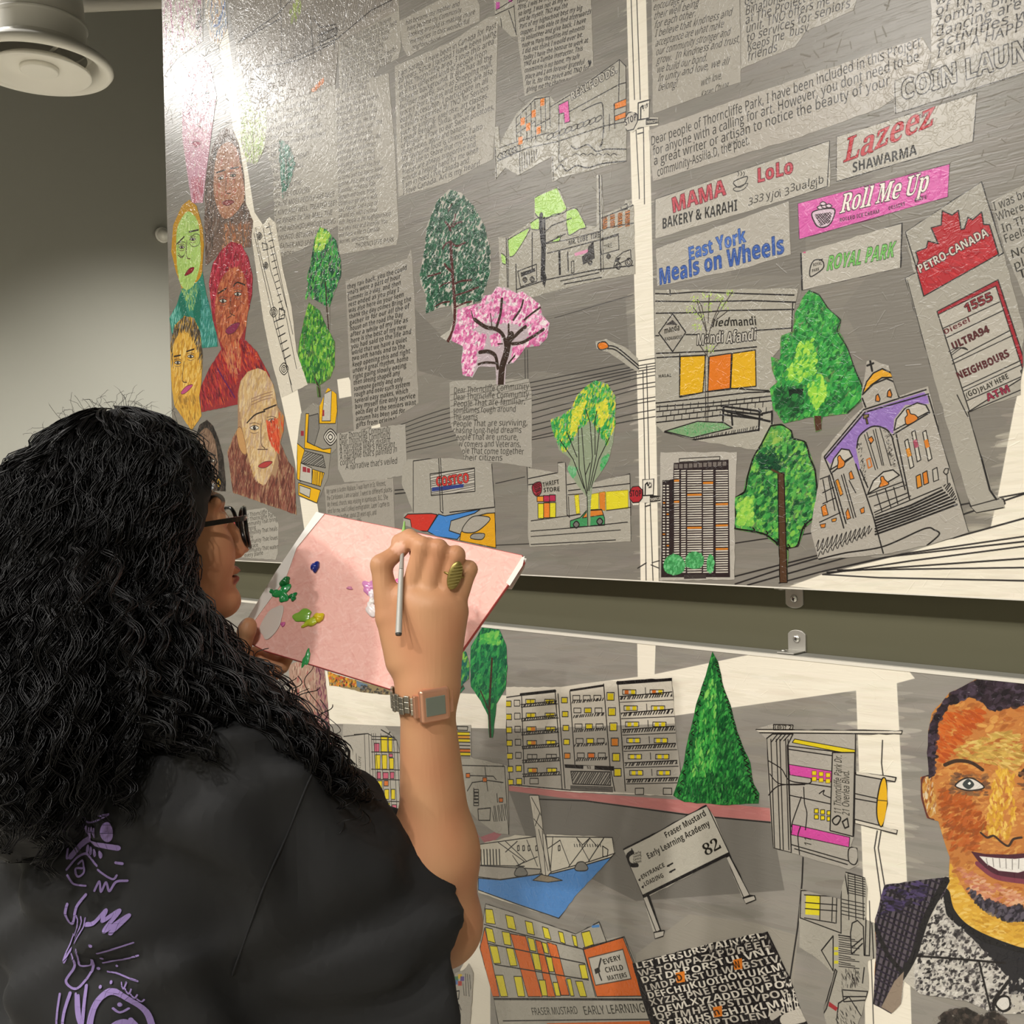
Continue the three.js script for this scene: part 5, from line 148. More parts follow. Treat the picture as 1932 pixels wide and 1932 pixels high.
["U","painted_portrait","pale pink face glazed with glossy varnish",283,[421,5056,165,217,214,108,225,-173,125,-366,-132,-392,-136,-400,-70,-245,-236,51,-76,300,-101,458],[["f",265,[434,4992,165,248,200,112,211,-167,126,-339,-133,-392,-148,-368,-179,-45,-146,123,-100,442],1],["d",[265,266,267,268,269],400,55.4,2.6,70,[434,4992,165,248,200,112,211,-167,126,-339,-133,-392,-148,-368,-179,-45,-146,123,-100,442]],["f",270,[526,4936,73,-2,71,-40,-73,5],1],["s",271,7.4,[526,4936,73,-2,71,-40,-73,5],1,1],["f",272,[570,4924,29,8,27,-25,-29,-8],1],["f",273,[603,4916,10,4,9,-10]],["s",274,6.6,[518,4969,82,-15,80,-34],1,0],["s",275,5.8,[529,4900,67,-29,67,-7],1,0],["f",270,[852,4872,70,-2,68,-38,-70,4],1],["s",271,7.2,[852,4872,70,-2,68,-38,-70,4],1,1],["f",272,[894,4860,28,8,26,-24,-28,-8],1],["f",273,[926,4852,10,4,8,-9]],["s",274,6.4,[844,4904,79,-14,77,-34],1,0],["s",275,5.8,[855,4836,64,-28,65,-7],1,0],["s",276,16.2,[512,5029,181,-23],1,0],["s",276,15.8,[839,4962,200,-58],1,0],["s",277,10.1,[775,4864,-39,-193,86,-67],1,0],["f",278,[607,4485,91,5,116,-44,-120,-20],1],["s",279,5.8,[607,4485,91,5,116,-44,-120,-20],1,1],["d",[280,281,282],100,55.2,4,90,[558,4112,268,-34,-13,-259,-237,53]]]],
["U","painted_portrait","brown face with dark hair under glossy varnish",298,[1130,4420,170,54,160,-72,100,-165,90,-341,14,-278,134,-207,-50,-251,-562,64,-348,-95,-5,497,49,424,128,258],[["d",[284,285,286,287,288],520,61.3,4,75,[1130,4420,170,54,160,-72,100,-165,90,-341,14,-278,122,-204,-586,106,-361,-376,-6,482,49,424]],["f",289,[1121,4237,199,77,186,-104,118,-307,16,-239,-219,-119,-219,32,-155,291],1],["d",[289,290,291,292,293],340,53.2,2.6,70,[1121,4237,199,77,186,-104,118,-307,16,-239,-219,-119,-219,32,-155,291]],["f",270,[1135,3991,59,2,57,-29,-59,0],1],["s",271,7.1,[1135,3991,59,2,57,-29,-59,0],1,1],["f",272,[1170,3982,24,9,22,-19,-24,-8],1],["f",273,[1197,3978,8,4,7,-8]],["s",274,6.4,[1128,4018,66,-8,66,-25],1,0],["s",275,5.6,[1138,3960,54,-20,54,-3],1,0],["f",270,[1383,3960,57,2,56,-28,-57,0],1],["s",271,7,[1383,3960,57,2,56,-28,-57,0],1,1],["f",272,[1417,3952,23,8,22,-18,-23,-8],1],["f",273,[1444,3948,7,4,7,-8]],["s",274,6.3,[1376,3988,65,-8,63,-25],1,0],["s",275,5.6,[1386,3930,52,-20,52,-2],1,0],["s",276,15.6,[1112,4054,168,-12],1,0],["s",276,15.4,[1389,4029,161,-25],1,0],["s",277,9.8,[1304,3979,-8,-167,82,-33],1,0],["f",294,[1209,3718,111,4,134,-44,-136,-12],1],["s",279,5.6,[1209,3718,111,4,134,-44,-136,-12],1,1],["d",[295,296,297],140,53,5,95,[1226,3487,533,-82,-36,-226,-537,45]]]],
["U","painted_portrait","green faced portrait with glasses and golden hair",318,[142,3700,207,174,169,31,158,-101,120,-263,18,-187,-52,-254,79,-276,187,-419,18,-158,-338,28,-226,377,-430,-146,-50,186,180,126,122,158,-130,226,-90,222],[["f",299,[80,3356,62,344,207,174,169,31,171,-104,121,-263,2,-210,-94,-300,-414,-52,-134,158],1],["f",300,[200,3443,39,211,161,116,138,-3,156,-139,44,-194,-13,-262,-144,-188,-167,-40,-136,90,-60,188],1],["d",[300,301,302,303,304],360,54.9,2.6,70,[200,3443,39,211,161,116,138,-3,156,-139,44,-194,-13,-262,-144,-188,-167,-40,-136,90,-60,188]],["f",270,[264,3438,64,4,61,-28,-63,-2],1],["s",271,7.5,[264,3438,64,4,61,-28,-63,-2],1,1],["f",272,[302,3430,26,10,24,-19,-26,-9],1],["f",273,[331,3427,9,5,8,-8]],["s",274,6.8,[256,3466,72,-6,70,-24],1,0],["s",275,6,[266,3407,58,-19,60,-1],1,0],["f",270,[516,3477,62,4,60,-27,-61,-2],1],["s",271,7.4,[516,3477,62,4,60,-27,-61,-2],1,1],["f",272,[554,3470,24,9,24,-19,-25,-8],1],["f",273,[582,3466,8,4,8,-7]],["s",274,6.6,[510,3504,70,-5,68,-23],1,0],["s",275,5.9,[520,3446,56,-18,56,-2],1,0],["s",276,16.6,[216,3481,172,48],1,0],["s",276,16.3,[500,3560,203,-20],1,0],["s",277,10.4,[441,3478,-9,-173,81,-41],1,0],["s",277,10.6,[238,3354,83,-42,57,16],1,0],["f",305,[380,3105,100,57,110,-6,-57,-44],1],["s",279,6,[380,3105,100,57,110,-6,-57,-44],1,1],["s",306,7.6,[227,3411,46,73,139,-27,-6,-107,-84,-24,-82,55],1,0],["s",306,7.4,[496,3468,111,44,119,-36,-17,-90,-135,0,-74,54],1,0],["d",[307,308,309],100,50.8,4,90,[304,2962,384,-8,16,-215,-166,-69,-160,118]],["f",310,[214,2881,116,50,73,-214,77,-105,-247,75]],["f",310,[686,2928,50,-88,-20,-394,-153,168,-24,70]],["d",[311,312,313],80,51.7,4,80,[33,2716,178,97,78,-134,-237,-146]],["d",[314,315,316,317],240,53.2,4,80,[737,2866,129,-72,182,-521,-286,9,-72,168]]]],
["U","painted_portrait","woman painted in reds with crimson hair and a patterned shawl",341,[899,2945,87,181,184,108,201,52,191,-62,135,-162,73,-199,-20,-182,-103,-207,-57,-218,227,-152,216,-256,57,-225,-1415,-35,-43,230,224,216,266,178,-164,332],[["d",[319,320,321,322,323],480,63.9,3,75,[899,2945,87,181,184,108,201,52,191,-62,135,-162,73,-199,-20,-182,-111,142,-88,165,-193,34,-203,-94,-109,-162,-62,-225,-72,141]],["f",324,[1074,2838,107,112,177,59,192,-46,89,-140,39,-193,-46,-217,-188,-189,-126,-86,-146,81,-118,183,-38,264],1],["d",[324,325,326,327,328,329],660,63.2,2.6,70,[1074,2838,107,112,177,59,192,-46,89,-140,39,-193,-46,-217,-188,-189,-126,-86,-146,81,-118,183,-38,264]],["f",270,[1107,2718,77,8,73,-32,-75,-6],1],["s",271,7.2,[1107,2718,77,8,73,-32,-75,-6],1,1],["f",272,[1152,2710,31,14,29,-22,-30,-14],1],["f",273,[1188,2708,10,6,10,-10]],["s",274,6.4,[1098,2752,86,-2,84,-26],1,0],["s",275,5.7,[1110,2678,70,-20,70,2],1,0],["f",270,[1407,2742,73,8,71,-32,-73,-6],1],["s",271,7,[1407,2742,73,8,71,-32,-73,-6],1,1],["f",272,[1450,2734,30,14,28,-22,-30,-14],1],["f",273,[1484,2732,10,6,10,-10]],["s",274,6.3,[1399,2776,82,-4,81,-25],1,0],["s",275,5.6,[1410,2703,67,-21,67,2],1,0],["s",276,15.8,[1086,2798,164,26],1,0],["s",276,15.4,[1398,2825,74,25,142,-48],1,0],["s",277,9.8,[1344,2720,-31,-148,96,-52],1,0],["s",277,9.9,[1261,2515,75,15],1,0],["f",330,[1218,2393,138,45,146,-7,-100,-75,-124,-9],1],["s",279,5.7,[1218,2393,138,45,146,-7,-100,-75,-124,-9],1,1],["d",[331,332,333,334,335,336],760,81.9,5,110,[1120,2186,446,61,228,-152,217,-244,57,-211,-528,30,-59,298,-183,-277,-608,-77,-31,202,223,216]],["d",[337,338,339],140,63.3,4,90,[1120,2186,374,58,11,-278,-102,-116,-140,166]],["s",340,21.6,[1036,2015,335,-330]]]],
["U","painted_portrait","yellow faced woman with dark swept hair",355,[17,2400,97,194,231,77,218,-57,127,-164,40,-270,-39,-261,-62,-170,44,-201,-225,-145,-380,301,-47,211,-29,280],[["f",342,[35,2190,71,268,232,78,218,-69,97,-225,15,-254,-93,-234,-251,-71,-220,155,-49,170],1],["d",[342,343,344,345,346],480,63.8,2.6,70,[35,2190,71,268,232,78,218,-69,97,-225,15,-254,-93,-234,-251,-71,-220,155,-49,170]],["f",270,[100,2183,74,11,71,-27,-73,-9],1],["s",271,7.6,[100,2183,74,11,71,-27,-73,-9],1,1],["f",272,[144,2178,30,13,28,-19,-30,-14],1],["f",273,[178,2176,10,6,9,-8]],["s",274,6.9,[92,2214,82,0,82,-20],1,0],["s",275,6.1,[103,2148,67,-17,68,4],1,0],["f",270,[399,2218,71,10,68,-26,-70,-8],1],["s",271,7.5,[399,2218,71,10,68,-26,-70,-8],1,1],["f",272,[441,2213,29,13,27,-20,-29,-12],1],["f",273,[474,2212,10,5,8,-8]],["s",274,6.8,[391,2248,80,0,78,-20],1,0],["s",275,6,[402,2183,65,-17,65,4],1,0],["s",276,16.8,[96,2252,143,-2],1,0],["s",276,16.5,[381,2274,165,7],1,0],["s",277,10.6,[320,2172,-52,-198,96,-37],1,0],["f",347,[232,1840,130,56,138,1,-113,-57,-113,-24],1],["s",279,6,[232,1840,130,56,138,1,-113,-57,-113,-24],1,1],["d",[348,349,287,350],300,59.8,4,75,[18,2427,96,167,230,70,219,-50,127,-164,46,-271,-40,-155,-93,304,-183,170,-196,26,-150,-132,-28,-272]],["d",[351,352,353,354],160,67.6,3,100,[101,1784,528,-35,17,-199,-196,-120,-271,196]]]],
["U","painted_portrait","bald man in a brown jacket with a red patch on one cheek",376,[1432,1716,54,122,148,86,187,16,157,-52,128,-146,57,-210,115,-106,-17,-142,-59,-116,132,-186,94,-62,23,-450,-1163,236,-92,427,118,147,102,84],[["d",[356,357,358,359,360],840,92.9,6,80,[1208,1132,156,158,232,-214,174,-280,341,38,101,310,122,-162,94,-62,17,-444,-1156,244]],["f",361,[1456,1689,54,147,147,85,163,13,158,-52,127,-152,57,-222,12,-242,-54,-214,-119,-190,-117,-88,-158,72,-130,230,-84,256],1],["d",[361,362,363,364,365,366],840,69.3,2.6,70,[1456,1689,54,147,147,85,163,13,158,-52,127,-152,57,-222,12,-242,-54,-214,-119,-190,-117,-88,-158,72,-130,230,-84,256]],["f",270,[1652,1354,86,18,82,-29,-84,-15],1],["s",271,7,[1652,1354,86,18,82,-29,-84,-15],1,1],["f",272,[1704,1351,34,19,32,-24,-34,-18],1],["f",273,[1742,1352,12,8,10,-10]],["s",274,6.2,[1643,1394,96,5,93,-21],1,0],["s",275,5.6,[1656,1309,78,-17,78,10],1,0],["f",270,[1984,1400,74,16,72,-26,-74,-14],1],["s",271,6.8,[1984,1400,74,16,72,-26,-74,-14],1,1],["f",272,[2028,1396,30,17,28,-21,-30,-16],1],["f",273,[2062,1396,10,8,10,-8]],["s",274,6.1,[1976,1435,84,5,82,-20],1,0],["s",275,5.4,[1987,1359,69,-15,68,8],1,0],["s",276,15.3,[1598,1408,156,70,184,22],1,0],["s",276,15,[1916,1514,226,31],1,0],["s",277,9.6,[1865,1384,-9,-197,66,-53],1,0],["s",277,9.6,[1785,1129,182,-9],1,0],["f",367,[1790,962,127,38,135,-6,-92,-44,-92,-10],1],["s",279,5.5,[1790,962,127,38,135,-6,-92,-44,-92,-10],1,1],["d",[368,369,370],140,60,3,100,[1956,1377,202,35,47,-172,-29,-166,-162,104]],["d",[371,372],48,52.1,3,90,[2170,1446,98,-6,-7,-156,-79,-66]],["f",373,[1391,1340,97,18,86,-230,-50,-36,-92,80],1],["s",374,7,[1391,1340,97,18,86,-230,-50,-36,-92,80],1,1],["s",375,8.3,[1688,1582,210,32,180,9],1,0],["s",375,8.3,[1690,1612,209,29,181,11],1,0],["s",375,8.3,[1692,1642,208,26,181,13],1,0]]],
["U","painted_portrait","small dark face with curly black hair and a gold earring",389,[512,1314,115,140,163,42,126,-74,98,-136,92,-187,39,-260,-5,-117,-308,20,-232,166,-125,220],[["d",[377,378,379,380],340,50.6,1.5,60,[497,1288,130,166,162,40,127,-78,98,-130,92,-187,34,-363,-152,3,-9,365,-169,272,-217,-66]],["f",381,[538,1286,194,122,155,-63,95,-175,14,-262,-136,-114,-180,85,-126,179],1],["d",[381,382,383,384],300,58.2,2.6,70,[538,1286,194,122,155,-63,95,-175,14,-262,-136,-114,-180,85,-126,179]],["f",270,[552,1064,70,16,68,-22,-69,-12],1],["s",271,7.4,[552,1064,70,16,68,-22,-69,-12],1,1],["f",272,[594,1062,28,15,27,-17,-28,-14],1],["f",273,[626,1063,10,7,8,-8]],["s",274,6.8,[545,1094,79,6,76,-15],1,0],["s",275,6,[556,1030,64,-12,64,9],1,0],["f",270,[806,1057,68,15,65,-20,-67,-13],1],["s",271,7.4,[806,1057,68,15,65,-20,-67,-13],1,1],["f",272,[846,1056,28,14,26,-16,-28,-15],1],["f",273,[878,1056,9,6,9,-6]],["s",274,6.6,[799,1086,76,6,75,-14],1,0],["s",275,5.9,[810,1024,61,-12,63,8],1,0],["s",276,16.4,[557,1124,109,8],1,0],["s",276,16.2,[824,1125,130,-19],1,0],["s",277,10.4,[742,1050,8,-94,39,-14],1,0],["f",385,[653,880,107,16,104,-22,-106,-24],1],["s",279,6,[653,880,107,16,104,-22,-106,-24],1,1],["s",386,14.6,[978,818,28,38,29,-40,-33,-38],1,1],["d",[387,388],20,34.4,2.0,90,[784,836,130,-30,-29,-52,-78,16]]]],
["U","painted_portrait","small rounded red cut-out at the bottom of the upper panel",390,[1148,402,184,54,91,-82,-31,-218,-99,-101,-140,-25,-57,176],[["d",[390,391,392],40,64.4,3,80,[1148,402,276,0,-34,-301,-236,-60]]]],
["L","background",null,404,0,[["d",[6,393,394,5],2600,387.6,9,6,[1240,6094,7748,-2,-26,-1760,-6712,-2327]],["f",395,[5256,4844,2270,232,78,-402,-1137,-362,-998,140]],["f",396,[6903,4339,476,79,309,6,-64,-556,-1178,-408,12,486]],["f",4,[2396,5552,1494,-93,718,61,640,55,780,176,491,101,1,248,156,2,-14,-217,410,111,361,97,943,9,50,-56,-102,-38,38,-1054,13,-848,-272,-96,3,876,-22,1054,-798,-196,-454,-113,-812,-191,-762,-120,-684,-88,-768,-95,-666,-74,-588,-82]],["f",4,[4652,3278,242,370,110,-345,-12,-423,-280,-98]],["f",397,[5257,4896,619,62,186,16,945,125,521,57,-2,-80,-400,-52,-233,-27,-871,-77,-230,-28,-536,-48]],["d",[398,399,400],120,81.8,7,4,[5257,4892,805,82,1466,180,-2,-76,-1504,-154]],["s",11,8.2,[5578,4840,443,73,872,77,633,79]],["d",[401,9,402],320,250.5,9,4,[2738,5286,2480,253,1722,382,1379,143,11,-1118,-186,-44,-60,1038,-828,-186,-2044,-420,-2064,-260]],["f",403,[4476,4412,412,27,89,-65,121,56,150,134,-424,-194,-128,-92]],["s",11,9.1,[7732,4902,-10,-151,-34,-279,-60,-338]],["s",11,6.2,[8236,5678,-8,-130,10,-88]],["s",11,6.2,[8196,5160,-18,-100,22,-175,14,-117]],["s",11,6.2,[8218,5164,-18,-99,26,-159,16,-100]],["s",11,4.8,[8142,4750,12,-698]],["s",11,4.7,[8211,4798,-7,-212]]]],
["L","painted_tree","dark green leaf shaped tree at the top of the lower panel",414,[5000,6085,96,18,92,-26,73,-113,10,-171,-27,-165,-104,-132,-48,-268,-39,-6,-11,175,-76,100,-110,99,-4,155,14,169],[["d",[405,406,407,408,409],950,50.7,2.4,60,[5000,6080,95,18,93,-26,70,-108,7,-172,-29,-164,-160,-183,-110,52,-107,99,-1,156,16,168]],["d",[410,411,412],95,45.8,2,30,[4982,6006,174,58,44,-94,-220,-18]],["s",413,21.6,[5068,5225,-8,218,43,399]],["s",413,14,[5052,5442,-84,133]]]],
["L","painted_tree","small round teal and green tree beside the leaf shaped tree",420,[4732,5874,75,-4,38,-98,-11,-112,-76,-54,24,-30,-78,-66,-14,89,-92,35,12,82],[["d",[415,416,417,418,419],342,44.2,1.7,60,[4732,5869,70,-2,40,-95,-17,-113,-84,-43,-137,25,9,75]],["s",413,16.7,[4704,5510,4,114]],["s",413,11.2,[4709,5544,73,66]]]],
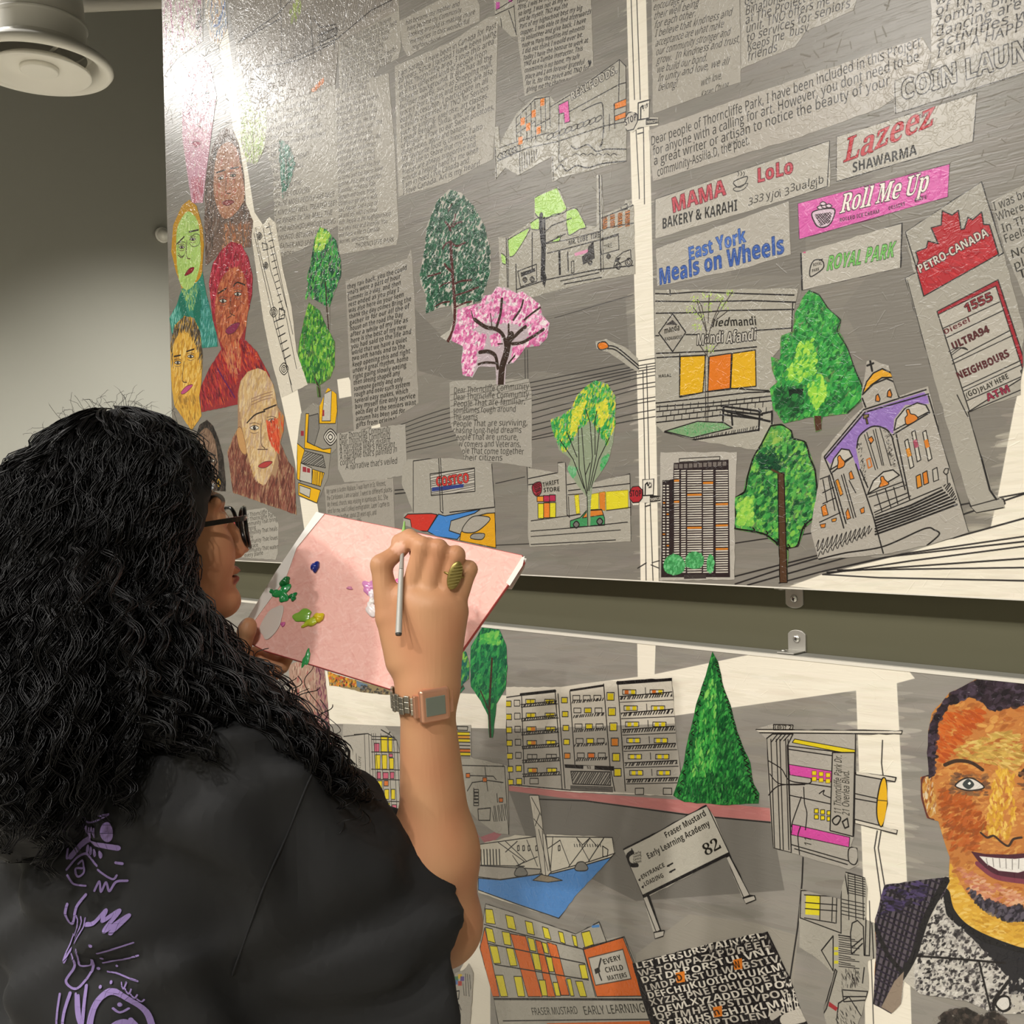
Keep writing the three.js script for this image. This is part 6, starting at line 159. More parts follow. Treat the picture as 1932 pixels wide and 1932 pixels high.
["L","painted_building","long white apartment block drawing with yellow windows and striped balconies",426,[5252,5640,564,64,374,82,614,90,24,-390,39,-253,8,-127,-943,-148,-672,-72,-20,364],[["f",76,[5242,5316,1588,262,45,-472,-1615,-220]],["s",11,8.5,[5242,5558,5,-318,27,-350]],["s",11,8.4,[5416,5606,9,-679]],["s",11,8.1,[5760,5667,50,-711]],["s",11,8.1,[5788,5650,50,-679]],["s",11,8,[5904,5684,34,-522]],["s",11,7.8,[6221,5770,42,-564,39,-170]],["s",11,7.6,[6347,5803,49,-749]],["s",11,7.3,[6804,5871,62,-657]],["s",11,20.9,[5408,5600,352,69]],["s",11,15,[5912,5690,302,69]],["s",11,23.9,[6346,5791,458,77]],["s",11,8,[5242,5558,166,36]],["f",421,[5247,5528,51,6,-2,-39,-50,-7]],["s",17,5.8,[5240,5531,64,8,-1,-43,-64,-8],0,1],["s",17,5.8,[5336,5549,60,7,-1,-44,-60,-8],0,1],["f",421,[5468,5568,80,10,-1,-28,-79,-10]],["s",17,5.8,[5458,5570,100,12,-2,-31,-98,-13],0,1],["s",11,5.2,[5508,5576,0,-31]],["f",421,[5664,5592,80,10,0,-28,-81,-10]],["s",17,5.6,[5654,5594,100,12,0,-30,-102,-13],0,1],["s",11,5.1,[5704,5600,0,-31]],["h",11,7.8,16.1,60,[5406,5524,366,74,11,-21,-373,-72]],["s",11,6.3,[5406,5524,366,74]],["s",11,6,[5783,5577,-373,-72]],["f",421,[5827,5624,46,6,-1,-34,-46,-6]],["s",17,5.6,[5822,5628,57,7,-1,-39,-58,-7],0,1],["s",17,5.5,[5931,5656,67,8,-2,-34,-66,-8],0,1],["s",17,5.4,[6031,5668,65,8,0,-34,-66,-8],0,1],["s",17,5.4,[6129,5680,65,8,-2,-34,-64,-8],0,1],["h",11,7.5,15.4,60,[5916,5616,302,60,4,-22,-302,-58]],["f",421,[6255,5709,52,6,-1,-49,-52,-6]],["s",17,5.3,[6248,5714,66,8,-2,-54,-65,-8],0,1],["s",17,5.2,[6389,5750,115,12,0,-30,-116,-14],0,1],["f",422,[6407,5748,33,4,0,-26,-34,-4]],["f",421,[6462,5756,34,4,-1,-27,-33,-4]],["s",17,5.1,[6623,5776,111,13,-2,-30,-110,-13],0,1],["f",422,[6640,5776,32,3,0,-25,-32,-4]],["f",421,[6693,5782,32,4,-1,-26,-32,-4]],["h",11,7.6,16.5,60,[6363,5700,439,83,4,-30,-441,-76]],["s",11,6.7,[6363,5700,439,83]],["s",11,4.8,[6364,5660,448,72]],["s",11,5.2,[6584,5786,2,-42]],["f",421,[5248,5427,50,7,0,-39,-52,-7]],["s",17,5.8,[5242,5430,63,9,-1,-43,-64,-8],0,1],["s",17,5.8,[5337,5450,60,8,-1,-45,-60,-9],0,1],["f",421,[5470,5465,79,11,-1,-29,-79,-11]],["s",17,5.8,[5460,5467,99,13,-1,-32,-99,-13],0,1],["s",11,5.2,[5510,5474,-2,-32]],["f",421,[5665,5490,81,12,-1,-28,-81,-12]],["s",17,5.6,[5655,5492,101,14,-1,-31,-101,-14],0,1],["s",11,5.1,[5706,5499,-1,-31]],["h",11,7.8,16.1,60,[5406,5418,369,77,11,-21,-376,-74]],["s",11,6.3,[5406,5418,369,77]],["s",11,6,[5786,5474,-376,-74]],["f",421,[5831,5524,46,6,-1,-35,-46,-6]],["s",17,5.6,[5826,5527,57,7,-1,-38,-58,-8],0,1],["s",17,5.4,[5939,5566,67,8,-1,-34,-67,-8],0,1],["f",421,[6046,5576,52,7,-1,-31,-53,-6]],["s",17,5.4,[6039,5579,65,9,0,-34,-66,-9],0,1],["s",17,5.4,[6137,5592,64,8,-1,-34,-64,-8],0,1],["h",11,7.5,15.4,60,[5922,5512,302,61,4,-22,-303,-59]],["f",421,[6265,5604,52,7,-1,-49,-52,-6]],["s",17,5.3,[6258,5609,66,9,-2,-54,-65,-9],0,1],["s",17,5.2,[6398,5640,116,14,-1,-31,-115,-15],0,1],["f",421,[6416,5639,34,4,-1,-26,-33,-5]],["f",421,[6472,5646,33,5,-1,-27,-34,-4]],["s",17,5.1,[6632,5669,110,14,0,-30,-110,-15],0,1],["f",421,[6650,5668,31,4,-1,-25,-31,-5]],["f",421,[6702,5676,32,4,0,-26,-32,-4]],["h",11,7.6,16.5,60,[6371,5586,438,85,5,-29,-441,-78]],["s",11,6.7,[6371,5586,438,85]],["s",11,4.8,[6372,5548,447,75]],["s",11,5.2,[6592,5677,2,-43]],["f",421,[5248,5327,52,7,-2,-38,-50,-8]],["s",17,5.8,[5242,5330,64,10,-1,-44,-64,-9],0,1],["s",17,5.8,[5338,5350,60,9,-2,-45,-60,-8],0,1],["f",421,[5471,5362,79,11,0,-29,-80,-11]],["s",17,5.8,[5462,5364,98,14,0,-32,-100,-14],0,1],["s",11,5.2,[5511,5370,-1,-32]],["f",421,[5666,5389,82,11,-2,-28,-80,-11]],["s",17,5.6,[5656,5391,102,14,-2,-31,-100,-14],0,1],["s",11,5.1,[5707,5398,-1,-31]],["f",423,[5506,5366,44,7,0,-27,-44,-6]],["h",11,7.8,16.1,60,[5407,5314,371,78,10,-22,-378,-76]],["s",11,6.3,[5407,5314,371,78]],["s",11,6,[5788,5370,-378,-76]],["f",421,[5836,5424,45,6,-1,-35,-46,-7]],["s",17,5.6,[5830,5426,57,8,-1,-38,-58,-8],0,1],["s",17,5.4,[5946,5453,68,9,-2,-34,-66,-10],0,1],["f",421,[6053,5464,53,8,-2,-31,-52,-7]],["s",17,5.4,[6046,5467,66,9,-1,-34,-65,-10],0,1],["s",17,5.4,[6144,5480,64,10,0,-34,-64,-10],0,1],["h",11,7.5,15.4,60,[5927,5408,304,63,3,-23,-304,-59]],["f",421,[6274,5500,53,7,-1,-48,-52,-7]],["s",17,5.3,[6268,5504,66,10,-2,-54,-65,-10],0,1],["s",17,5.2,[6408,5530,115,16,-1,-32,-115,-16],0,1],["f",421,[6426,5529,33,5,-1,-26,-32,-5]],["f",421,[6480,5538,34,4,0,-26,-34,-6]],["s",17,5.1,[6642,5562,109,14,-1,-30,-110,-14],0,1],["f",421,[6658,5561,32,5,0,-26,-32,-4]],["f",421,[6711,5570,32,4,-1,-26,-32,-5]],["h",11,7.6,16.5,60,[6380,5474,436,85,6,-27,-441,-82]],["s",11,6.7,[6380,5474,436,85]],["s",11,4.8,[6381,5436,445,79]],["s",11,5.2,[6600,5568,2,-42]],["f",421,[5249,5227,51,7,-1,-38,-51,-8]],["s",17,5.8,[5243,5230,64,10,-1,-44,-64,-9],0,1],["s",17,5.8,[5338,5251,60,9,0,-45,-60,-9],0,1],["f",421,[5472,5258,80,12,-1,-28,-79,-12]],["s",17,5.8,[5462,5260,100,15,-1,-31,-99,-16],0,1],["s",11,5.2,[5512,5268,0,-32]],["f",421,[5668,5288,80,12,0,-28,-81,-12]],["s",17,5.6,[5658,5290,101,14,-1,-30,-101,-16],0,1],["s",11,5.1,[5708,5297,0,-31]],["f",423,[5507,5264,44,6,-1,-26,-44,-7]],["h",11,7.8,16.2,60,[5408,5208,372,80,11,-21,-379,-77]],["s",11,6.3,[5408,5208,372,80]],["s",11,6,[5791,5267,-379,-77]],["f",421,[5840,5323,46,7,-2,-35,-46,-7]],["s",17,5.6,[5834,5326,57,8,-1,-38,-58,-9],0,1],["s",17,5.4,[5954,5349,67,10,-1,-35,-66,-10],0,1],["f",421,[6060,5362,53,7,-1,-31,-52,-8]],["s",17,5.4,[6054,5364,66,10,-2,-34,-64,-10],0,1],["s",17,5.4,[6152,5378,64,10,-1,-34,-64,-10],0,1],["h",11,7.5,15.4,60,[5932,5305,305,63,3,-22,-304,-60]],["f",423,[6284,5396,52,8,0,-49,-52,-8]],["s",17,5.3,[6278,5400,65,10,-1,-54,-65,-10],0,1],["s",17,5.2,[6417,5420,115,17,0,-31,-116,-17],0,1],["f",421,[6436,5420,32,4,0,-26,-33,-4]],["f",421,[6490,5428,34,6,-1,-27,-33,-5]],["s",17,5.1,[6650,5454,110,16,0,-29,-110,-17],0,1],["f",421,[6668,5454,31,5,-1,-25,-31,-6]],["f",421,[6720,5463,32,5,0,-26,-33,-6]],["h",11,7.6,16.5,60,[6388,5360,436,87,5,-25,-439,-85]],["s",11,6.7,[6388,5360,436,87]],["s",11,4.8,[6389,5326,445,81]],["s",11,5.2,[6608,5460,2,-43]],["f",421,[5250,5126,51,9,-1,-39,-51,-8]],["s",17,5.8,[5244,5130,64,10,-2,-43,-64,-11],0,1],["s",17,5.8,[5340,5152,60,9,-2,-45,-60,-10],0,1],["s",17,5.8,[5464,5156,99,16,-1,-32,-99,-16],0,1],["s",11,5.2,[5514,5164,-1,-32]],["s",17,5.6,[5659,5188,101,16,0,-31,-102,-17],0,1],["s",11,5.1,[5710,5196,-1,-32]],["h",11,7.8,16.2,60,[5408,5103,375,82,11,-21,-382,-80]],["s",11,6.3,[5408,5103,375,82]],["s",11,6,[5794,5164,-382,-80]],["f",423,[5844,5222,46,8,-2,-35,-46,-7]],["s",17,5.6,[5838,5226,57,8,-1,-38,-57,-10],0,1],["s",17,5.4,[5962,5246,67,11,-1,-35,-66,-10],0,1],["f",422,[6068,5260,52,8,0,-30,-52,-9]],["s",17,5.4,[6062,5262,65,10,-1,-34,-65,-10],0,1],["s",17,5.4,[6160,5278,64,10,-2,-34,-64,-10],0,1],["h",11,7.5,15.4,60,[5938,5202,306,64,2,-22,-305,-62]],["f",421,[6294,5292,52,8,-1,-48,-52,-9]],["s",17,5.3,[6288,5296,65,10,-1,-54,-66,-10],0,1],["s",17,5.2,[6426,5310,116,18,-2,-30,-114,-18],0,1],["f",421,[6445,5310,33,6,-1,-26,-33,-6]],["f",421,[6500,5320,33,6,-1,-28,-34,-5]],["s",17,5.1,[6660,5348,109,17,-1,-30,-110,-18],0,1],["f",421,[6676,5348,32,4,0,-25,-32,-5]],["f",421,[6728,5356,33,6,-1,-26,-32,-6]],["h",11,7.6,16.5,60,[6396,5248,436,87,4,-22,-438,-89]],["s",11,6.6,[6396,5248,436,87]],["s",11,4.8,[6398,5214,444,85]],["s",11,5.2,[6616,5351,2,-43]],["f",421,[5251,5026,51,9,-1,-39,-51,-8]],["s",17,5.8,[5244,5030,64,10,0,-42,-64,-12],0,1],["f",421,[5346,5048,48,8,-1,-40,-48,-8]],["s",17,5.8,[5340,5052,60,10,-1,-44,-60,-11],0,1],["f",421,[5476,5052,78,13,0,-29,-80,-13]],["s",17,5.8,[5466,5053,98,17,0,-32,-100,-17],0,1],["s",11,5.2,[5515,5062,-1,-32]],["f",421,[5670,5084,82,14,-2,-28,-80,-14]],["s",17,5.6,[5660,5086,102,17,-2,-31,-100,-18],0,1],["s",11,5.1,[5711,5094,-1,-30]],["f",423,[5508,5057,44,7,0,-26,-44,-8]],["h",11,7.8,16.2,60,[5408,4998,378,84,10,-21,-384,-82]],["s",11,6.3,[5408,4998,378,84]],["s",11,6,[5796,5061,-384,-82]],["f",421,[6304,5188,52,8,-1,-48,-52,-9]],["s",17,5.3,[6298,5192,64,11,0,-53,-66,-12],0,1],["s",17,5.2,[6436,5201,114,19,0,-30,-114,-20],0,1],["f",421,[6454,5201,33,5,-1,-26,-32,-5]],["f",421,[6508,5212,34,5,0,-27,-34,-6]],["s",17,5.1,[6668,5240,110,20,-1,-30,-109,-20],0,1],["f",421,[6686,5241,31,5,-1,-26,-31,-4]],["f",421,[6738,5250,32,6,-1,-26,-32,-6]],["h",11,7.6,16.5,60,[6404,5134,434,90,6,-21,-438,-91]],["s",11,6.6,[6404,5134,434,90]],["s",11,4.8,[6406,5104,443,87]],["s",11,5.1,[6624,5242,2,-42]],["f",421,[5252,4926,51,10,-1,-40,-52,-9]],["s",17,5.8,[5246,4930,64,10,-2,-42,-64,-12],0,1],["f",421,[5347,4950,48,8,-1,-40,-48,-10]],["s",17,5.8,[5341,4953,60,11,-1,-46,-60,-10],0,1],["f",424,[5836,5144,465,63,-7,-31,-452,-56]],["f",246,[6018,5164,104,18,0,-26,-106,-18]],["t",23,"b",6050,5148,40,6,-2,18,"53",0.05],["f",425,[5896,5104,366,58,4,-93,-352,-54]],["s",17,7,[5896,5104,366,58,4,-93,-352,-54],0,1],["h",11,6,15.4,55,[5902,5100,360,56,-2,-84,-346,-52]],["s",11,6,[5892,4996,392,62]],["s",11,6,[5892,4986,392,62]],["s",11,6,[5892,4976,392,62]],["s",11,6,[5892,4966,392,62]],["s",17,5.8,[5486,4980,86,16,0,-42,-88,-16],0,1],["s",17,5.2,[6482,5088,72,14,-2,-43,-72,-13],0,1],["s",17,5.1,[6718,5132,68,12,0,-42,-70,-12],0,1],["s",11,7.4,[5275,4894,617,72]]]],
["L","painted_tree","tall triangular spruce painted in deep greens",437,[7123,6080,41,-64,40,-163,46,-99,44,-159,34,-77,56,-104,21,-129,39,-54,-6,-62,-263,-61,-290,-36,-91,26,83,200,43,179,70,245,80,200],[["d",[427,196,428,429,430,431],2470,31.5,3,70,[7123,6074,35,-59,40,-163,46,-98,44,-160,34,-77,53,-105,24,-128,34,-55,-7,-57,-250,-59,-284,-33,-85,21,77,198,42,179,70,245,80,200]],["d",[432,433,434,435],342,34,3,75,[7094,5904,50,-16,-1,-566,-215,-91,85,387]],["s",436,6.6,[7150,6014,17,-8,-23,-13,20,-11],1,0],["s",436,6.6,[7161,5982,17,-9,-22,-13,19,-10],1,0],["s",436,6.6,[7172,5950,17,-9,-23,-13,20,-10],1,0],["s",436,6.6,[7183,5918,17,-10,-22,-12,19,-10],1,0],["s",436,6.6,[7194,5885,17,-9,-23,-12,20,-10],1,0],["s",436,6.6,[7205,5853,17,-9,-22,-12,19,-10],1,0],["s",436,6.6,[7216,5821,16,-9,-22,-12,20,-10],1,0],["s",436,6.6,[7227,5789,17,-8,-22,-13,18,-10],1,0],["s",436,6.6,[7238,5757,16,-8,-22,-13,20,-10],1,0],["s",436,6.5,[7248,5726,17,-9,-22,-13,19,-10],1,0],["s",436,6.5,[7260,5694,16,-8,-22,-14,19,-10],1,0],["s",436,6.5,[7270,5662,16,-8,-21,-14,19,-9],1,0],["s",436,6.5,[7281,5630,17,-8,-22,-13,18,-9],1,0],["s",436,6.5,[7292,5599,16,-8,-22,-13,20,-10],1,0],["s",436,6.5,[7302,5568,17,-8,-22,-14,19,-10],1,0],["s",436,6.5,[7313,5536,17,-8,-22,-13,18,-9],1,0],["s",436,6.5,[7324,5505,16,-8,-22,-13,20,-10],1,0],["s",436,6.4,[7334,5474,17,-8,-21,-14,18,-9],1,0],["s",436,6.4,[7345,5442,17,-7,-22,-14,18,-9],1,0],["s",436,6.4,[7356,5412,16,-8,-22,-14,19,-9],1,0],["s",436,6.4,[7366,5380,16,-7,-21,-14,19,-9],1,0],["s",436,6.4,[7377,5350,16,-8,-21,-14,18,-9],1,0],["s",436,6.4,[7388,5318,16,-7,-22,-14,18,-9],1,0],["s",436,6.4,[7398,5288,16,-8,-21,-14,18,-8],1,0],["s",436,6.4,[7408,5257,16,-7,-20,-14,18,-9],1,0],["s",436,6.4,[7419,5226,16,-7,-21,-14,18,-9],1,0],["s",436,6.2,[7058,5878,-18,-16,23,-10],1,0],["s",436,6.2,[7040,5813,-18,-17,23,-10],1,0],["s",436,6.2,[7022,5748,-18,-18,23,-10],1,0],["s",436,6.2,[7004,5682,-18,-18,23,-10],1,0],["s",436,6.2,[6986,5615,-18,-17,22,-10],1,0],["s",436,6.3,[6968,5548,-18,-18,22,-9],1,0],["s",436,6.3,[6950,5482,-19,-18,23,-10],1,0],["s",436,6.3,[6931,5414,-19,-18,24,-9],1,0],["s",436,6.4,[6912,5347,-18,-19,23,-8],1,0],["s",436,6.4,[6894,5279,-19,-18,23,-9],1,0],["s",436,6.4,[6875,5211,-19,-19,24,-8],1,0],["s",436,6.4,[6856,5143,-18,-19,22,-8],1,0]]],
["L","painted_picture","apartment sign drawing turned on its side with pink bars",246,[7424,5624,126,53,133,13,11,-28,659,90,-5,-24,-264,-38,-10,-218,242,14,-10,-30,-48,-8,3,-120,-31,-136,86,0,-6,-28,-246,12,-6,-76,-22,-62,40,0,4,-94,-56,-42,-368,12,-122,2,-27,316,-4,343],[["f",438,[7424,5624,929,126,-5,-20,-924,-126]],["s",17,6.8,[7424,5624,929,126,-5,-20,-924,-126],0,1],["s",17,6.8,[7552,5672,131,16,-3,-30,-128,-18],0,1],["t",23,"b",7560,5646,116,14,-3,24,"(@)? 2",0.05],["f",76,[7503,5580,40,33,139,20,-40,-77,14,-642,-122,2]],["s",17,6.8,[7503,5580,40,33,139,20,-40,-77,14,-642,-122,2],0,1],["s",11,6.4,[7532,5579,12,-671]],["s",11,6.3,[7570,5585,12,-669]],["s",11,6.3,[7593,5588,10,-666]],["s",11,6.2,[7632,5594,8,-664]],["s",11,6.2,[7648,5596,8,-662]],["s",11,5.9,[7536,5565,41,51]],["s",11,5.9,[7565,5571,40,49]],["s",11,5.8,[7593,5577,39,47]],["s",11,5.8,[7620,5584,40,44]],["f",439,[7692,5605,384,-6,-5,-29,-395,11]],["s",17,4.2,[7692,5605,384,-6,-5,-29,-395,11],0,1],["f",440,[7651,5446,287,7,-6,-63,-277,-6]],["s",17,4.2,[7651,5446,287,7,-6,-63,-277,-6],0,1],["f",440,[7666,5089,366,1,-6,-59,-367,-7]],["s",17,4.2,[7666,5089,366,1,-6,-59,-367,-7],0,1],["d",[441,442],24,15.9,4,20,[7651,5446,287,7,-6,-63,-277,-6]],["d",[441,442],30,15.9,4,20,[7666,5089,366,1,-6,-59,-367,-7]],["f",421,[7802,5432,28,6,0,-26,-29,-5]],["s",443,3.2,[7802,5432,28,6,0,-26,-29,-5],0,1],["f",421,[7813,5210,25,6,0,-26,-26,-5]],["s",17,4.1,[7813,5210,25,6,0,-26,-26,-5],0,1],["f",421,[7801,5397,29,5,-1,-25,-29,-5]],["s",443,3.2,[7801,5397,29,5,-1,-25,-29,-5],0,1],["f",421,[7812,5175,26,5,0,-25,-26,-5]],["s",17,4.1,[7812,5175,26,5,0,-25,-26,-5],0,1],["f",421,[7846,5434,28,5,0,-25,-28,-5]],["s",443,3.2,[7846,5434,28,5,0,-25,-28,-5],0,1],["f",421,[7853,5212,25,6,0,-26,-26,-5]],["s",17,4,[7853,5212,25,6,0,-26,-26,-5],0,1],["f",421,[7846,5399,28,5,-1,-25,-28,-5]],["s",443,3.2,[7846,5399,28,5,-1,-25,-28,-5],0,1],["f",421,[7852,5178,26,4,-1,-24,-25,-6]],["s",17,4,[7852,5178,26,4,-1,-24,-25,-6],0,1],["f",421,[7890,5436,28,4,0,-24,-28,-6]],["s",443,3.2,[7890,5436,28,4,0,-24,-28,-6],0,1],["f",421,[7893,5214,25,6,0,-26,-26,-4]],["s",17,4,[7893,5214,25,6,0,-26,-26,-4],0,1],["f",421,[7889,5401,28,5,-1,-25,-28,-5]],["s",443,3.2,[7889,5401,28,5,-1,-25,-28,-5],0,1],["f",421,[7892,5180,25,5,-1,-25,-24,-6]],["s",17,4,[7892,5180,25,5,-1,-25,-24,-6],0,1],["s",11,6.2,[7642,5556,434,20],1,0],["s",11,6.2,[7648,5537,292,7],1,0],["s",11,6,[8078,5689,-11,-351,-9,-238],1,0],["s",11,6.2,[7652,5260,277,-1],1,0],["s",11,6.4,[7512,5445,88,-35,54,-60,130,3,146,7],1,0],["s",11,6.4,[7521,5366,67,-48,164,24],1,0],["s",11,6.4,[7507,5232,81,76,186,44,22,32],1,0],["s",11,6.2,[7746,5326,4,-96,14,-56,-12,-101],1,0],["s",11,6.2,[7729,5264,-57,-149,-12,-42],1,0],["s",11,6.2,[7658,4964,366,-14],1,0],["s",11,6.2,[7679,4944,335,-16],1,0],["s",11,6.2,[7720,5086,-18,-63,9,-107],1,0],["s",11,6.1,[7846,5306,32,26,-5,-26,57,-13],1,0],["f",76,[7934,5562,138,22,-20,-486,-142,4]],["s",17,6.8,[7934,5562,138,22,-20,-486,-142,4],0,1],["t",23,"",7981,5208,10,347,-45,2,"11 Thorncliffe Park Dr.",0.03],["t",23,"",8032,5212,3,262,-44,0,"21 Overlea Blvd.",0.03],["t",23,"",7788,4978,1,59,-45,1,"11",0.02],["s",17,8.1,[7927,5168,31,30,20,-10,-20,-38,-21,-4],1,1],["s",17,8,[7988,5170,31,26,7,-46,-23,-14],0,1],["f",438,[8074,5481,237,2,-5,-25,-230,0]],["s",17,6.4,[8074,5481,237,2,-5,-25,-230,0],0,1],["f",438,[8064,5200,252,-8,-6,-24,-246,7]],["s",17,6.4,[8064,5200,252,-8,-6,-24,-246,7],0,1],["s",11,6,[8067,5348,137,-3]],["s",11,6,[8066,5319,138,3]],["f",444,[8198,5316,17,96,20,54,19,-10,8,-100,-16,-114,-26,-52,-21,42],1],["s",17,7,[8198,5316,17,96,20,54,19,-10,8,-100,-16,-114,-26,-52,-21,42],1,1],["s",11,3.9,[8201,5336,55,6]],["s",17,6.4,[8026,5022,46,14,8,-54,-20,-43,-36,11],1,1]]],
["L","painted_picture","white plant building with a tall chimney beside bright blue water",452,[4874,4344,284,108,156,66,226,36,-66,298,98,18,41,-283,657,121,24,-107,-388,-406,-156,-201,-554,-19,-306,-5],[["f",445,[4894,4084,255,49,431,151,120,33,234,99,322,148,38,37,-389,-432,-155,-171,-426,-8,-434,-1]],["s",17,7.2,[4894,4084,255,49,431,151,120,33,234,99,322,148,38,37,-389,-432,-155,-171,-426,-8,-434,-1],0,1],["d",[446,447,448],160,32.2,7,15,[4907,4078,241,46,552,184,545,240,-340,-370,-155,-172,-425,-6]],["f",76,[4896,4184,685,135,-13,-39,-432,-148,-242,-38]],["s",17,6.6,[4896,4184,685,135,-13,-39,-432,-148,-242,-38],0,1],["s",11,6.6,[4874,4344,666,210,730,151]],["s",11,5.8,[6270,4705,18,-105]],["s",11,6.6,[4897,4188,512,112]],["s",11,6.2,[5677,4320,382,168,235,113]],["s",11,6.4,[5210,4446,225,-104]],["s",11,6.4,[5338,4474,-130,-112]],["s",11,6.3,[5440,4505,105,-172]],["s",11,6.2,[5708,4590,-31,-261]],["s",11,6.1,[5778,4579,88,-161]],["s",11,6,[5940,4632,119,-144]],["s",11,6,[6064,4654,-70,-87,-140,-169]],["s",11,5.8,[6195,4687,-147,-201]],["s",11,6.1,[5778,4579,-120,-87]],["s",11,6.4,[5131,4419,279,-83,-77,-54]],["s",11,6.4,[5284,4353,74,-65]],["s",11,6.2,[5547,4404,-239,-128]],["s",11,6,[5940,4632,55,-40,69,65,75,-49,56,78]],["s",17,7.4,[5338,4438,18,8,1,-36,-18,-8],0,1],["s",17,7.4,[5394,4450,18,8,2,-35,-18,-9],0,1],["s",17,7.4,[5451,4462,17,9,2,-35,-18,-9],0,1],["s",17,7.3,[5531,4480,17,9,2,-35,-18,-8],0,1],["s",17,7.2,[5760,4532,16,8,1,-35,-17,-8],0,1],["s",11,6.5,[5916,4580,4,-17]],["s",11,6.5,[5941,4585,4,-17]],["s",11,6.5,[5966,4590,4,-16]],["s",11,6.4,[5991,4596,4,-16]],["s",11,6.4,[6016,4602,4,-16]],["s",11,6.4,[6040,4607,4,-16]],["s",11,6.4,[6064,4612,4,-16]],["s",11,6.4,[6089,4618,4,-16]],["s",11,6.4,[6113,4623,4,-16]],["s",11,6.4,[6137,4628,4,-16]],["s",11,6.4,[6161,4634,4,-16]],["s",11,11,[4894,4310,3,-117]],["s",11,11,[4930,4318,2,-116]],["s",11,11,[4965,4326,3,-116]],["s",11,10.9,[5000,4334,3,-116]],["s",11,10.9,[5035,4342,3,-116]],["s",11,10.8,[5070,4350,3,-116]],["s",11,10.8,[5104,4358,4,-115]],["s",11,10.8,[5139,4366,3,-115]],["f",449,[5474,4852,98,18,111,-548,-55,-58,-42,26]],["s",17,6.8,[5474,4852,98,18,111,-548,-55,-58,-42,26],0,1],["s",11,5.8,[5498,4839,94,-115]],["s",11,5.7,[5581,4740,-51,-108]],["s",11,5.7,[5518,4682,96,-68]],["s",11,5.7,[5565,4612,88,-289]],["s",11,5.7,[5602,4611,26,-338]],["s",11,5.6,[5637,4601,34,-273]],["f",450,[5493,4214,87,65,120,11,94,-2,-143,-49]],["s",17,5.2,[5493,4214,87,65,120,11,94,-2,-143,-49],0,1],["f",451,[5300,4216,32,53,64,19,42,-30,-18,-27,-89,-26],1],["s",17,6.9,[5300,4216,32,53,64,19,42,-30,-18,-27,-89,-26],1,1],["f",451,[5917,4404,29,50,57,17,38,-29,-17,-26,-79,-22],1],["s",17,6.5,[5917,4404,29,50,57,17,38,-29,-17,-26,-79,-22],1,1],["s",17,6.8,[6182,4626,48,-14,-6,-48,-42,-13],0,1]]],
["L","painted_sign","grey academy entrance sign numbered 82 on two legs",454,[6363,4646,366,228,323,213,69,-77,101,-197,141,-227,38,6,7,-27,-72,-45,-24,31,-116,233,-611,-406,89,-204,34,6,-16,-48,-69,-36,-9,38,-84,222],[["s",11,12.5,[6363,4642,227,139,322,217,148,87]],["s",11,7.2,[7060,5085,162,-272]],["s",11,7.2,[6363,4642,167,-282]],["s",11,15.2,[6530,4364,692,449]],["s",11,5.6,[6530,4354,692,449]],["t",23,"b",6732,4800,326,220,-21,31,"Fraser Mustard",0.03],["t",23,"b",6581,4626,504,334,-21,32,"Early Learning Academy",0.03],["t",23,"b serif",7044,4753,126,86,-40,58,"82",0.05],["t",23,"b",6522,4474,200,138,-15,22,"ENTRANCE",0.05],["t",23,"b",6546,4433,165,105,-14,23,"LOADING",0.05],["s",11,9.2,[6738,4616,44,30]],["f",17,[6734,4612,16,19,6,-14]],["s",11,9.2,[6756,4580,44,30]],["f",17,[6752,4576,16,20,7,-14]],["f",17,[6490,4462,22,21,-2,-25]],["f",17,[6516,4420,22,21,-2,-25]],["s",11,28.6,[6446,4644,-38,-33,0,-41,30,-18,46,12],1,0],["s",11,9.5,[6441,4664,7,-24]],["t",23,"b",6455,4626,70,30,-6,14,"Early",0.05],["t",23,"b",6454,4606,70,30,-6,14,"Learning",0.05],["t",23,"b",6454,4585,70,30,-6,14,"Centre",0.05],["t",23,"b",6454,4564,70,30,-6,14,"School",0.05],["f",453,[6530,4352,50,30,94,-208,-36,-30]],["s",17,6.6,[6530,4352,50,30,94,-208,-36,-30],0,1],["s",11,18.8,[6572,4375,100,-197]],["f",453,[6614,4138,89,40,-6,-40,-74,-42]],["s",17,7.5,[6614,4138,89,40,-6,-40,-74,-42],0,1],["f",453,[7196,4780,35,24,141,-216,-52,-31]],["s",17,6.2,[7196,4780,35,24,141,-216,-52,-31],0,1],["s",11,17.6,[7226,4799,144,-213]],["f",453,[7312,4551,84,41,12,-27,-76,-46]],["s",17,8.7,[7312,4551,84,41,12,-27,-76,-46],0,1]]],
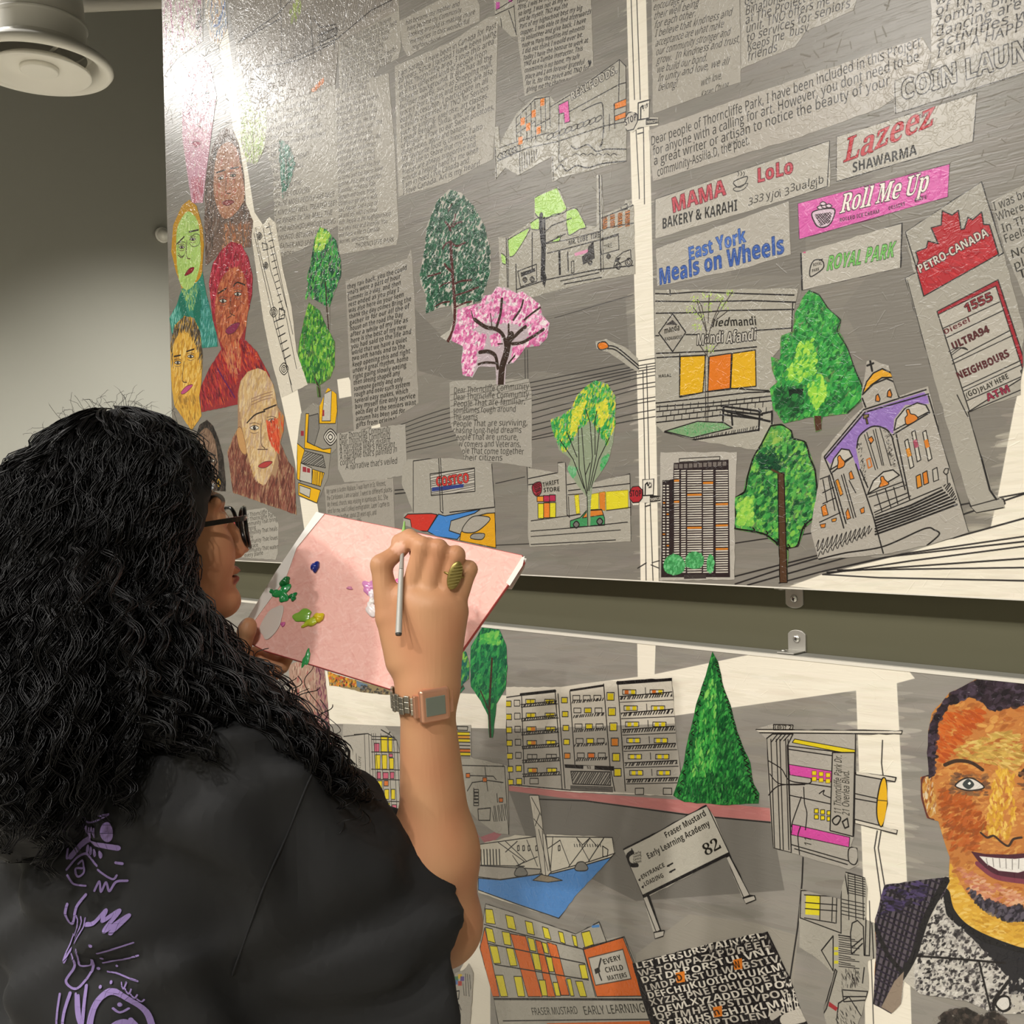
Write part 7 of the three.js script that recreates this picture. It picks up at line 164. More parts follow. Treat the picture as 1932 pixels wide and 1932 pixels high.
["L","painted_building","orange and yellow school front drawing with a poster",79,[4970,3902,276,12,664,16,226,152,68,-106,154,68,99,-162,55,-210,68,-132,-2,-81,-1492,-524,-45,235,-151,357],[["f",455,[4956,3706,152,-495,-80,-26,-131,344]],["s",17,6.6,[4956,3706,152,-495,-80,-26,-131,344],0,1],["d",[456,457],30,32.2,5,80,[4956,3706,152,-495,-80,-26,-131,344]],["f",455,[5240,3740,166,28,160,-407,-148,-49]],["s",17,6.4,[5240,3740,166,28,160,-407,-148,-49],0,1],["d",[456,457],30,31.4,5,80,[5240,3740,166,28,160,-407,-148,-49]],["f",455,[5505,3770,61,4,133,-370,-84,-27]],["s",17,6.3,[5505,3770,61,4,133,-370,-84,-27],0,1],["d",[456,457],30,30.6,5,80,[5505,3770,61,4,133,-370,-84,-27]],["f",455,[5626,3788,96,5,118,-333,-82,-27]],["s",17,6.2,[5626,3788,96,5,118,-333,-82,-27],0,1],["d",[456,457],30,30.2,5,80,[5626,3788,96,5,118,-333,-82,-27]],["f",455,[5981,3848,367,181,88,-154,66,-203,-402,-136]],["s",17,6,[5981,3848,367,181,88,-154,66,-203,-402,-136],0,1],["d",[456,457],30,29.2,5,80,[5981,3848,367,181,88,-154,66,-203,-402,-136]],["f",458,[4968,3859,81,17,29,-108,-106,-20]],["s",17,6,[4968,3859,81,17,29,-108,-106,-20],0,1],["f",458,[5193,3873,84,9,29,-96,-90,-8]],["s",17,5.9,[5193,3873,84,9,29,-96,-90,-8],0,1],["f",458,[5403,3885,75,7,22,-88,-74,-8]],["s",17,5.8,[5403,3885,75,7,22,-88,-74,-8],0,1],["f",458,[5581,3890,60,3,28,-75,-66,-6]],["s",17,5.7,[5581,3890,60,3,28,-75,-66,-6],0,1],["f",458,[5742,3900,46,4,22,-76,-47,-1]],["s",17,5.6,[5742,3900,46,4,22,-76,-47,-1],0,1],["f",458,[5875,3911,40,3,15,-73,-34,-1]],["s",17,5.6,[5875,3911,40,3,15,-73,-34,-1],0,1],["f",458,[5967,3954,79,36,36,-88,-84,-46]],["s",17,5.5,[5967,3954,79,36,36,-88,-84,-46],0,1],["f",458,[4964,3712,80,9,30,-103,-86,-6]],["s",17,6,[4964,3712,80,9,30,-103,-86,-6],0,1],["f",458,[5150,3732,84,15,17,-96,-78,-13]],["s",17,6,[5150,3732,84,15,17,-96,-78,-13],0,1],["f",458,[5006,3580,88,20,35,-123,-79,-25]],["s",17,6,[5006,3580,88,20,35,-123,-79,-25],0,1],["f",458,[5192,3616,78,22,40,-124,-76,-24]],["s",17,6,[5192,3616,78,22,40,-124,-76,-24],0,1],["f",458,[5066,3365,86,27,48,-150,-78,-26]],["s",17,6,[5066,3365,86,27,48,-150,-78,-26],0,1],["f",458,[5270,3420,83,26,33,-144,-76,-24]],["s",17,5.9,[5270,3420,83,26,33,-144,-76,-24],0,1],["f",458,[5424,3765,68,6,22,-87,-61,-10]],["s",17,5.8,[5424,3765,68,6,22,-87,-61,-10],0,1],["f",458,[5465,3660,73,13,28,-117,-68,-12]],["s",17,5.8,[5465,3660,73,13,28,-117,-68,-12],0,1],["f",458,[5533,3475,67,21,21,-112,-55,-18]],["s",17,5.8,[5533,3475,67,21,21,-112,-55,-18],0,1],["f",458,[5572,3772,48,4,22,-72,-42,-4]],["s",17,5.7,[5572,3772,48,4,22,-72,-42,-4],0,1],["f",458,[5611,3677,60,9,21,-99,-48,-15]],["s",17,5.7,[5611,3677,60,9,21,-99,-48,-15],0,1],["f",458,[5678,3504,48,14,26,-92,-47,-15]],["s",17,5.6,[5678,3504,48,14,26,-92,-47,-15],0,1],["f",458,[5938,3714,62,20,26,-94,-62,-20]],["s",17,5.6,[5938,3714,62,20,26,-94,-62,-20],0,1],["f",458,[5900,3583,69,21,37,-99,-63,-20]],["s",17,5.6,[5900,3583,69,21,37,-99,-63,-20],0,1],["f",458,[5814,3573,41,13,31,-116,-34,-11]],["s",17,5.6,[5814,3573,41,13,31,-116,-34,-11],0,1],["s",11,8.2,[4970,3902,276,12,664,16]],["s",11,8.2,[4950,3732,368,34,662,73]],["s",11,8.2,[4969,3896,-79,-360]],["s",11,7.6,[5910,3930,226,148]],["s",11,7.4,[6136,4078,62,-117]],["s",11,7.5,[5986,3840,372,196]],["s",11,7.2,[6358,4036,89,-158]],["s",11,7.5,[5980,3839,109,-307]],["s",11,8.2,[5041,3175,1481,483]],["s",11,8.2,[5040,3166,1492,488]],["s",11,8.2,[5040,3166,60,-226]],["s",11,8.2,[4987,3592,1008,148]],["s",11,8.2,[5062,3448,964,183]],["f",459,[6030,3790,316,156,67,-184,-322,-148]],["s",460,7,[6030,3790,316,156,67,-184,-322,-148],0,1],["t",23,"b",6170,3786,164,83,-16,30,"EVERY",0.05],["t",23,"b",6186,3732,166,76,-14,32,"CHILD",0.05],["t",23,"b",6206,3682,176,83,-13,28,"MATTERS",0.05],["s",11,12.3,[6146,3820,-24,-92,25,-58],1,0],["f",17,[6083,3725,45,31,10,-31,-45,-31]],["t",23,"",5458,3186,466,167,-17,48,"FRASER MUSTARD",0.03],["t",23,"",5979,3364,556,210,-20,54,"EARLY LEARNING",0.03],["s",11,7.6,[5142,3033,1438,507]],["f",461,[5609,3176,971,352,-2,-69,-970,-341]],["f",445,[6064,4032,72,29,4,-19,-72,-25]]]],
["L","painted_picture","black collage square packed with pale alphabet letters",466,[6426,3872,623,316,435,203,70,-110,78,-128,45,-115,82,-164,-1171,-412,-95,219],[["t",228,"b",6461,3842,1005,508,-18,36,"LETTERSURSTAINKEL",0.14],["t",168,"b",6484,3798,1016,511,-18,36,"WSTOMPAZXPDREEL",0.14],["t",228,"b",6508,3756,1026,514,-18,36,"DSTDBPORSTULVNL",0.14],["t",168,"b",6531,3713,1036,518,-18,36,"LMDPORSTULWABSTIV",0.14],["t",228,"b",6554,3670,1046,522,-18,36,"DEFCHIJKUOIHOHUKLM",0.14],["t",168,"b",6577,3628,1055,525,-18,36,"XYZAEPNEFOHJODETU",0.14],["t",228,"b",6600,3586,1064,529,-18,36,"JOEWLXYZADDEVVPOV",0.14],["t",168,"b",6622,3544,1074,532,-18,36,"QPTMHENPSTUVPORS",0.14],["t",228,"b",6645,3502,1084,536,-18,36,"ACBMHSEGHIJKLMNO",0.14],["t",168,"b",6668,3460,1093,540,-18,36,"BDHSEWPTOLENAKMS",0.14],["f",167,[6788,3919,72,35,3,-70,-67,-29]],["t",462,"b",6798,3864,56,30,-20,38,"D",0.05],["f",167,[7234,4140,65,32,3,-67,-61,-26]],["t",462,"b",7243,4087,50,26,-19,36,"W",0.05],["f",167,[7076,3787,68,34,2,-67,-62,-29]],["t",462,"b",7086,3733,52,29,-20,36,"n",0.05],["d",[168,463,464],130,23,2.4,75,[6426,3872,623,316,435,203,70,-110,-72,0,-434,-151]],["d",[168,463,463],70,21.8,4,70,[7562,4268,70,-115,45,-115,-41,-70,-78,118]],["f",168,[7571,3902,144,92,30,-61,-159,-83],1],["f",465,[7490,3874,58,56,15,-23,-58,-57],1],["h",224,6.8,19.6,100,[7565,4002,89,79,46,-85,-120,-76]]]],
["L","painted_picture","grey pen drawing of steep street scaffolding with a yellow window",79,[8002,4884,118,-6,14,-60,-12,-179,50,-5,12,-192,-57,-36,3,-166,-34,-118,-38,-112,-192,-66,-20,94,70,224,-86,54,-132,42,4,207,14,147,251,4],[["f",76,[7716,4702,257,66,-5,-250,-261,18]],["s",17,6.2,[7716,4702,257,66,-5,-250,-261,18],0,1],["f",467,[7749,4685,94,14,-5,-113,-97,-20]],["s",11,5.8,[7742,4637,203,39]],["s",11,5.8,[7742,4601,202,39]],["s",11,5.8,[7840,4703,-5,-143]],["s",11,5.6,[7920,4734,-9,-163]],["s",11,5.6,[7946,4736,-8,-168]],["s",11,5.8,[7738,4682,202,42]],["s",11,5.8,[7735,4543,197,24]],["s",11,4.8,[8017,4878,103,3]],["s",11,4.8,[8017,4864,103,3]],["s",11,4.8,[8016,4850,104,4]],["s",11,4.8,[8016,4836,104,4]],["s",11,4.8,[8016,4822,104,4]],["s",11,4.8,[8016,4808,104,4]],["s",11,4.8,[8016,4794,103,4]],["s",11,4.8,[8016,4780,103,4]],["s",11,4.8,[8015,4766,103,5]],["s",11,4.8,[7978,4718,136,9]],["s",11,4.8,[7977,4696,137,10]],["s",11,4.8,[7976,4674,138,10]],["s",11,4.8,[7976,4652,138,10]],["s",11,4.8,[7976,4631,137,9]],["s",11,4.8,[8017,4872,1,-262]],["s",11,4.8,[8059,4882,1,-260]],["s",11,4.8,[8106,4894,0,-260]],["s",11,6.4,[7996,4887,19,-129]],["s",11,6.4,[7996,4882,124,-4]],["s",11,6.4,[8026,4534,12,62,32,24,35,-25,2,-165]],["s",11,6.4,[8036,4458,62,67]],["s",11,6.4,[8035,4418,63,78]],["s",11,6.4,[7952,4502,74,12]],["s",11,6.4,[8026,4534,4,-118]],["s",11,6.4,[8122,4648,-10,-217,26,7,9,208,-25,0]],["s",11,6.3,[8156,4629,7,-203]],["s",11,6.4,[8106,4360,-12,-92]],["s",11,6.4,[7968,4188,156,41]],["s",11,6.4,[7972,4150,152,50]],["s",11,6.4,[7968,4188,9,-66,136,54]],["s",11,6.4,[8124,4229,-44,-201]],["s",11,6.5,[7944,4101,-12,-95]],["s",11,6.5,[7944,4101,65,61,71,-85]],["s",11,4.4,[7954,4504,72,6]],["s",11,4.4,[7954,4490,98,14]],["s",11,4.4,[7954,4477,124,22]],["s",11,4.4,[7954,4464,72,7]],["s",11,4.4,[7954,4451,98,15]],["s",11,4.4,[7953,4438,124,22]],["s",11,4.4,[7953,4425,71,7]],["s",11,4.4,[7952,4412,98,15]],["s",11,4.4,[7952,4399,124,23]],["s",11,4.4,[7952,4386,72,8]],["s",11,4.4,[7952,4373,98,15]],["s",11,4.4,[7952,4360,124,24]],["s",11,4.4,[7952,4347,71,7]],["s",11,4.4,[7951,4334,98,16]],["s",11,4.4,[7951,4320,124,25]],["d",[17,468],60,26.1,5,100,[7959,4295,116,46,-2,-99,-105,-54]],["d",[17,469],40,24.2,6,120,[7934,4067,148,69,-24,-116,-148,-51]],["f",470,[7923,4424,26,8,-1,-18,-26,-8]],["f",470,[7922,4394,26,8,0,-18,-26,-8]],["f",470,[7922,4344,26,8,-1,-18,-26,-8]],["s",17,6.5,[7918,4488,-4,-206,-72,98],0,1],["f",471,[7886,4092,53,-18,-11,-24,-48,14]],["f",472,[7927,4296,11,-8,-70,-242,-68,-126,-22,4,92,172]],["s",17,6.1,[7927,4296,11,-8,-70,-242,-68,-126,-22,4,92,172],0,1]]],
["L","painted_building","grey tower drawing with yellow and pink window columns",475,[3132,5062,614,68,156,-94,70,-203,-24,-697,-378,-112,-312,-70,-103,356,-87,426,52,219],[["f",439,[3682,5033,94,14,-4,-139,-95,-14]],["s",17,6,[3682,5033,94,14,-4,-139,-95,-14],0,1],["f",439,[3790,5036,53,8,-5,-125,-53,-9]],["s",17,6,[3790,5036,53,8,-5,-125,-53,-9],0,1],["f",473,[3590,4956,70,10,-4,-76,-68,-11]],["s",17,6.1,[3590,4956,70,10,-4,-76,-68,-11],0,1],["f",439,[3600,4856,70,11,-6,-127,-68,-12]],["s",17,6.1,[3600,4856,70,11,-6,-127,-68,-12],0,1],["f",439,[3696,4871,68,11,-4,-126,-68,-12]],["s",17,6,[3696,4871,68,11,-4,-126,-68,-12],0,1],["f",473,[3791,4894,53,9,0,-29,-54,-9]],["s",17,6,[3791,4894,53,9,0,-29,-54,-9],0,1],["f",439,[3796,4858,60,10,-3,-96,-60,-10]],["s",17,6,[3796,4858,60,10,-3,-96,-60,-10],0,1],["f",473,[3616,4706,54,10,-2,-60,-54,-10]],["s",17,6.1,[3616,4706,54,10,-2,-60,-54,-10],0,1],["f",473,[3704,4717,74,13,-1,-55,-75,-13]],["s",17,6,[3704,4717,74,13,-1,-55,-75,-13],0,1],["f",473,[3806,4738,53,10,-3,-59,-52,-9]],["s",17,6,[3806,4738,53,10,-3,-59,-52,-9],0,1],["f",439,[3620,4630,68,12,-6,-160,-68,-14]],["s",17,6.1,[3620,4630,68,12,-6,-160,-68,-14],0,1],["f",474,[3716,4648,60,10,-2,-46,-60,-11]],["s",17,6,[3716,4648,60,10,-2,-46,-60,-11],0,1],["f",439,[3720,4572,60,12,-3,-88,-61,-12]],["s",17,6,[3720,4572,60,12,-3,-88,-61,-12],0,1],["f",439,[3814,4590,52,10,-2,-88,-54,-10]],["s",17,6,[3814,4590,52,10,-2,-88,-54,-10],0,1],["f",439,[3564,4425,76,15,-2,-86,-76,-15]],["s",17,6.2,[3564,4425,76,15,-2,-86,-76,-15],0,1],["f",439,[3736,4458,54,10,-4,-76,-53,-10]],["s",17,6,[3736,4458,54,10,-4,-76,-53,-10],0,1],["f",473,[3822,4458,60,12,-2,-67,-60,-12]],["s",17,6,[3822,4458,60,12,-2,-67,-60,-12],0,1],["f",473,[3657,4333,88,18,-1,-43,-88,-18]],["s",17,6.1,[3657,4333,88,18,-1,-43,-88,-18],0,1],["f",439,[3579,4258,164,34,-7,-204,-164,-36]],["s",17,6.2,[3579,4258,164,34,-7,-204,-164,-36],0,1],["f",474,[3823,4292,79,16,-3,-100,-79,-18]],["s",17,6,[3823,4292,79,16,-3,-100,-79,-18],0,1],["s",11,6.2,[3447,5020,19,-1019]],["s",11,6.2,[3510,5029,19,-1014]],["s",11,6.2,[3552,5035,18,-1011]],["s",11,6.1,[3580,5039,46,-1002]],["s",11,6.1,[3608,5043,46,-1000]],["s",11,6,[3683,5054,45,-994]],["s",11,6,[3784,5069,45,-987]],["s",11,6,[3858,5080,44,-981]],["s",11,6,[3904,5086,44,-976]],["s",11,7.4,[3552,5010,402,52]],["s",11,7.4,[3550,4984,404,54]],["s",11,7.4,[3546,4872,404,58]],["s",11,7.4,[3540,4718,405,62]],["s",11,7.4,[3538,4628,404,66]],["s",11,7.4,[3530,4436,406,70]],["s",11,7.4,[3526,4315,406,75]],["s",11,7.4,[3524,4246,405,78]],["s",11,9.7,[3691,5089,107,-23,90,-32]],["s",11,12,[3798,5066,68,90,16,76]],["s",11,7.6,[3135,4948,361,79]],["s",11,7.5,[3297,4990,199,37,56,-9]],["s",11,6.2,[3319,4820,3,-294]],["s",11,6.2,[3308,4514,240,37]],["s",11,6.2,[3307,4496,241,38]],["s",11,6.2,[3306,4479,241,38]],["s",11,6.2,[3306,4462,240,38]],["s",11,6.2,[3305,4444,241,38]],["s",11,6.2,[3304,4427,242,39]],["t",23,"",3367,4568,23,237,-36,4,"THORNCLIFFE",0.1]]],
["L","painted_picture","yellow striped kiosk above a small patio drawing",79,[4663,5267,183,25,-4,-258,406,2,0,-530,-139,-18,-221,64,-161,102,9,296,-98,52],[["f",439,[4686,5212,142,20,0,-22,-142,-22]],["s",11,7.2,[4686,5214,150,19]],["f",476,[4686,5184,143,21,-1,-23,-143,-20]],["s",11,7.2,[4686,5186,150,20]],["f",439,[4684,5156,146,22,-1,-22,-145,-22]],["s",11,7.2,[4684,5159,150,20]],["f",477,[4684,5130,146,22,0,-23,-147,-23]],["s",11,7.2,[4684,5132,150,20]],["f",477,[4683,5102,149,23,-2,-23,-148,-23]],["s",11,7.2,[4683,5104,150,21]],["f",474,[4682,5074,150,24,0,-22,-150,-24]],["s",11,7.2,[4682,5077,150,21]],["f",439,[4681,5048,152,24,-1,-23,-152,-25]],["s",11,7.2,[4681,5050,150,21]],["f",478,[4680,5020,154,24,-1,-22,-153,-25]],["s",11,7.2,[4680,5022,150,22]],["s",17,7.2,[4680,5258,130,16,-6,-32,-117,-14],0,1],["s",11,7.2,[4736,4952,482,73]],["s",11,7.2,[4776,4878,315,49,31,-21]],["s",11,7.2,[4788,4756,60,78,178,49,172,14]],["s",11,7.1,[4998,4982,26,-182]],["s",11,7,[5218,5020,30,-514]],["s",11,7.2,[4864,4792,13,-86]],["s",11,7,[5126,4797,6,-65]],["s",11,7,[5204,5342,-2,-314]],["s",11,7,[5150,5313,16,24,30,5]],["f",474,[4776,4894,46,9,0,-34,-46,-8]],["s",17,5.6,[4776,4894,46,9,0,-34,-46,-8],0,1],["f",474,[4972,4896,44,7,-1,-33,-45,-8]],["s",17,5.4,[4972,4896,44,7,-1,-33,-45,-8],0,1],["f",474,[5148,4768,44,8,-1,-32,-43,-8]],["s",17,5.4,[5148,4768,44,8,-1,-32,-43,-8],0,1],["s",17,7.7,[4907,4634,145,39,-11,-101,-129,-26],0,1],["h",11,6.5,20.8,100,[5068,4688,156,52,4,-130,-148,-41]],["s",17,6.6,[4863,4781,57,11,0,-20,-58,-11],0,1],["s",17,6.6,[4862,4754,57,11,-1,-20,-56,-11],0,1],["s",17,6.6,[4862,4728,56,10,0,-20,-58,-11],0,1],["s",17,6.6,[4860,4700,58,11,-1,-20,-57,-11],0,1],["s",17,6.6,[4860,4674,56,10,0,-20,-57,-11],0,1]]],
["L","painted_picture","orange framed market stall scrap under the palette",489,[2902,5521,225,-21,245,-17,518,-27,-28,-44,-408,-23,-376,9,-150,-8],[["d",[479,480,481,482,483],160,30.4,1.5,30,[2918,5518,209,-18,217,-20,-2,-52,-399,-36]],["f",484,[3344,5480,168,-16,-30,-54,-126,20]],["d",[485,486,487,488],90,25.9,2,10,[3386,5450,504,-2,-28,-32,-450,-32]]]],
["L","painted_portrait","tall reddish portrait strip behind the hair",499,[2256,5514,322,106,274,-48,82,-705,122,-79,-368,-760,-342,339],[["d",[490,491,492,493,494],300,49.6,2.5,80,[2303,5518,361,86,94,-266,32,-493,-307,-453]],["d",[495,496,497,498],220,48.1,4,88,[2716,5584,136,-17,91,-699,-107,-363,-112,431]]]],
["L","painted_picture","pale doorway sketch beside the orange school",505,[4601,3238,87,47,72,79,54,-59,-20,-197,-34,-233,-352,-179,-56,70,157,298],[["f",500,[4586,3205,46,15,-1,-38,-47,-14]],["f",501,[4630,3238,46,14,-2,-36,-46,-15]],["f",502,[4628,3180,46,14,-2,-37,-46,-15]],["f",503,[4578,3173,46,15,-2,-38,-46,-14]],["f",504,[4658,3228,46,14,-2,-37,-46,-15]],["s",17,9.2,[4560,3070,80,36,-10,-70,-65,-27],0,1],["s",11,10.4,[4446,2955,104,25,86,9,20,-32]],["s",11,8.1,[4413,2826,61,80,27,-89],1,0],["h",11,5.6,30.4,95,[4688,3266,112,16,-34,-183,-84,-18]]]],
["L","painted_portrait","large smiling man with orange brown skin and cropped dark hair",573,[8234,4866,205,78,156,60,5,102,-58,181,-62,5,-30,101,-2,116,46,21,-8,119,10,125,20,92,98,126,137,84,163,25,140,-13,178,-112,112,-254,24,-280,-61,-332,109,-192,110,-16,-6,-388,-521,-116,-176,-59,-149,19,-246,-45,-90,43,-21,-134,-57,-74,-105,20,25,324,-6,164],[["f",164,[8216,4870,392,142,918,-78,-6,-482,-1320,-472]],["f",506,[8600,5071,-21,-216,101,-95,213,-59,233,36,234,165,-52,272]],["d",[507,508,509,510],320,36.6,3,20,[8599,5036,-20,-181,101,-95,213,-59,233,36,178,149,-56,177,-352,-209,-180,37]],["f",511,[8524,5760,54,132,122,76,164,-6,188,7,148,-143,71,-180,-18,-260,-93,-313,-122,-164,-190,-43,-148,56,-84,136,-24,82,-41,149,-15,121,-15,174],1],["d",[511,512,513,514,515],840,42.5,2.6,30,[8524,5760,54,132,122,76,164,-6,188,7,148,-143,71,-180,-18,-260,-93,-313,-122,-164,-190,-43,-148,56,-84,136,-24,82,-41,149,-15,121,-15,174]],["d",[516,517,518],200,39.6,3,-20,[8542,5764,54,112,202,61,-34,-90,-154,-179,-62,-80]],["d",[519,520,521,522],240,36.3,3,0,[8644,5708,266,126,140,-80,-144,-156,-47,42,-199,2]],["d",[523,524,525,526],260,39.6,3,40,[8554,5466,170,-20,65,-125,-52,-149,-119,-26,-50,129]],["d",[527,528,508],180,32.6,3,85,[8843,5638,87,-36,5,-234,-33,-91,-98,-4,-15,48]],["d",[529,530,531],180,33.7,3,20,[8617,5075,135,-37,146,-32,109,-38,-159,-85,-132,60]],["d",[532,525,533,534],120,28.4,3,80,[8502,5528,34,-118,-20,-110,-35,28,-25,84,2,90]],["s",535,11.3,[8494,5530,-36,-28,-4,-90,30,-110,32,-12],1,0],["f",536,[8493,5508,-9,176,23,128,63,114,96,98,102,49,162,28,124,-17,-1,-98,-69,8,-56,-40,-48,18,-33,-54,-41,12,-24,39,-66,9,-102,-47,-63,-113,-19,-127,-5,-159]],["d",[536,537,538,539],520,34.2,1.6,40,[8494,5526,-7,158,23,128,62,114,94,94,102,50,162,28,124,-22,-8,-83,-118,-37,-80,-30,-66,46,-66,10,-102,-48,-68,-117,-22,-269]],["s",540,18.6,[8582,5598,61,32,76,4,58,-28],1,0],["s",540,17.6,[8962,5608,56,59,122,37],1,0],["d",[541,542,543],80,30.9,2.5,10,[8602,5555,202,27,7,-110,-193,-19]],["f",544,[8636,5498,43,42,51,10,54,-35,-64,-29,-50,-2],1],["s",545,7.4,[8636,5498,43,42,51,10,54,-35,-64,-29,-50,-2],1,1],["f",546,[8674,5510,30,35,30,-24,-30,-31],1],["f",547,[8700,5520,11,11,7,-7,-9,-11]],["d",[541,542,543],80,29.5,2.5,10,[8954,5623,185,23,6,-104,-177,-17]],["f",544,[8985,5568,39,40,46,8,50,-34,-58,-26,-46,-2],1],["s",545,7,[8985,5568,39,40,46,8,50,-34,-58,-26,-46,-2],1,1],["f",546,[9020,5580,28,32,26,-23,-28,-29],1],["f",547,[9044,5588,10,10,6,-6,-8,-10]],["s",548,10.9,[8764,5272,32,-18,33,16,40,-26,32,-10,25,40,39,17],1,0],["s",549,7.2,[8780,5319,-12,-37]],["f",550,[8712,5162,74,4,114,23,142,44,76,25,-47,-126,-93,-64,-112,-19,-97,45]],["f",551,[8753,5147,83,10,96,17,140,50,-31,-66,-95,-52,-96,-13,-61,23]],["s",552,4.4,[8790,5143,6,-36]],["s",552,4.4,[8822,5151,4,-42]],["s",552,4.3,[8855,5158,3,-46]],["s",552,4.3,[8887,5166,1,-52]],["s",552,4.3,[8919,5173,-1,-57]],["s",552,4.2,[8951,5180,-3,-52]],["s",552,4.2,[8982,5188,-4,-48]],["s",552,4.2,[9014,5195,-6,-43]],["s",552,4.2,[9044,5202,-6,-38]],["s",553,25.6,[8744,5105,90,-47,144,10],1,0],["d",[554,555,556,557],340,30.6,2,60,[8692,4963,58,-29,49,-12,97,-9,142,46,14,-62,-157,-51,-113,20,-74,58]],["s",558,56,[8571,4906,25,-90,84,-74,165,-38,189,6,269,128],1,0],["f",559,[8595,4772,168,-75,271,-4,326,129,-3,-206,-467,-153,0,68]],["f",560,[8562,4886,16,-102,135,-84,177,-152,-19,-226,-34,-114,-431,-155,-12,375,40,192]],["d",[561,562,563,564,561,565],1800,21.2,2,50,[8562,4886,16,-102,135,-84,177,-152,-19,-226,-34,-114,-431,-155,-12,375,40,192]],["s",11,11.5,[8377,4510,215,50,284,60]],["s",11,11,[8744,4588,78,-335]],["s",11,14.4,[8890,4531,-74,-126,-10,-141]],["f",563,[8824,4390,25,46,40,10,7,-48,-37,-33],1],["s",17,10.9,[8824,4390,25,46,40,10,7,-48,-37,-33],1,1],["d",[561,563,564,560],400,21.8,2,60,[8890,4531,143,95,407,16,-2,-220,-617,-220,83,182]],["f",566,[8234,4866,205,78,159,56,-27,-94,-99,-150,-67,-216,-67,-129,-21,-189,-57,-74,-105,20,25,324,-6,164]],["h",567,13.2,27,75,[8234,4866,205,78,159,56,-27,-94,-99,-150,-67,-216,-67,-129,-21,-189,-57,-74,-105,20,25,324,-6,164]],["h",568,10.2,36,-10,[8234,4866,205,78,159,56,-27,-94,-99,-150,-67,-216,-67,-129,-21,-189,-57,-74,-105,20,25,324,-6,164]],["d",[569,567,570],120,41.3,3,15,[8234,4856,258,92,-55,-130,-225,-133]],["s",571,33.6,[8581,4979,-109,-223,-76,-238,-76,-150],1,0],["s",571,27.6,[8173,4619,73,-145,92,-82]],["f",572,[8282,4338,56,73,-21,-189,-48,-71,-66,15]]]],
["L","painted_portrait","dark curly hair of a further portrait under the smiling man",577,[8498,4202,89,83,86,38,67,-12,83,45,65,-29,14,-131,-442,-160],[["d",[574,575,576],400,34.4,1.4,50,[8516,4199,70,77,87,38,67,-12,83,46,56,-32,7,-126,-408,-147]]]]
];

const STEP = 0.0002, BOARDS = { U: [XL, UY0, XR, UY1], L: [XL, LY0, XR, LY1] };
function points(a) { const o = []; let x = 0, y = 0; for (let i = 0; i < a.length; i += 2) { x += a[i]; y += a[i + 1]; o.push([x, y]); } return o; }
function inside(p, x, y) { let c = false; for (let i = 0, j = p.length - 1; i < p.length; j = i++) if ((p[i][1] > y) !== (p[j][1] > y) && x < (p[j][0] - p[i][0]) * (y - p[i][1]) / (p[j][1] - p[i][1]) + p[i][0]) c = !c; return c; }
function trace(c, p, smooth, closed) {
  c.beginPath(); const n = p.length;
  if (!smooth || n < 3) { p.forEach(([x, y], i) => (i ? c.lineTo(x, y) : c.moveTo(x, y))); if (closed) c.closePath(); return; }
  const g = (i) => (closed ? p[(i + n) % n] : p[Math.max(0, Math.min(n - 1, i))]);
  c.moveTo(p[0][0], p[0][1]);
  for (let i = 0; i < (closed ? n : n - 1); i++) { const [a, b, d, e] = [g(i - 1), g(i), g(i + 1), g(i + 2)]; c.bezierCurveTo(b[0] + (d[0] - a[0]) / 6, b[1] + (d[1] - a[1]) / 6, d[0] - (e[0] - b[0]) / 6, d[1] - (e[1] - b[1]) / 6, d[0], d[1]); }
}
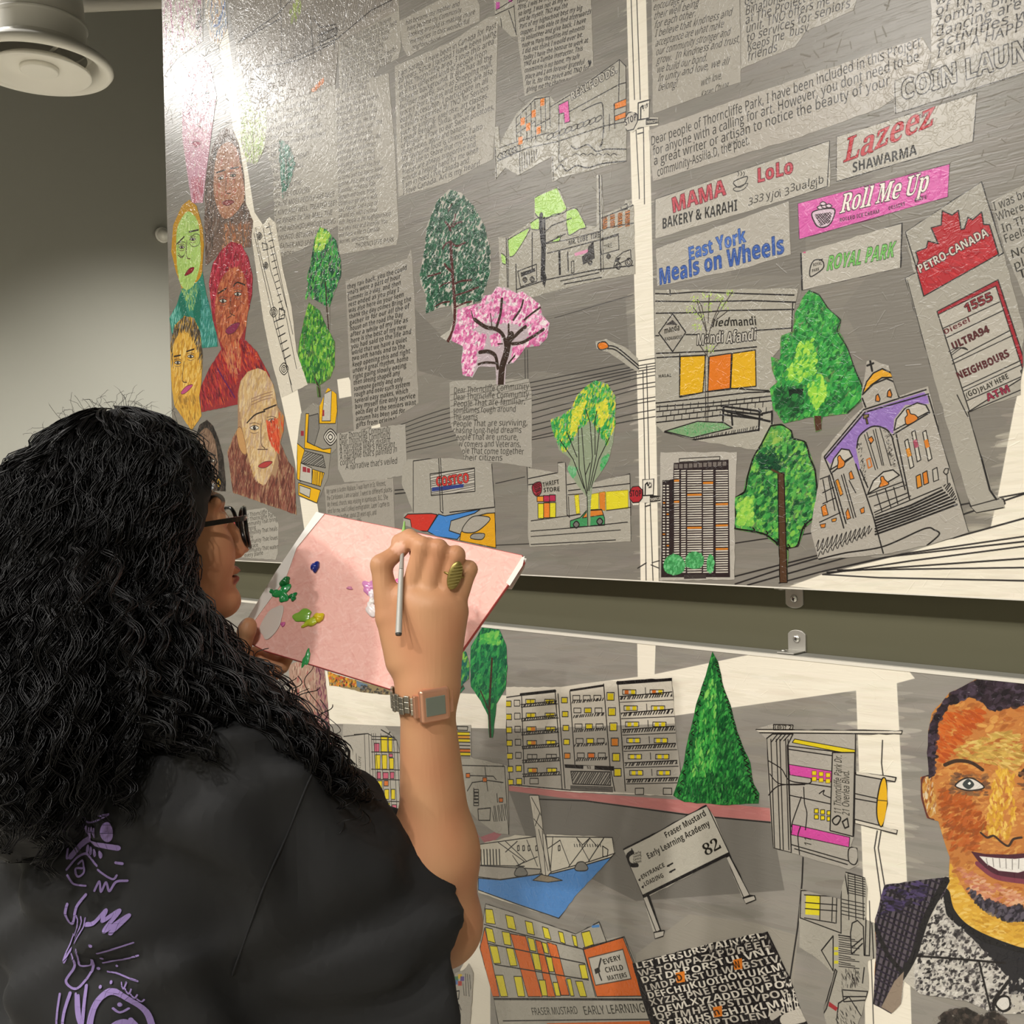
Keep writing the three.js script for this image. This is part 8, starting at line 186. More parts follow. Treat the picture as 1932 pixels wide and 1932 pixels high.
function paint(c, cmds) {
  c.lineCap = c.lineJoin = 'round';
  for (const k of cmds) {
    if (k[0] === 'f') { trace(c, points(k[2]), k[3], 1); c.fillStyle = INKS[k[1]]; c.fill(); }
    else if (k[0] === 's') { trace(c, points(k[3]), k[4], k[5]); c.strokeStyle = INKS[k[1]]; c.lineWidth = k[2]; c.stroke(); }
    else if (k[0] === 'd') {                                            // brush dabs inside an outline
      const p = points(k[6]), xs = p.map((q) => q[0]), ys = p.map((q) => q[1]), x0 = Math.min(...xs), x1 = Math.max(...xs), y0 = Math.min(...ys), y1 = Math.max(...ys);
      for (let i = 0, tries = 0; i < k[2] && tries < k[2] * 6; tries++) {
        const x = rr(x0, x1), y = rr(y0, y1); if (!inside(p, x, y)) continue; i++;
        const s = k[3] * rr(0.35, 0.75), wide = k[4] > 6, a = (k[5] + rr(-1, 1) * (wide ? 7 : 28)) * Math.PI / 180;
        c.fillStyle = INKS[k[1][Math.floor(rnd() * k[1].length)]]; c.globalAlpha = wide ? rr(0.08, 0.3) : rr(0.55, 0.95);
        c.beginPath(); c.ellipse(x, y, s, s / k[4] * rr(0.6, 1.2), a, 0, 7); c.fill();
      }
      c.globalAlpha = 1;
    } else if (k[0] === 'h') {                                          // pen hatching inside an outline
      const p = points(k[5]), a = k[4] * Math.PI / 180, ca = Math.cos(a), sa = Math.sin(a), u = p.map(([x, y]) => x * ca + y * sa), v = p.map(([x, y]) => -x * sa + y * ca);
      c.save(); trace(c, p, 0, 1); c.clip(); c.strokeStyle = INKS[k[1]]; c.lineWidth = k[2]; const [u0, u1, v0, v1] = [Math.min(...u), Math.max(...u), Math.min(...v), Math.max(...v)];
      for (let w = v0; w < v1; w += k[3]) { const j = rr(-0.3, 0.3) * k[3], l = rr(-0.4, 0.4) * k[3]; c.beginPath(); c.moveTo(u0 * ca - (w + j) * sa, u0 * sa + (w + j) * ca); c.lineTo(u1 * ca - (w + l) * sa, u1 * sa + (w + l) * ca); c.stroke(); }
      c.restore();
    } else if (k[0] === 't') {                                          // lettering along a slanted baseline
      const [, ink, font, ox, oy, ux, uy, vx, vy, text, jit, oc, ow] = k, fam = font.replace('b ', '').replace(/^b$/, '') || 'sans-serif';
      c.save(); c.font = (font[0] === 'b' ? 'bold ' : '') + '100px ' + fam; const w = c.measureText(text).width || 1, h = 71;
      c.transform(ux / w, uy / w, -vx / h, -vy / h, ox, oy);
      let x = 0; const sc = Math.hypot(vx, vy) / h;
      for (const ch of text) {
        const cw = c.measureText(ch).width; c.save(); c.translate(x, rr(-1, 1) * jit * 60); c.rotate(rr(-1, 1) * jit * 0.8);
        if (oc !== undefined) { c.strokeStyle = INKS[oc]; c.lineWidth = 2 * ow / sc; c.strokeText(ch, 0, 0); }
        c.fillStyle = INKS[ink]; c.fillText(ch, 0, 0); c.restore(); x += cw;
      }
      c.restore();
    }
  }
}
function sheet(x0, y0, x1, y1, dpm, base, cmds, fibre) {                // canvas over part of a board, y up, in board steps
  const w = Math.min(2048, Math.ceil((x1 - x0) * STEP * dpm)), h = Math.min(2048, Math.ceil((y1 - y0) * STEP * dpm)), cv = document.createElement('canvas'); cv.width = w; cv.height = h;
  const c = cv.getContext('2d'); c.fillStyle = base; c.fillRect(0, 0, w, h); const kx = w / (x1 - x0), ky = h / (y1 - y0);
  c.setTransform(kx, 0, 0, -ky, -x0 * kx, y1 * ky);
  if (fibre) for (let i = 0; i < (x1 - x0) * (y1 - y0) / 900; i++) { const x = rr(x0, x1), y = rr(y0, y1), a = rr(0, 6.28), l = rr(6, 26); c.strokeStyle = rnd() < 0.55 ? 'rgba(225,220,208,.22)' : 'rgba(70,64,56,.14)'; c.lineWidth = rr(0.8, 2.6); c.beginPath(); c.moveTo(x, y); c.lineTo(x + Math.cos(a) * l, y + Math.sin(a) * l); c.stroke(); }
  paint(c, cmds);
  const t = new THREE.CanvasTexture(cv); t.colorSpace = THREE.SRGBColorSpace; t.magFilter = THREE.LinearFilter; return t;
}
// brush strokes and creases of the varnished surface
const varnish = noiseTexture(1024, 1, (x, n) => {
  x.fillStyle = '#808080'; x.fillRect(0, 0, n, n);
  for (let i = 0; i < 5200; i++) { const v = rr(60, 200) | 0, px = rnd() * n, py = rnd() * n, l = rr(20, 130), d = rr(-6, 6); x.strokeStyle = `rgba(${v},${v},${v},.22)`; x.lineWidth = rr(1, 5); for (const o of [0, -n]) { x.beginPath(); x.moveTo(px + o, py); x.quadraticCurveTo(px + o + l / 2, py + d, px + o + l, py + rr(-3, 3)); x.stroke(); } }
  for (let i = 0; i < 420; i++) { const px = rnd() * n, py = rnd() * n, a = rnd() * 6.28, l = rr(8, 46); x.strokeStyle = `rgba(245,245,245,.5)`; x.lineWidth = rr(0.8, 2.2); x.beginPath(); x.moveTo(px, py); x.lineTo(px + Math.cos(a) * l, py + Math.sin(a) * l); x.stroke(); }
});
const crinkle = noiseTexture(1024, 1, (x, n) => {
  x.fillStyle = '#6a6a6a'; x.fillRect(0, 0, n, n);
  for (let i = 0; i < 2600; i++) { const v = rr(30, 225) | 0, px = rnd() * n, py = rnd() * n, a = rnd() * 6.28, l = rr(4, 22); x.strokeStyle = `rgba(${v},${v},${v},.42)`; x.lineWidth = rr(5, 13); x.lineCap = 'round'; x.beginPath(); x.moveTo(px, py); x.lineTo(px + Math.cos(a) * l, py + Math.sin(a) * l); x.stroke(); }
  for (let i = 0; i < 7000; i++) { const v = rr(40, 230) | 0, px = rnd() * n, py = rnd() * n, a = rnd() * 6.28, l = rr(6, 40); x.strokeStyle = `rgba(${v},${v},${v},.3)`; x.lineWidth = rr(0.8, 3.4); x.beginPath(); x.moveTo(px, py); x.quadraticCurveTo(px + Math.cos(a) * l * 0.5 + rr(-6, 6), py + Math.sin(a) * l * 0.5 + rr(-6, 6), px + Math.cos(a) * l, py + Math.sin(a) * l); x.stroke(); }
});
varnish.repeat.set(1 / 0.5, 1 / 0.5); crinkle.repeat.set(1 / 0.4, 1 / 0.4);
function artMaterial(t, x0, y0, x1, y1, B, bump, depth, gloss) {        // uv are metres on the wall; the print is stretched over its own part of the board
  const a = B[0] + x0 * STEP, b = B[1] + y0 * STEP, w = (x1 - x0) * STEP, h = (y1 - y0) * STEP;
  t.repeat.set(1 / w, 1 / h); t.offset.set(-a / w, -b / h); t.wrapS = t.wrapT = THREE.ClampToEdgeWrapping;
  return new THREE.MeshPhysicalMaterial({ map: t, roughness: gloss, bumpMap: bump, bumpScale: depth, specularIntensity: 0.85 });
}
const setUV = (g) => { const p = g.attributes.position, u = new Float32Array(p.count * 2); for (let i = 0; i < p.count; i++) { u[2 * i] = p.getX(i); u[2 * i + 1] = p.getY(i); } g.setAttribute('uv', new THREE.BufferAttribute(u, 2)); return g; };
const panels = {
  U: group('mural_panel', 'upper painted collage panel of grey ground with letters, shop signs and portraits', 'mural'),
  L: group('mural_panel', 'lower painted collage panel with apartment block, school sign and smiling man', 'mural') };
const edgeWhite = std('#d9d3c6', 0.5), edgeGrey = std('#8c8a82', 0.55);
const TILES = 2;
for (const [key, g] of Object.entries(panels)) {
  const B = BOARDS[key], bgd = ART.find((a) => a[0] === key && a[1] === 'background'), W = (B[2] - B[0]) / STEP, H = (B[3] - B[1]) / STEP, mats = [], geos = [];
  for (let i = 0; i < TILES; i++) for (let j = 0; j < TILES; j++) {
    const x0 = W * i / TILES, x1 = W * (i + 1) / TILES, y0 = H * j / TILES, y1 = H * (j + 1) / TILES; seed = 99;
    mats.push(artMaterial(sheet(x0, y0, x1, y1, 1670, INKS[bgd[3]], bgd[5], 0), x0, y0, x1, y1, B, varnish, 0.0009, 0.33));
    geos.push(setUV(new THREE.PlaneGeometry((x1 - x0) * STEP, (y1 - y0) * STEP).translate(B[0] + (x0 + x1) / 2 * STEP, B[1] + (y0 + y1) / 2 * STEP, 0)));
  }
  const front = mergeGeometries(geos, true); add('painted_ground', front, mats, g);
  add('board', new THREE.BoxGeometry(B[2] - B[0], B[3] - B[1], 0.0345).translate((B[0] + B[2]) / 2, (B[1] + B[3]) / 2, -0.01775), edgeGrey, g);
  add('edge_strip', key === 'L' ? box(B[0], B[2], B[3] - 0.0035, B[3] + 0.0004, -0.006, 0.0008) : box(B[0], B[2], B[1] - 0.0004, B[1] + 0.0012, -0.012, 0.0005), edgeWhite, g);
}
ART.forEach(([key, name, label, base, outline, cmds], n) => {
  if (!outline) return;
  const B = BOARDS[key], W = (B[2] - B[0]) / STEP, H = (B[3] - B[1]) / STEP; seed = 1000 + n * 17;
  const p = points(outline).map(([x, y]) => [Math.max(1, Math.min(W - 1, x)), Math.max(6, Math.min(H - (key === 'L' ? 20 : 2), y))]);
  const fine = []; p.forEach((a, i) => { const b = p[(i + 1) % p.length], m = Math.max(1, Math.round(Math.hypot(b[0] - a[0], b[1] - a[1]) / 45)); for (let k = 0; k < m; k++) { const j = k ? 3.2 : 0; fine.push([a[0] + (b[0] - a[0]) * k / m + rr(-j, j), a[1] + (b[1] - a[1]) * k / m + rr(-j, j)]); } });
  const xs = fine.map((q) => q[0]), ys = fine.map((q) => q[1]), x0 = Math.min(...xs), x1 = Math.max(...xs), y0 = Math.min(...ys), y1 = Math.max(...ys);
  const mid = B[0] + (x0 + x1) / 2 * STEP, dpm = Math.min(2600, mid > -0.9 ? 2600 : mid > -1.5 ? 2000 : 1500);
  const t = sheet(x0, y0, x1, y1, dpm, INKS[base], cmds, name !== 'painted_tree');
  const shape = new THREE.Shape(fine.map(([x, y]) => new THREE.Vector2(B[0] + x * STEP, B[1] + y * STEP)));
  const geo = setUV(new THREE.ExtrudeGeometry(shape, { depth: 0.00022, bevelEnabled: false })); geo.translate(0, 0, 0.00003 + n * 0.000006);
  const letterish = name === 'pasted_letter' || name === 'painted_sign';
  const m = add(name, geo, artMaterial(t, x0, y0, x1, y1, B, crinkle, letterish ? 0.0011 : 0.0016, letterish ? 0.3 : 0.26), panels[key]); if (label) m.userData.label = label;
});

// ---------------------------------------------------------------- fixings on the wall between the panels
{
  const steel = std('#b9b6ae', 0.38, { metalness: 0.6 }), bright = std('#cfcdc8', 0.22, { metalness: 0.9 });
  const sgn = (x, y0, y1, up, label) => {
    const b = group('mounting_bracket', label, 'bracket'); b.position.set(x, y0, WZ);
    const h = y1 - y0, s = new THREE.Shape(); const hw = 0.0115; s.moveTo(-hw, 0); s.lineTo(hw, 0); s.lineTo(hw, h - 0.005); s.quadraticCurveTo(hw * 0.7, h, 0, h); s.quadraticCurveTo(-hw * 0.7, h, -hw, h - 0.005); s.closePath();
    const plate = new THREE.ExtrudeGeometry(s, { depth: 0.0018, bevelEnabled: true, bevelSize: 0.0004, bevelThickness: 0.0004, bevelSegments: 2 }); if (!up) plate.rotateZ(Math.PI).translate(0, h, 0);
    add('plate', plate, steel, b);
    const fy = up ? 0.0009 : h - 0.0009; add('flange', new RoundedBoxGeometry(0.023, 0.0018, 0.03, 2, 0.0006).translate(0, fy, 0.015), steel, b);
    const sy = up ? h - 0.0105 : 0.0115, sc = add('screw', lathe([[0.0001, 0.0022], [0.0022, 0.0022], [0.0043, 0.0014], [0.0050, 0], [0.0001, 0]], 28).rotateX(Math.PI / 2).translate(0, sy, 0.0024), bright, b);
    add('screw_slot', mergeGeometries([new THREE.BoxGeometry(0.0042, 0.0009, 0.0006), new THREE.BoxGeometry(0.0009, 0.0042, 0.0006)]).rotateZ(0.4).translate(0, sy, 0.0046), std('#4b4a47', 0.5, { metalness: 0.7 }), sc);
    add('flange_screw', lathe([[0.0001, 0.002], [0.003, 0.0018], [0.0045, 0], [0.0001, 0]], 24).rotateX(up ? 0 : Math.PI).translate(-0.008, up ? 0.0018 : h - 0.0018, 0.019), bright, b);
  };
  sgn(-0.6405, 1.3414, 1.3680, false, 'steel angle bracket screwed to the wall below the upper panel');
  sgn(-0.638, 1.2882, 1.3141, true, 'steel angle bracket screwed to the wall above the lower panel');
}

// ---------------------------------------------------------------- air duct outlet, conduit and wall fixture at the left
{
  const duct = std('#eeebe2', 0.5), g = group('duct_diffuser', 'round white duct diffuser hanging at the end of a ducted elbow', 'diffuser'); g.position.set(-2.985, 2.70, -0.045);
  add('outer_ring', lathe([[0.124, 0.100], [0.150, 0.078], [0.188, 0.060], [0.196, 0.050], [0.197, 0.040], [0.190, 0.031], [0.178, 0.032], [0.160, 0.045], [0.148, 0.066], [0.140, 0.090], [0.124, 0.100]], 96), duct, g);
  add('inner_cone', lathe([[0.0001, 0.040], [0.050, 0.038], [0.070, 0.042], [0.095, 0.038], [0.120, 0.026], [0.134, 0.018], [0.139, 0.020], [0.138, 0.026], [0.110, 0.044], [0.070, 0.054], [0.0001, 0.054]], 96), duct, g);
  add('hub', lathe([[0.0001, 0.024], [0.046, 0.024], [0.051, 0.027], [0.051, 0.040], [0.0001, 0.040]], 48), duct, g);
  add('collar', lathe([[0.127, 0.070], [0.127, 0.150], [0.131, 0.152], [0.131, 0.160], [0.126, 0.162]], 80), duct, g);
  for (const a of [0, 2.1, 4.2]) add('spoke', new THREE.BoxGeometry(0.13, 0.006, 0.006).translate(0.085, 0.056, 0).rotateY(a), duct, g);
  const elbow = group('air_duct', 'white segmented duct elbow rising to the ceiling', 'duct'); elbow.position.copy(g.position);
  const dx = -1, dz = 0, seg = []; const N = 4; let prev = null;
  const ring = (k) => { const a = k * Math.PI / 2 / N, r = 0.24; return { c: V(dx * r * (1 - Math.cos(a)), 0.162 + r * Math.sin(a), dz * r * (1 - Math.cos(a))), n: V(dx * Math.sin(a), Math.cos(a), dz * Math.sin(a)) }; };
  for (let k = 0; k < N; k++) {
    const A = ring(k), Bq = ring(k + 1), pos = [], idx = [], M = 64;
    for (const [q, rad] of [[A, 0.128], [A, 0.126], [Bq, 0.126], [Bq, 0.128]]) { const e = V(0, 1, 0).cross(q.n).lengthSq() < 1e-6 ? V(1, 0, 0) : V(-dz, 0, dx).normalize(), f = q.n.clone().cross(V(-dz, 0, dx).normalize()); const e2 = V(-dz, 0, dx).normalize(); for (let i = 0; i <= M; i++) { const t = i / M * 2 * Math.PI; pos.push(...q.c.clone().addScaledVector(e2, Math.cos(t) * rad).addScaledVector(f, Math.sin(t) * rad).toArray()); } }
    for (let r = 0; r < 3; r++) for (let i = 0; i < M; i++) { const a = r * (M + 1) + i, b = a + M + 1; idx.push(a, b, a + 1, a + 1, b, b + 1); }
    const ge = new THREE.BufferGeometry(); ge.setAttribute('position', new THREE.Float32BufferAttribute(pos, 3)); ge.setIndex(idx); ge.computeVertexNormals(); add('duct_segment', ge, std('#e8e4da', 0.5, { side: THREE.DoubleSide }), elbow);
  }
  const end = ring(N).c; add('duct_run', tube([end.clone(), end.clone().add(V(dx * 0.5, 0, dz * 0.5)), end.clone().add(V(dx * 1.0, 0, dz * 1.0))], 0.126, 8, 48), duct, elbow);
  for (const s of [0.25, 0.85]) { const c = end.clone().add(V(dx * s, 0, dz * s)); add('hanger_strap', new THREE.CylinderGeometry(0.004, 0.004, 4.2 - (g.position.y + c.y) - 0.12, 8).translate(c.x, (4.2 - g.position.y + c.y + 0.12) / 2, c.z), std('#77756f', 0.5, { metalness: 0.6 }), elbow); }
  const pipe = group('ceiling_conduit', 'light grey conduit running under the dark ceiling', 'conduit');
  add('pipe', tube([V(-4.6, 3.262, 0.45), V(-3.42, 3.262, -0.6), V(-2.3, 3.262, -1.6)], 0.024, 12, 20), std('#a8a49a', 0.5), pipe);
  for (const t of [0.25, 0.75]) add('pipe_clip', box(-0.006, 0.006, 0.0, 0.926, -0.006, 0.006).translate(-4.6 + 2.3 * t, 3.274, 0.45 - 2.05 * t), std('#8c897f', 0.5), pipe);
  const w = group('wall_sensor', 'small white dome sensor on the grey end wall, half behind the upper panel', 'sensor'); w.position.set(-5.2, 2.95, -1.515); w.rotation.z = -Math.PI / 2; w.scale.setScalar(0.6);
  add('base_ring', lathe([[0.0001, 0], [0.07, 0], [0.07, 0.02], [0.06, 0.03], [0.0001, 0.03]], 40), std('#e6e3da', 0.5), w);
  add('dome', new THREE.SphereGeometry(0.052, 32, 16, 0, 6.2832, 0, 1.5708).translate(0, 0.03, 0), std('#dcd9d0', 0.3), w);
}

// ---------------------------------------------------------------- the person painting
const cap = (p, a, b, ra, rb) => { const bx = b.x - a.x, by = b.y - a.y, bz = b.z - a.z, px = p.x - a.x, py = p.y - a.y, pz = p.z - a.z; let t = (px * bx + py * by + pz * bz) / (bx * bx + by * by + bz * bz); t = t < 0 ? 0 : t > 1 ? 1 : t; return Math.hypot(px - bx * t, py - by * t, pz - bz * t) - (ra + (rb - ra) * t); };
const ell = (p, c, rx, ry, rz) => { const x = (p.x - c.x) / rx, y = (p.y - c.y) / ry, z = (p.z - c.z) / rz, k = Math.hypot(x, y, z), l = Math.hypot(x / rx, y / ry, z / rz); return k < 1e-6 ? -Math.min(rx, ry, rz) : k * (k - 1) / l; };
const smin = (a, b, k) => { const h = Math.max(k - Math.abs(a - b), 0) / k; return Math.min(a, b) - h * h * k * 0.25; };
const smax = (a, b, k) => -smin(-a, -b, k);
function meshSDF(fn, c, half, res, polys = 90000) {
  const mc = new MarchingCubes(res, new THREE.MeshStandardMaterial(), false, false, polys); mc.isolation = 0; const p = V(0, 0, 0), h = res / 2;
  for (let z = 0; z < res; z++) for (let y = 0; y < res; y++) for (let x = 0; x < res; x++) { p.set(c.x + (x - h) / h * half, c.y + (y - h) / h * half, c.z + (z - h) / h * half); mc.field[z * res * res + y * res + x] = -fn(p); }
  mc.update(); const n = mc.count, g = new THREE.BufferGeometry();
  const pos = mc.positionArray.slice(0, n * 3); for (let i = 0; i < n; i++) { pos[3 * i] = c.x + pos[3 * i] * half; pos[3 * i + 1] = c.y + pos[3 * i + 1] * half; pos[3 * i + 2] = c.z + pos[3 * i + 2] * half; }
  g.setAttribute('position', new THREE.BufferAttribute(pos, 3)); const m = mergeVertices(g, 1e-5); m.computeVertexNormals(); return m;
}
const H = V(-1.1179,1.4528,0.561), hf = V(0.229, 0.12, -0.966).normalize(), hs = V(0.974, 0, 0.230).normalize(), hu = hs.clone().cross(hf).normalize();
const HS = 0.92, hl = (f, u, s) => H.clone().addScaledVector(hf, f * HS).addScaledVector(hu, u * HS).addScaledVector(hs, s * HS);
const J = {
  neck: V(-1.10, 1.30, 0.585), sR: V(-0.935, 1.205, 0.56), sL: V(-1.285, 1.205, 0.59), eR: V(-0.8509,1.0118,0.3662), wR: V(-0.8293,1.2631,0.3974), eL: V(-1.31, 0.99, 0.44), wL: V(-1.1478,1.268,0.4314), chest: V(-1.11, 1.06, 0.575), hip: V(-1.12, 0.80, 0.585) };
const qf = (p) => { const d = p.clone().sub(H).divideScalar(HS); return V(d.dot(hf), d.dot(hu), d.dot(hs)); };
function headSDF(p) {
  const q = qf(p), a = V(q.x, q.y, Math.abs(q.z));
  let d = ell(q, V(-0.02, 0.03, 0), 0.092, 0.098, 0.074);
  d = smin(d, ell(q, V(0.035, -0.025, 0), 0.058, 0.085, 0.058), 0.03);
  d = smin(d, cap(a, V(-0.005, -0.065, 0.05), V(0.068, -0.1, 0.014), 0.016, 0.016), 0.04);
  d = smin(d, ell(a, V(0.056, -0.035, 0.036), 0.03, 0.034, 0.026), 0.03);
  d = smin(d, ell(q, V(0.079, -0.102, 0), 0.019, 0.017, 0.022), 0.02);
  d = smin(d, cap(q, V(0.088, 0.008, 0), V(0.112, -0.034, 0), 0.008, 0.011), 0.014);
  d = smin(d, ell(a, V(0.1, -0.041, 0.012), 0.01, 0.008, 0.008), 0.01);
  d = smin(d, cap(a, V(0.086, 0.028, 0.012), V(0.074, 0.028, 0.045), 0.008, 0.007), 0.016);
  d = smin(d, ell(a, V(0.093, -0.064, 0.006), 0.009, 0.006, 0.020), 0.008); d = smin(d, ell(a, V(0.091, -0.074, 0.004), 0.009, 0.007, 0.018), 0.007);
  d = smax(d, -ell(a, V(0.104, -0.069, 0.01), 0.02, 0.0014, 0.022), 0.004);
  d = smax(d, -ell(a, V(0.098, 0.006, 0.033), 0.014, 0.012, 0.018), 0.014); d = smin(d, ell(a, V(0.076, 0.004, 0.033), 0.0135, 0.0125, 0.0135), 0.003);
  d = smin(d, ell(a, V(-0.008, -0.012, 0.076), 0.018, 0.03, 0.008), 0.006);
  return d * HS;
}
const neckSDF = (p) => cap(p, hl(-0.02, -0.07, 0), J.neck.clone().add(V(0, -0.06, 0.01)), 0.052, 0.058);
// right hand closed on the brush: every finger its own chain
const RH = {
  palm: [[V(-0.8276,1.2832,0.3982), V(-0.8255,1.368,0.4034), 0.026, 0.021], [V(-0.8251,1.2887,0.3958), V(-0.8144,1.3704,0.3909), 0.024, 0.019], [V(-0.8314,1.2941,0.3991), V(-0.8396,1.379,0.4102), 0.022, 0.015], [V(-0.8226,1.2995,0.3902), V(-0.807,1.3639,0.3767), 0.02, 0.015]],
  fingers: [
    [[V(-0.8364,1.3876,0.4097), 0.0115], [V(-0.8239,1.434,0.4036), 0.0102], [V(-0.8516,1.4435,0.3985), 0.0085], [V(-0.8651,1.4401,0.4022), 0.0073]],
    [[V(-0.8214,1.3891,0.399), 0.0118], [V(-0.8124,1.4314,0.3923), 0.0104], [V(-0.8409,1.4338,0.3811), 0.0086], [V(-0.8572,1.4268,0.3847), 0.0076]],
    [[V(-0.8111,1.3841,0.386), 0.0112], [V(-0.8017,1.4242,0.3775), 0.0100], [V(-0.8309,1.4182,0.3644), 0.0084], [V(-0.8462,1.4031,0.3698), 0.0075]],
    [[V(-0.8057,1.3722,0.3739), 0.0102], [V(-0.7977,1.4088,0.3626), 0.0090], [V(-0.8234,1.4004,0.3516), 0.0075], [V(-0.8347,1.3853,0.3574), 0.0068]],
    [[V(-0.8465,1.3144,0.4151), 0.019], [V(-0.8577,1.3595,0.4241), 0.0135], [V(-0.8636,1.4153,0.4278), 0.0110], [V(-0.8566,1.4291,0.4094), 0.0085]]] };
function chainSDF(p, F, k = 0.004) { let d = 9; for (let i = 0; i + 1 < F.length; i++) d = smin(d, cap(p, F[i][0], F[i + 1][0], F[i][1], F[i + 1][1]), k); return d; }
function handR(p) {
  let d = 9; for (const [a, b, ra, rb] of RH.palm) d = smin(d, cap(p, a, b, ra, rb), 0.02);
  for (const F of RH.fingers) d = smin(d, chainSDF(p, F), F === RH.fingers[4] ? 0.014 : 0.0045);
  return d;
}
const LH = {
  palm: [[J.wL, V(-1.1279,1.2872,0.4256), 0.024, 0.018], [J.wL, V(-1.1177,1.2776,0.4155), 0.022, 0.016]],
  fingers: [[[V(-1.1312,1.2825,0.443), 0.015], [V(-1.1038,1.31,0.4562), 0.0115], [V(-1.0941,1.3322,0.4534), 0.0105], [V(-1.0927,1.3373,0.4519), 0.0095]],
    [[V(-1.1215,1.2862,0.4235), 0.011], [V(-1.1044,1.2956,0.412), 0.0092], [V(-1.089,1.3017,0.3966), 0.008]], [[V(-1.1196,1.2778,0.4189), 0.0112], [V(-1.0993,1.286,0.4155), 0.0095], [V(-1.0842,1.2928,0.406), 0.0085]],
    [[V(-1.12,1.2722,0.4165), 0.011], [V(-1.1007,1.2769,0.4171), 0.0095], [V(-1.0862,1.2828,0.411), 0.0085]], [[V(-1.1268,1.265,0.4178), 0.010], [V(-1.1076,1.2687,0.4198), 0.0085], [V(-1.0962,1.2732,0.4155), 0.0075]]] };
function handL(p) { let d = 9; for (const [a, b, ra, rb] of LH.palm) d = smin(d, cap(p, a, b, ra, rb), 0.02); for (const F of LH.fingers) d = smin(d, chainSDF(p, F), 0.006); return d; }
const armR = (p) => smin(smin(cap(p, J.sR, J.eR, 0.05, 0.040), cap(p, J.eR.clone().lerp(J.wR, 0.05), J.eR.clone().lerp(J.wR, 0.35), 0.0395, 0.041), 0.03), cap(p, J.eR.clone().lerp(J.wR, 0.35), J.wR.clone().lerp(J.eR, -0.04), 0.0405, 0.0275), 0.03);
const upperR = (p) => cap(p, J.sR, J.sR.clone().lerp(J.eR, 0.8), 0.05, 0.036);
const armL = (p) => smin(cap(p, J.sL, J.eL, 0.05, 0.042), cap(p, J.eL, J.wL, 0.042, 0.025), 0.03);
const trunk = (p) => { let d = ell(p, J.chest, 0.165, 0.25, 0.105); d = smin(d, ell(p, J.hip, 0.17, 0.2, 0.12), 0.08); d = smin(d, cap(p, J.sL, J.sR, 0.052, 0.052), 0.06); return d; };
const legs = (p) => { let d = 9; for (const s of [-1, 1]) { const hx = J.hip.x + 0.085 * s; d = smin(d, cap(p, V(hx, 0.78, 0.585), V(hx + 0.01 * s, 0.46, 0.565), 0.085, 0.06), 0.02); d = smin(d, cap(p, V(hx + 0.01 * s, 0.46, 0.565), V(hx + 0.015 * s, 0.09, 0.6), 0.058, 0.038), 0.02); } return d; };
function bodySDF(p) { let d = smin(trunk(p), legs(p), 0.04); d = smin(d, neckSDF(p), 0.05); d = smin(d, upperR(p), 0.03); d = smin(d, armL(p), 0.03); return d; }
const person = group('person', 'person seen from behind with long curly black hair and a black T-shirt, painting', 'person');
{
  const toHead = (g) => g, parts = [
    meshSDF((p) => bodySDF(p), V(-1.08, 0.78, 0.5), 0.82, 136, 120000),
    meshSDF((p) => smin(headSDF(p), neckSDF(p), 0.03), H.clone().add(V(0, -0.02, 0)), 0.17, 112, 120000),
    meshSDF((p) => smin(handR(p), armR(p), 0.02), V(-0.8435,1.2118,0.3912), 0.262, 176, 160000),
    meshSDF((p) => smin(handL(p), armL(p), 0.02), V(-1.109,1.301,0.4277), 0.085, 62, 60000)];
  const skin = mergeGeometries(parts.map((g) => { const o = new THREE.BufferGeometry(); o.setAttribute('position', g.attributes.position); o.setAttribute('normal', g.attributes.normal); o.setIndex(g.index); return o; }));
  const P = skin.attributes.position, col = new Float32Array(P.count * 3), base = new THREE.Color('#c08f69'), lip = new THREE.Color('#9c5a50'), brow = new THREE.Color('#2c201a'), warm = new THREE.Color('#b87858'), eye = new THREE.Color('#e2dcd2'), nail = new THREE.Color('#d8a68c'), c = new THREE.Color(), p = V(0, 0, 0);
  const thumbTip = V(-0.8519,1.4317,0.4131);
  for (let i = 0; i < P.count; i++) {
    p.fromBufferAttribute(P, i); c.copy(base); const q = qf(p), z = Math.abs(q.z);
    c.lerp(warm, 0.5 * (0.5 + 0.5 * Math.sin(p.x * 91 + p.y * 57) * Math.sin(p.z * 83 + p.y * 31)));
    if (q.x > 0.085 && Math.abs(q.y + 0.069) < 0.012 && z < 0.023) c.copy(lip);
    if (q.x > 0.06 && q.y > 0.026 && q.y < 0.037 && z > 0.012 && z < 0.05) c.copy(brow);
    if (q.x > 0.07 && q.x < 0.1 && Math.hypot(q.y - 0.004, (z - 0.033) * 0.7) < 0.007) c.copy(z - 0.033 < 0.004 && z - 0.033 > -0.004 ? brow : eye);
    if (p.distanceTo(thumbTip) < 0.0075) c.copy(nail);
    col.set([c.r, c.g, c.b], i * 3);
  }
  skin.setAttribute('color', new THREE.BufferAttribute(col, 3));
  add('body', skin, new THREE.MeshPhysicalMaterial({ vertexColors: true, roughness: 0.5, specularIntensity: 0.6 }), person);
}
